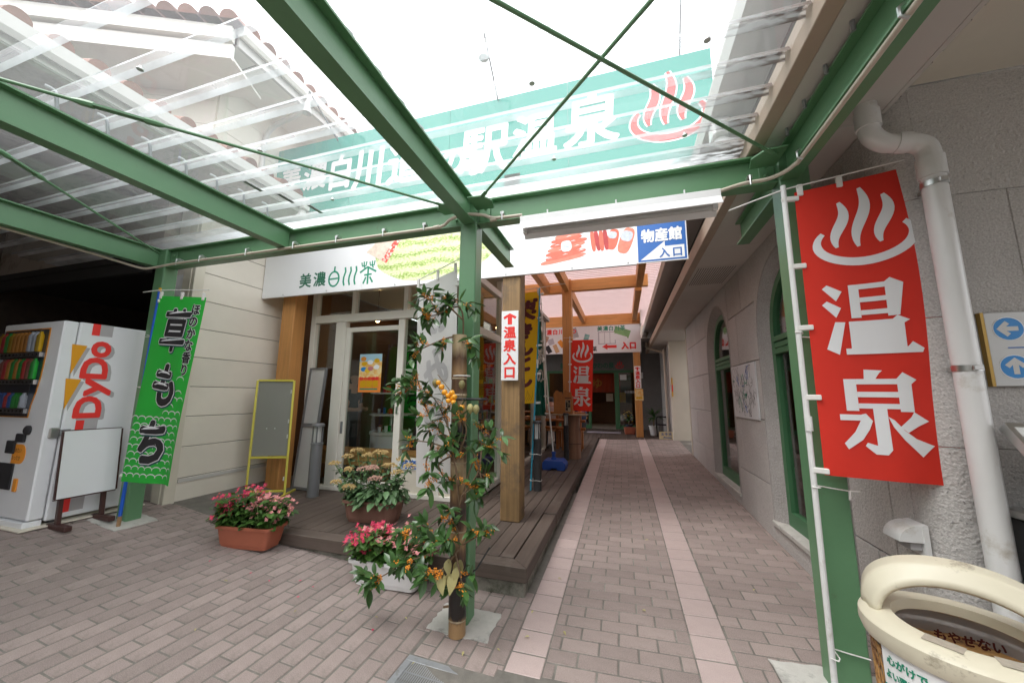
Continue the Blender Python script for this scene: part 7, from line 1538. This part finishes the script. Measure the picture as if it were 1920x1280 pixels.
for zz in (0.74, 1.30): MB().prism([(0.022 * math.cos(a), 0.045 * math.sin(a)) for a in [2 * math.pi * i / 14 for i in range(14)]], (bxx - 0.01, byy - brr - 0.002, bz + zz), (1, 0, 0), (0, 0, 1), (0, 0.004, 0)).build('opening', DARK, bv)
MB().tube([(bxx - 0.022 * 1.58 + 0.066 * math.cos(a) + (0.13 if abs(a) < 0.9 else 0), byy + 0.066 * math.sin(a) + (0.03 if abs(a) < 0.9 else 0), bz + 1.57) for a in [-math.pi + 2 * math.pi * k / 18 for k in range(19)]], 0.010, 6).build('black_tie', BLKWIRE, bv)
MB().tube([(bxx - 0.02 + 0.064 * math.cos(a), byy + 0.064 * math.sin(a), bz + 1.74) for a in [2 * math.pi * k / 18 for k in range(19)]], 0.005, 5).build('white_tie', STRING, bv)
MB().tube([(bxx + 0.03, byy - 0.07, bz + 0.36), (bxx + 0.11, byy + 0.06, bz + 0.40), (bxx + 0.16, byy + 0.18, bz + 0.50)], 0.006, 6).build('black_wire', BLKWIRE, bv)
MB().tube([(bxx - 0.052, byy - 0.03, bz + 0.18), (bxx - 0.085, byy - 0.05, bz + 0.18)], 0.008, 6).build('peg', BAMBOO, bv)
# ---- osmanthus branches in the vase
def sprays(name, label, branches, nleaf, nblos, seed, Ls=(0.075, 0.105), zjit=0.03):
    RR = random.Random(seed); t = thing(name, label, 'branches', branches[0][0])
    geos = [leaf_geo(0.095, 0.040, 0.18, 0.3, 6), leaf_geo(0.085, 0.036, 0.4, 0.3, 6), leaf_geo(0.105, 0.042, -0.1, 0.35, 6)]
    meshes = []
    for gg in geos: q = MB(); q.add(*gg); meshes.append(q.mesh('osmanthus_leaf', LEAFO, smooth='all', fix=False))
    bm2 = []
    for v in range(3):
        q = MB()
        for k in range(9): octa(q, (RR.gauss(0, 0.010), RR.gauss(0, 0.010), RR.gauss(0, 0.009)), RR.uniform(0.004, 0.0068))
        bm2.append(q.mesh('blossom_cluster', ORF, fix=False))
    total = sum((V(a) - V(b)).length for br_ in branches for a, b in zip(br_, br_[1:]))
    for br_ in branches:
        line = smoothline([V(p) + V((RR.gauss(0, 0.01), RR.gauss(0, zjit) if i else 0, RR.gauss(0, 0.01))) for i, p in enumerate(br_)], 6)
        ln = sum((a - b).length for a, b in zip(line, line[1:])); n_ = len(line)
        tw = MB().tube(line, [0.006 * (1 - 0.7 * i / n_) + 0.0015 for i in range(n_)], 5).build('twig', TWIG, t, smooth='all', fix=False)
        # side shoots with leaves in tufts
        k_l = max(5, int(nleaf * ln / total)); k_b = max(2, int(nblos * ln / total)); shoots = []
        for s in range(max(3, int(ln / 0.055))):
            i = min(n_ - 2, int(n_ * (0.22 + 0.78 * RR.random()))); p = line[i]; a = RR.uniform(0, 2 * math.pi); d = ((line[i + 1] - line[i]).normalized() * 0.8 + V((math.cos(a) * 0.9, RR.uniform(-0.7, 0.4), math.sin(a) * 0.7))).normalized(); e = p + d * RR.uniform(0.05, 0.13)
            MB().tube([p, e], 0.002, 4, caps=False).build('shoot', TWIG, tw, fix=False); shoots.append((p, e, d))
        shoots.append((line[-2], line[-1], (line[-1] - line[-2]).normalized()))
        for s in range(k_l):
            p, e, d = RR.choice(shoots); q_ = p.lerp(e, RR.choice((0.35, 0.6, 0.8, 1.0, 1.0))); a = RR.uniform(0, 2 * math.pi); perp = d.orthogonal().normalized(); perp = perp * math.cos(a) + d.cross(perp) * math.sin(a)
            dd = (d * RR.uniform(0.2, 1.0) + perp + V((0, 0, -0.25))).normalized()
            link('leaf', RR.choice(meshes), tw, orient(q_, dd, (RR.uniform(-0.5, 0.5), RR.uniform(-0.9, 0.1), 1), RR.uniform(0.78, 1.12), RR.uniform(-0.5, 0.5)))
        for s in range(k_b):
            p, e, d = RR.choice(shoots); q_ = p.lerp(e, RR.uniform(0.1, 0.9)); link('blossom', RR.choice(bm2), tw, Matrix.Translation(q_))
    return t
up = [[(-1.16, 2.50, 2.02), (-1.126, 2.42, 2.194), (-1.2, 2.42, 2.28), (-1.33, 2.42, 2.19), (-1.45, 2.42, 2.24)], [(-1.16, 2.49, 2.03), (-1.256, 2.42, 2.039), (-1.409, 2.42, 1.964), (-1.47, 2.42, 1.93)], [(-1.126, 2.42, 2.15), (-1.199, 2.42, 2.26), (-1.27, 2.42, 2.32)], [(-1.15, 2.48, 2.0), (-1.09, 2.40, 1.98), (-1.03, 2.40, 1.93)], [(-1.33, 2.42, 2.206), (-1.38, 2.42, 2.30), (-1.44, 2.42, 2.34)], [(-1.2, 2.42, 2.322), (-1.17, 2.42, 2.30), (-1.12, 2.42, 2.28)]]
sprays('osmanthus_spray', 'upper spray of osmanthus leaves arching from the bamboo top', up, 165, 60, 31)
md = [[(-1.11, 2.45, 0.80), (-1.118, 2.40, 1.166), (-1.2, 2.4, 1.381), (-1.381, 2.4, 1.605), (-1.586, 2.4, 1.663)], [(-1.10, 2.4, 1.0), (-1.152, 2.4, 1.2), (-1.322, 2.4, 1.265), (-1.517, 2.4, 1.257)], [(-1.10, 2.43, 0.85), (-0.991, 2.4, 1.208), (-0.84, 2.4, 1.287)], [(-1.071, 2.4, 0.923), (-0.93, 2.4, 1.107), (-0.956, 2.4, 1.388)], [(-1.132, 2.4, 1.201), (-1.273, 2.4, 1.121), (-1.227, 2.4, 1.017)], [(-1.154, 2.4, 1.273), (-1.373, 2.4, 1.451), (-1.523, 2.4, 1.763)], [(-1.2, 2.4, 1.381), (-1.25, 2.38, 1.45), (-1.33, 2.36, 1.40)], [(-1.118, 2.4, 1.166), (-1.05, 2.36, 1.35), (-1.06, 2.36, 1.46)], [(-0.99, 2.4, 1.2), (-0.93, 2.38, 1.05), (-0.95, 2.38, 0.93)], [(-1.322, 2.4, 1.265), (-1.36, 2.4, 1.10), (-1.33, 2.4, 0.98)]]
sprays('osmanthus_spray', 'largest spray of osmanthus leaves across the middle of the bamboo', md, 300, 150, 32)
lo = [[(-1.10, 2.44, 0.62), (-1.152, 2.36, 0.65), (-1.351, 2.36, 0.62), (-1.59, 2.36, 0.384), (-1.72, 2.36, 0.32)], [(-1.08, 2.4, 0.60), (-1.117, 2.36, 0.743), (-1.198, 2.36, 0.803)], [(-1.08, 2.4, 0.60), (-0.98, 2.36, 0.70), (-0.93, 2.36, 0.716)], [(-1.08, 2.4, 0.58), (-1.186, 2.36, 0.487), (-1.301, 2.36, 0.406)], [(-1.10, 2.38, 0.55), (-1.03, 2.36, 0.46), (-1.05, 2.36, 0.39)], [(-1.2, 2.36, 0.64), (-1.36, 2.34, 0.72), (-1.5, 2.34, 0.66)], [(-1.15, 2.36, 0.62), (-1.28, 2.33, 0.55), (-1.42, 2.33, 0.50)]]
sprays('osmanthus_spray', 'lowest spray of osmanthus leaves hanging over the white trough', lo, 260, 150, 33)
pt = thing('persimmon_sprig', 'twig of small orange persimmons in the middle spray', 'fruit', (-1.12, 2.36, 1.56))
MB().tube(smoothline([(-1.13, 2.46, 1.20), (-1.08, 2.39, 1.40), (-1.12, 2.37, 1.56), (-1.20, 2.37, 1.66), (-1.28, 2.37, 1.75)], 4), 0.003, 5).build('twig', TWIG, pt)
q = MB().lathe([(0.001, -0.024), (0.013, -0.022), (0.022, -0.010), (0.0235, 0.002), (0.019, 0.015), (0.008, 0.020), (0.001, 0.019)], (0, 0, 0), 14, caps=False).mesh('persimmon', PERS, smooth='all')
for (x, y, z) in [(-1.259, 2.345, 1.692), (-1.232, 2.345, 1.662), (-1.205, 2.34, 1.624), (-1.175, 2.335, 1.602), (-1.15, 2.345, 1.62), (-1.128, 2.34, 1.592), (-1.165, 2.325, 1.566), (-1.128, 2.33, 1.555), (-1.118, 2.345, 1.525), (-1.07, 2.345, 1.522), (-1.145, 2.35, 1.585)]: link('fruit', q, pt, Matrix.Translation((x, y, z)) @ Matrix.Rotation(R.uniform(-0.5, 0.5), 4, 'X') @ Matrix.Scale(R.uniform(0.70, 0.88), 4))
dp_ = thing('seed_pods', 'pale papery seed pods hanging beside the persimmons', 'seed pods', (-1.0, 2.37, 1.5))
q = MB().lathe([(0.001, 0.03), (0.012, 0.026), (0.024, 0.006), (0.020, -0.014), (0.006, -0.032), (0.001, -0.036)], (0, 0, 0), 7, caps=False).mesh('seed_pod', DRYL, smooth='all')
for p in ((-1.015, 2.36, 1.515), (-0.975, 2.37, 1.51), (-1.30, 2.38, 1.69), (-1.10, 2.40, 1.68)): link('pod', q, dp_, Matrix.Translation(p) @ Matrix.Scale(1.05, 4)); 
for a, b in (((-1.30, 2.38, 1.69), (-1.1, 2.39, 1.4)), ((-1.015, 2.36, 1.53), (-1.08, 2.39, 1.40)), ((-0.975, 2.37, 1.53), (-1.08, 2.39, 1.40)), ((-1.10, 2.40, 1.70), (-1.08, 2.39, 1.40))): MB().tube([a, b], 0.0018, 4).build('stalk', TWIG, dp_)
dl = thing('dry_leaves', 'withered yellow-green leaves drooping at the lower bamboo opening', 'leaves', (-1.1, 2.40, 0.4))
q = MB(); q.add(*leaf_geo(0.11, 0.07, 0.5, 0.5, 6)); ml = q.mesh('dry_leaf', DRYL, smooth='all', fix=False); RR = random.Random(4)
for k in range(9): link('leaf', ml, dl, orient((-1.10 + RR.uniform(-0.12, 0.04), 2.42 + RR.uniform(-0.06, 0.0), 0.48 + RR.uniform(-0.07, 0.06)), (RR.uniform(-0.8, 0.3), -0.6, RR.uniform(-1.3, -0.2)), (0, -1, 0.6), RR.uniform(0.7, 1.1)))
# ---- far pots
def palm(name, label, x, y, pm, ph, pr, n, ll, seed, stem=0.3, m_=LEAFP):
    RR = random.Random(seed); z = dz(y); t = thing(name, label, 'potted plant', (x, y, z))
    MB().lathe([(pr * 0.72, 0), (pr * 0.95, ph * 0.92), (pr * 1.05, ph * 0.93), (pr * 1.05, ph), (pr * 0.9, ph), (pr * 0.88, ph * 0.94)], (x, y, z), 18).build('pot', pm, t, smooth=True)
    MB().tube([(x, y, z + ph * 0.9), (x + 0.02, y, z + ph + stem)], 0.025, 6).build('trunk', TWIG, t)
    q = MB()
    for k in range(n):
        a = RR.uniform(0, 2 * math.pi); el = RR.uniform(-0.1, 1.2); d = V((math.cos(a) * math.cos(el), math.sin(a) * math.cos(el), math.sin(el))); addgeo(q, leaf_geo(ll * RR.uniform(0.7, 1.1), 0.06, 0.45, 0.3, 7), orient((x + 0.02, y, z + ph + stem * RR.uniform(0.75, 1.05)), d))
    o = q.build('crown', m_, t, fix=False); o['kind'] = 'stuff'; return t
palm('potted_palm', 'dracaena in a white pot beside the restroom sign', 0.92, 13.0, POT, 0.30, 0.16, 26, 0.5, 41)
t = palm('flower_pot', 'small yellow-flowered plant in a dark blue pot by the green door', 0.15, 13.5, DPOT, 0.28, 0.13, 24, 0.22, 42, 0.2); q = MB(); RR = random.Random(43)
for k in range(22): octa(q, (0.15 + RR.gauss(0, 0.08), 13.45 + RR.gauss(0, 0.05), dz(13.5) + 0.45 + RR.uniform(-0.12, 0.3)), 0.014)
q.build('flowers', YELF, t, fix=False)['kind'] = 'stuff'
t = thing('terracotta_trough', 'small terracotta trough beside the far orange post', 'planter', (0.18, 13.1, dz(13.1))); planter(t, 0.17, 13.0, dz(13.0) + 0.003, 0.40, 0.22, 0.22, 0, TERRA)

# ================================================================== PEOPLE
def person(label, loc, rot, pose, mats_, name='person'):
    """pose: joint -> local (x right, y forward, z up) metres; one continuous skinned body"""
    J_ = pose; ed = [('pelvis', 'waist'), ('waist', 'chest'), ('chest', 'neck'), ('neck', 'head0'), ('head0', 'head1'), ('chest', 'shl'), ('shl', 'ell'), ('ell', 'wrl'), ('wrl', 'hal'), ('chest', 'shr'), ('shr', 'elr'), ('elr', 'wrr'), ('wrr', 'har'), ('pelvis', 'hil'), ('hil', 'knl'), ('knl', 'anl'), ('anl', 'tol'), ('pelvis', 'hir'), ('hir', 'knr'), ('knr', 'anr'), ('anr', 'tor')]
    rads = dict(pelvis=0.15, waist=0.135, chest=0.155, neck=0.055, head0=0.085, head1=0.085, sh=0.07, el=0.045, wr=0.032, ha=0.036, hi=0.09, kn=0.06, an=0.042, to=0.04)
    names = list(J_); me = bpy.data.meshes.new(name); me.from_pydata([J_[k] for k in names], [(names.index(a), names.index(b)) for a, b in ed], [])
    o = bpy.data.objects.new(name, me); C.objects.link(o)
    md_ = o.modifiers.new('skin', 'SKIN'); md_.use_smooth_shade = True; o.modifiers.new('sub', 'SUBSURF').levels = 2
    for i, k in enumerate(names):
        r = rads.get(k, rads.get(k[:2], 0.05)); me.skin_vertices[0].data[i].radius = (r, r * (0.72 if k in ('pelvis', 'waist', 'chest') else 1.0)); me.skin_vertices[0].data[i].use_root = (k == 'pelvis')
    m2 = bpy.data.meshes.new_from_object(o.evaluated_get(bpy.context.evaluated_depsgraph_get())); bpy.data.objects.remove(o)
    m2.materials.clear()
    for q in mats_: m2.materials.append(q)      # 0 skin 1 shirt 2 trousers 3 hair 4 shoe
    reg = dict(pelvis=2, waist=1, chest=1, neck=0, head0=0, head1=0, shl=1, shr=1, ell=0, elr=0, wrl=0, wrr=0, hal=0, har=0, hil=2, hir=2, knl=2, knr=2, anl=2, anr=2, tol=4, tor=4)
    h1 = V(J_['head1'])
    for p in m2.polygons:
        c = p.center; k = min(names, key=lambda n: (V(J_[n]) - c).length); v = reg[k]
        if k in ('head0', 'head1') and (c.z > h1.z + 0.02 or c.y < h1.y - 0.02): v = 3
        if k in ('ell', 'elr'):
            s = V(J_['sh' + k[-1]]); v = 1 if (c - s).length < (V(J_[k]) - s).length * 0.72 else 0
        p.material_index = v; p.use_smooth = True
    b = bpy.data.objects.new('body', m2); t = thing(name, label, 'person', loc); C.objects.link(b); b.parent = t; t.rotation_euler = (0, 0, rot)
    # face: nose, ears, eyes on the head
    q = MB(); h0 = V(J_['head0']).lerp(h1, 0.45)
    q.lathe([(0.001, 0.02), (0.012, 0.0), (0.014, -0.018), (0.001, -0.02)], h0 + V((0, 0.088, 0.0)), 8, caps=False)
    for s in (-1, 1): q.lathe([(0.001, 0.03), (0.014, 0.015), (0.012, -0.02), (0.001, -0.03)], h0 + V((s * 0.088, 0.0, 0.0)), 8, caps=False)
    o = MB(); o.v, o.f, o.mi = q.v, q.f, q.mi; f_ = bpy.data.objects.new('face', o.mesh('face', mats_[0], smooth='all')); C.objects.link(f_); f_.parent = t
    return t
def stand():
    return dict(pelvis=(0, 0, 0.94), waist=(0, 0.0, 1.10), chest=(0, -0.01, 1.34), neck=(0, 0.02, 1.50), head0=(0, 0.06, 1.60), head1=(0, 0.08, 1.70), shl=(-0.18, -0.01, 1.40), ell=(-0.23, 0.02, 1.12), wrl=(-0.12, 0.24, 1.10), hal=(-0.06, 0.32, 1.12), shr=(0.18, -0.01, 1.40), elr=(0.23, 0.02, 1.12), wrr=(0.12, 0.24, 1.10), har=(0.06, 0.32, 1.12),
                hil=(-0.09, 0, 0.86), knl=(-0.10, 0.02, 0.48), anl=(-0.10, 0, 0.08), tol=(-0.11, 0.13, 0.04), hir=(0.09, 0, 0.86), knr=(0.10, 0.02, 0.48), anr=(0.10, 0, 0.08), tor=(0.11, 0.13, 0.04))
def sit(sh=0.45):
    return dict(pelvis=(0, 0, sh + 0.10), waist=(0, 0.02, sh + 0.26), chest=(0, 0.04, sh + 0.46), neck=(0, 0.07, sh + 0.62), head0=(0, 0.11, sh + 0.71), head1=(0, 0.12, sh + 0.81), shl=(-0.18, 0.04, sh + 0.54), ell=(-0.24, 0.16, sh + 0.30), wrl=(-0.15, 0.36, sh + 0.28), hal=(-0.10, 0.44, sh + 0.28), shr=(0.18, 0.04, sh + 0.54), elr=(0.24, 0.16, sh + 0.30), wrr=(0.15, 0.36, sh + 0.28), har=(0.10, 0.44, sh + 0.28),
                hil=(-0.10, 0.05, sh + 0.08), knl=(-0.13, 0.42, sh + 0.06), anl=(-0.13, 0.36, 0.08), tol=(-0.14, 0.48, 0.04), hir=(0.10, 0.05, sh + 0.08), knr=(0.13, 0.42, sh + 0.06), anr=(0.13, 0.36, 0.08), tor=(0.14, 0.48, 0.04))
person('person in a dark grey shirt reading a leaflet inside the shop', (-4.58, 5.36, 0.25), rad(-95), stand(), [SKIN, DGREY, DGREY, HAIR, BLACKP])
STRIPE = bpy.data.materials.new('striped_shirt'); STRIPE.use_nodes = True; N = STRIPE.node_tree.nodes; Lk = STRIPE.node_tree.links
tc = N.new('ShaderNodeTexCoord'); w_ = N.new('ShaderNodeTexWave'); w_.bands_direction = 'Z'; w_.inputs['Scale'].default_value = 16; cr2 = N.new('ShaderNodeValToRGB'); cr2.color_ramp.interpolation = 'CONSTANT'; cr2.color_ramp.elements[0].color = (0.70, 0.64, 0.60, 1); cr2.color_ramp.elements[1].position = 0.62; cr2.color_ramp.elements[1].color = (0.20, 0.08, 0.07, 1)
Lk.new(tc.outputs['Object'], w_.inputs['Vector']); Lk.new(w_.outputs[1], cr2.inputs[0]); Lk.new(cr2.outputs[0], N['Principled BSDF'].inputs['Base Color']); N['Principled BSDF'].inputs['Roughness'].default_value = 0.8
person('person in a striped shirt seated on the bench behind the teal flag', (-1.78, 9.32, dz(9.3)), rad(10), sit(), [SKIN, STRIPE, DGREY, HAIR, BLACKP])
person('person in a navy shirt seated right of the small red flag', (-1.0, 9.20, dz(9.2)), rad(55), sit(), [SKIN, NAVY, DGREY, HAIR, BLACKP])

# ================================================================== SMALL LITTER
RR = random.Random(17); fl = MB(); ge = leaf_geo(0.05, 0.026, 0.3, 0.5, 4)
pts = [(-0.66, 2.62), (-0.83, 2.45), (-1.02, 2.36), (-1.26, 2.18), (-1.75, 2.45), (-2.3, 2.3), (-2.0, 2.42), (-0.45, 2.74), (0.1, 3.1), (-3.1, 2.35), (-2.7, 1.9), (-0.7, 2.9), (-1.55, 2.52), (0.2, 4.4), (0.95, 3.6), (-0.6, 3.4)]
dlv = thing('fallen_leaves', 'scattered small dry leaves and petals on the paving', 'leaves', (-1, 2.4, 0.03)); dlv['kind'] = 'stuff'
for k, (x, y) in enumerate(pts):
    a = RR.uniform(0, 6.28); addgeo(fl, ge, orient((x, y, gz(x, y) + 0.012), (math.cos(a), math.sin(a), 0.05), (0, 0, 1), RR.uniform(0.35, 0.7)))
fl.build('leaf_litter', DRYL, dlv, fix=False)['kind'] = 'stuff'
pf = MB()
for k in range(8):
    x, y = RR.uniform(-3.6, -1.5), RR.uniform(2.2, 2.6); a = RR.uniform(0, 6.28); addgeo(pf, leaf_geo(0.02, 0.018, 0.1, 0.2, 2, 0.4), orient((x, y, gz(x, y) + 0.008), (math.cos(a), math.sin(a), 0.05), (0, 0, 1), RR.uniform(0.7, 1.2)))
pf.build('petal_litter', PINKF, dlv, fix=False)['kind'] = 'stuff'
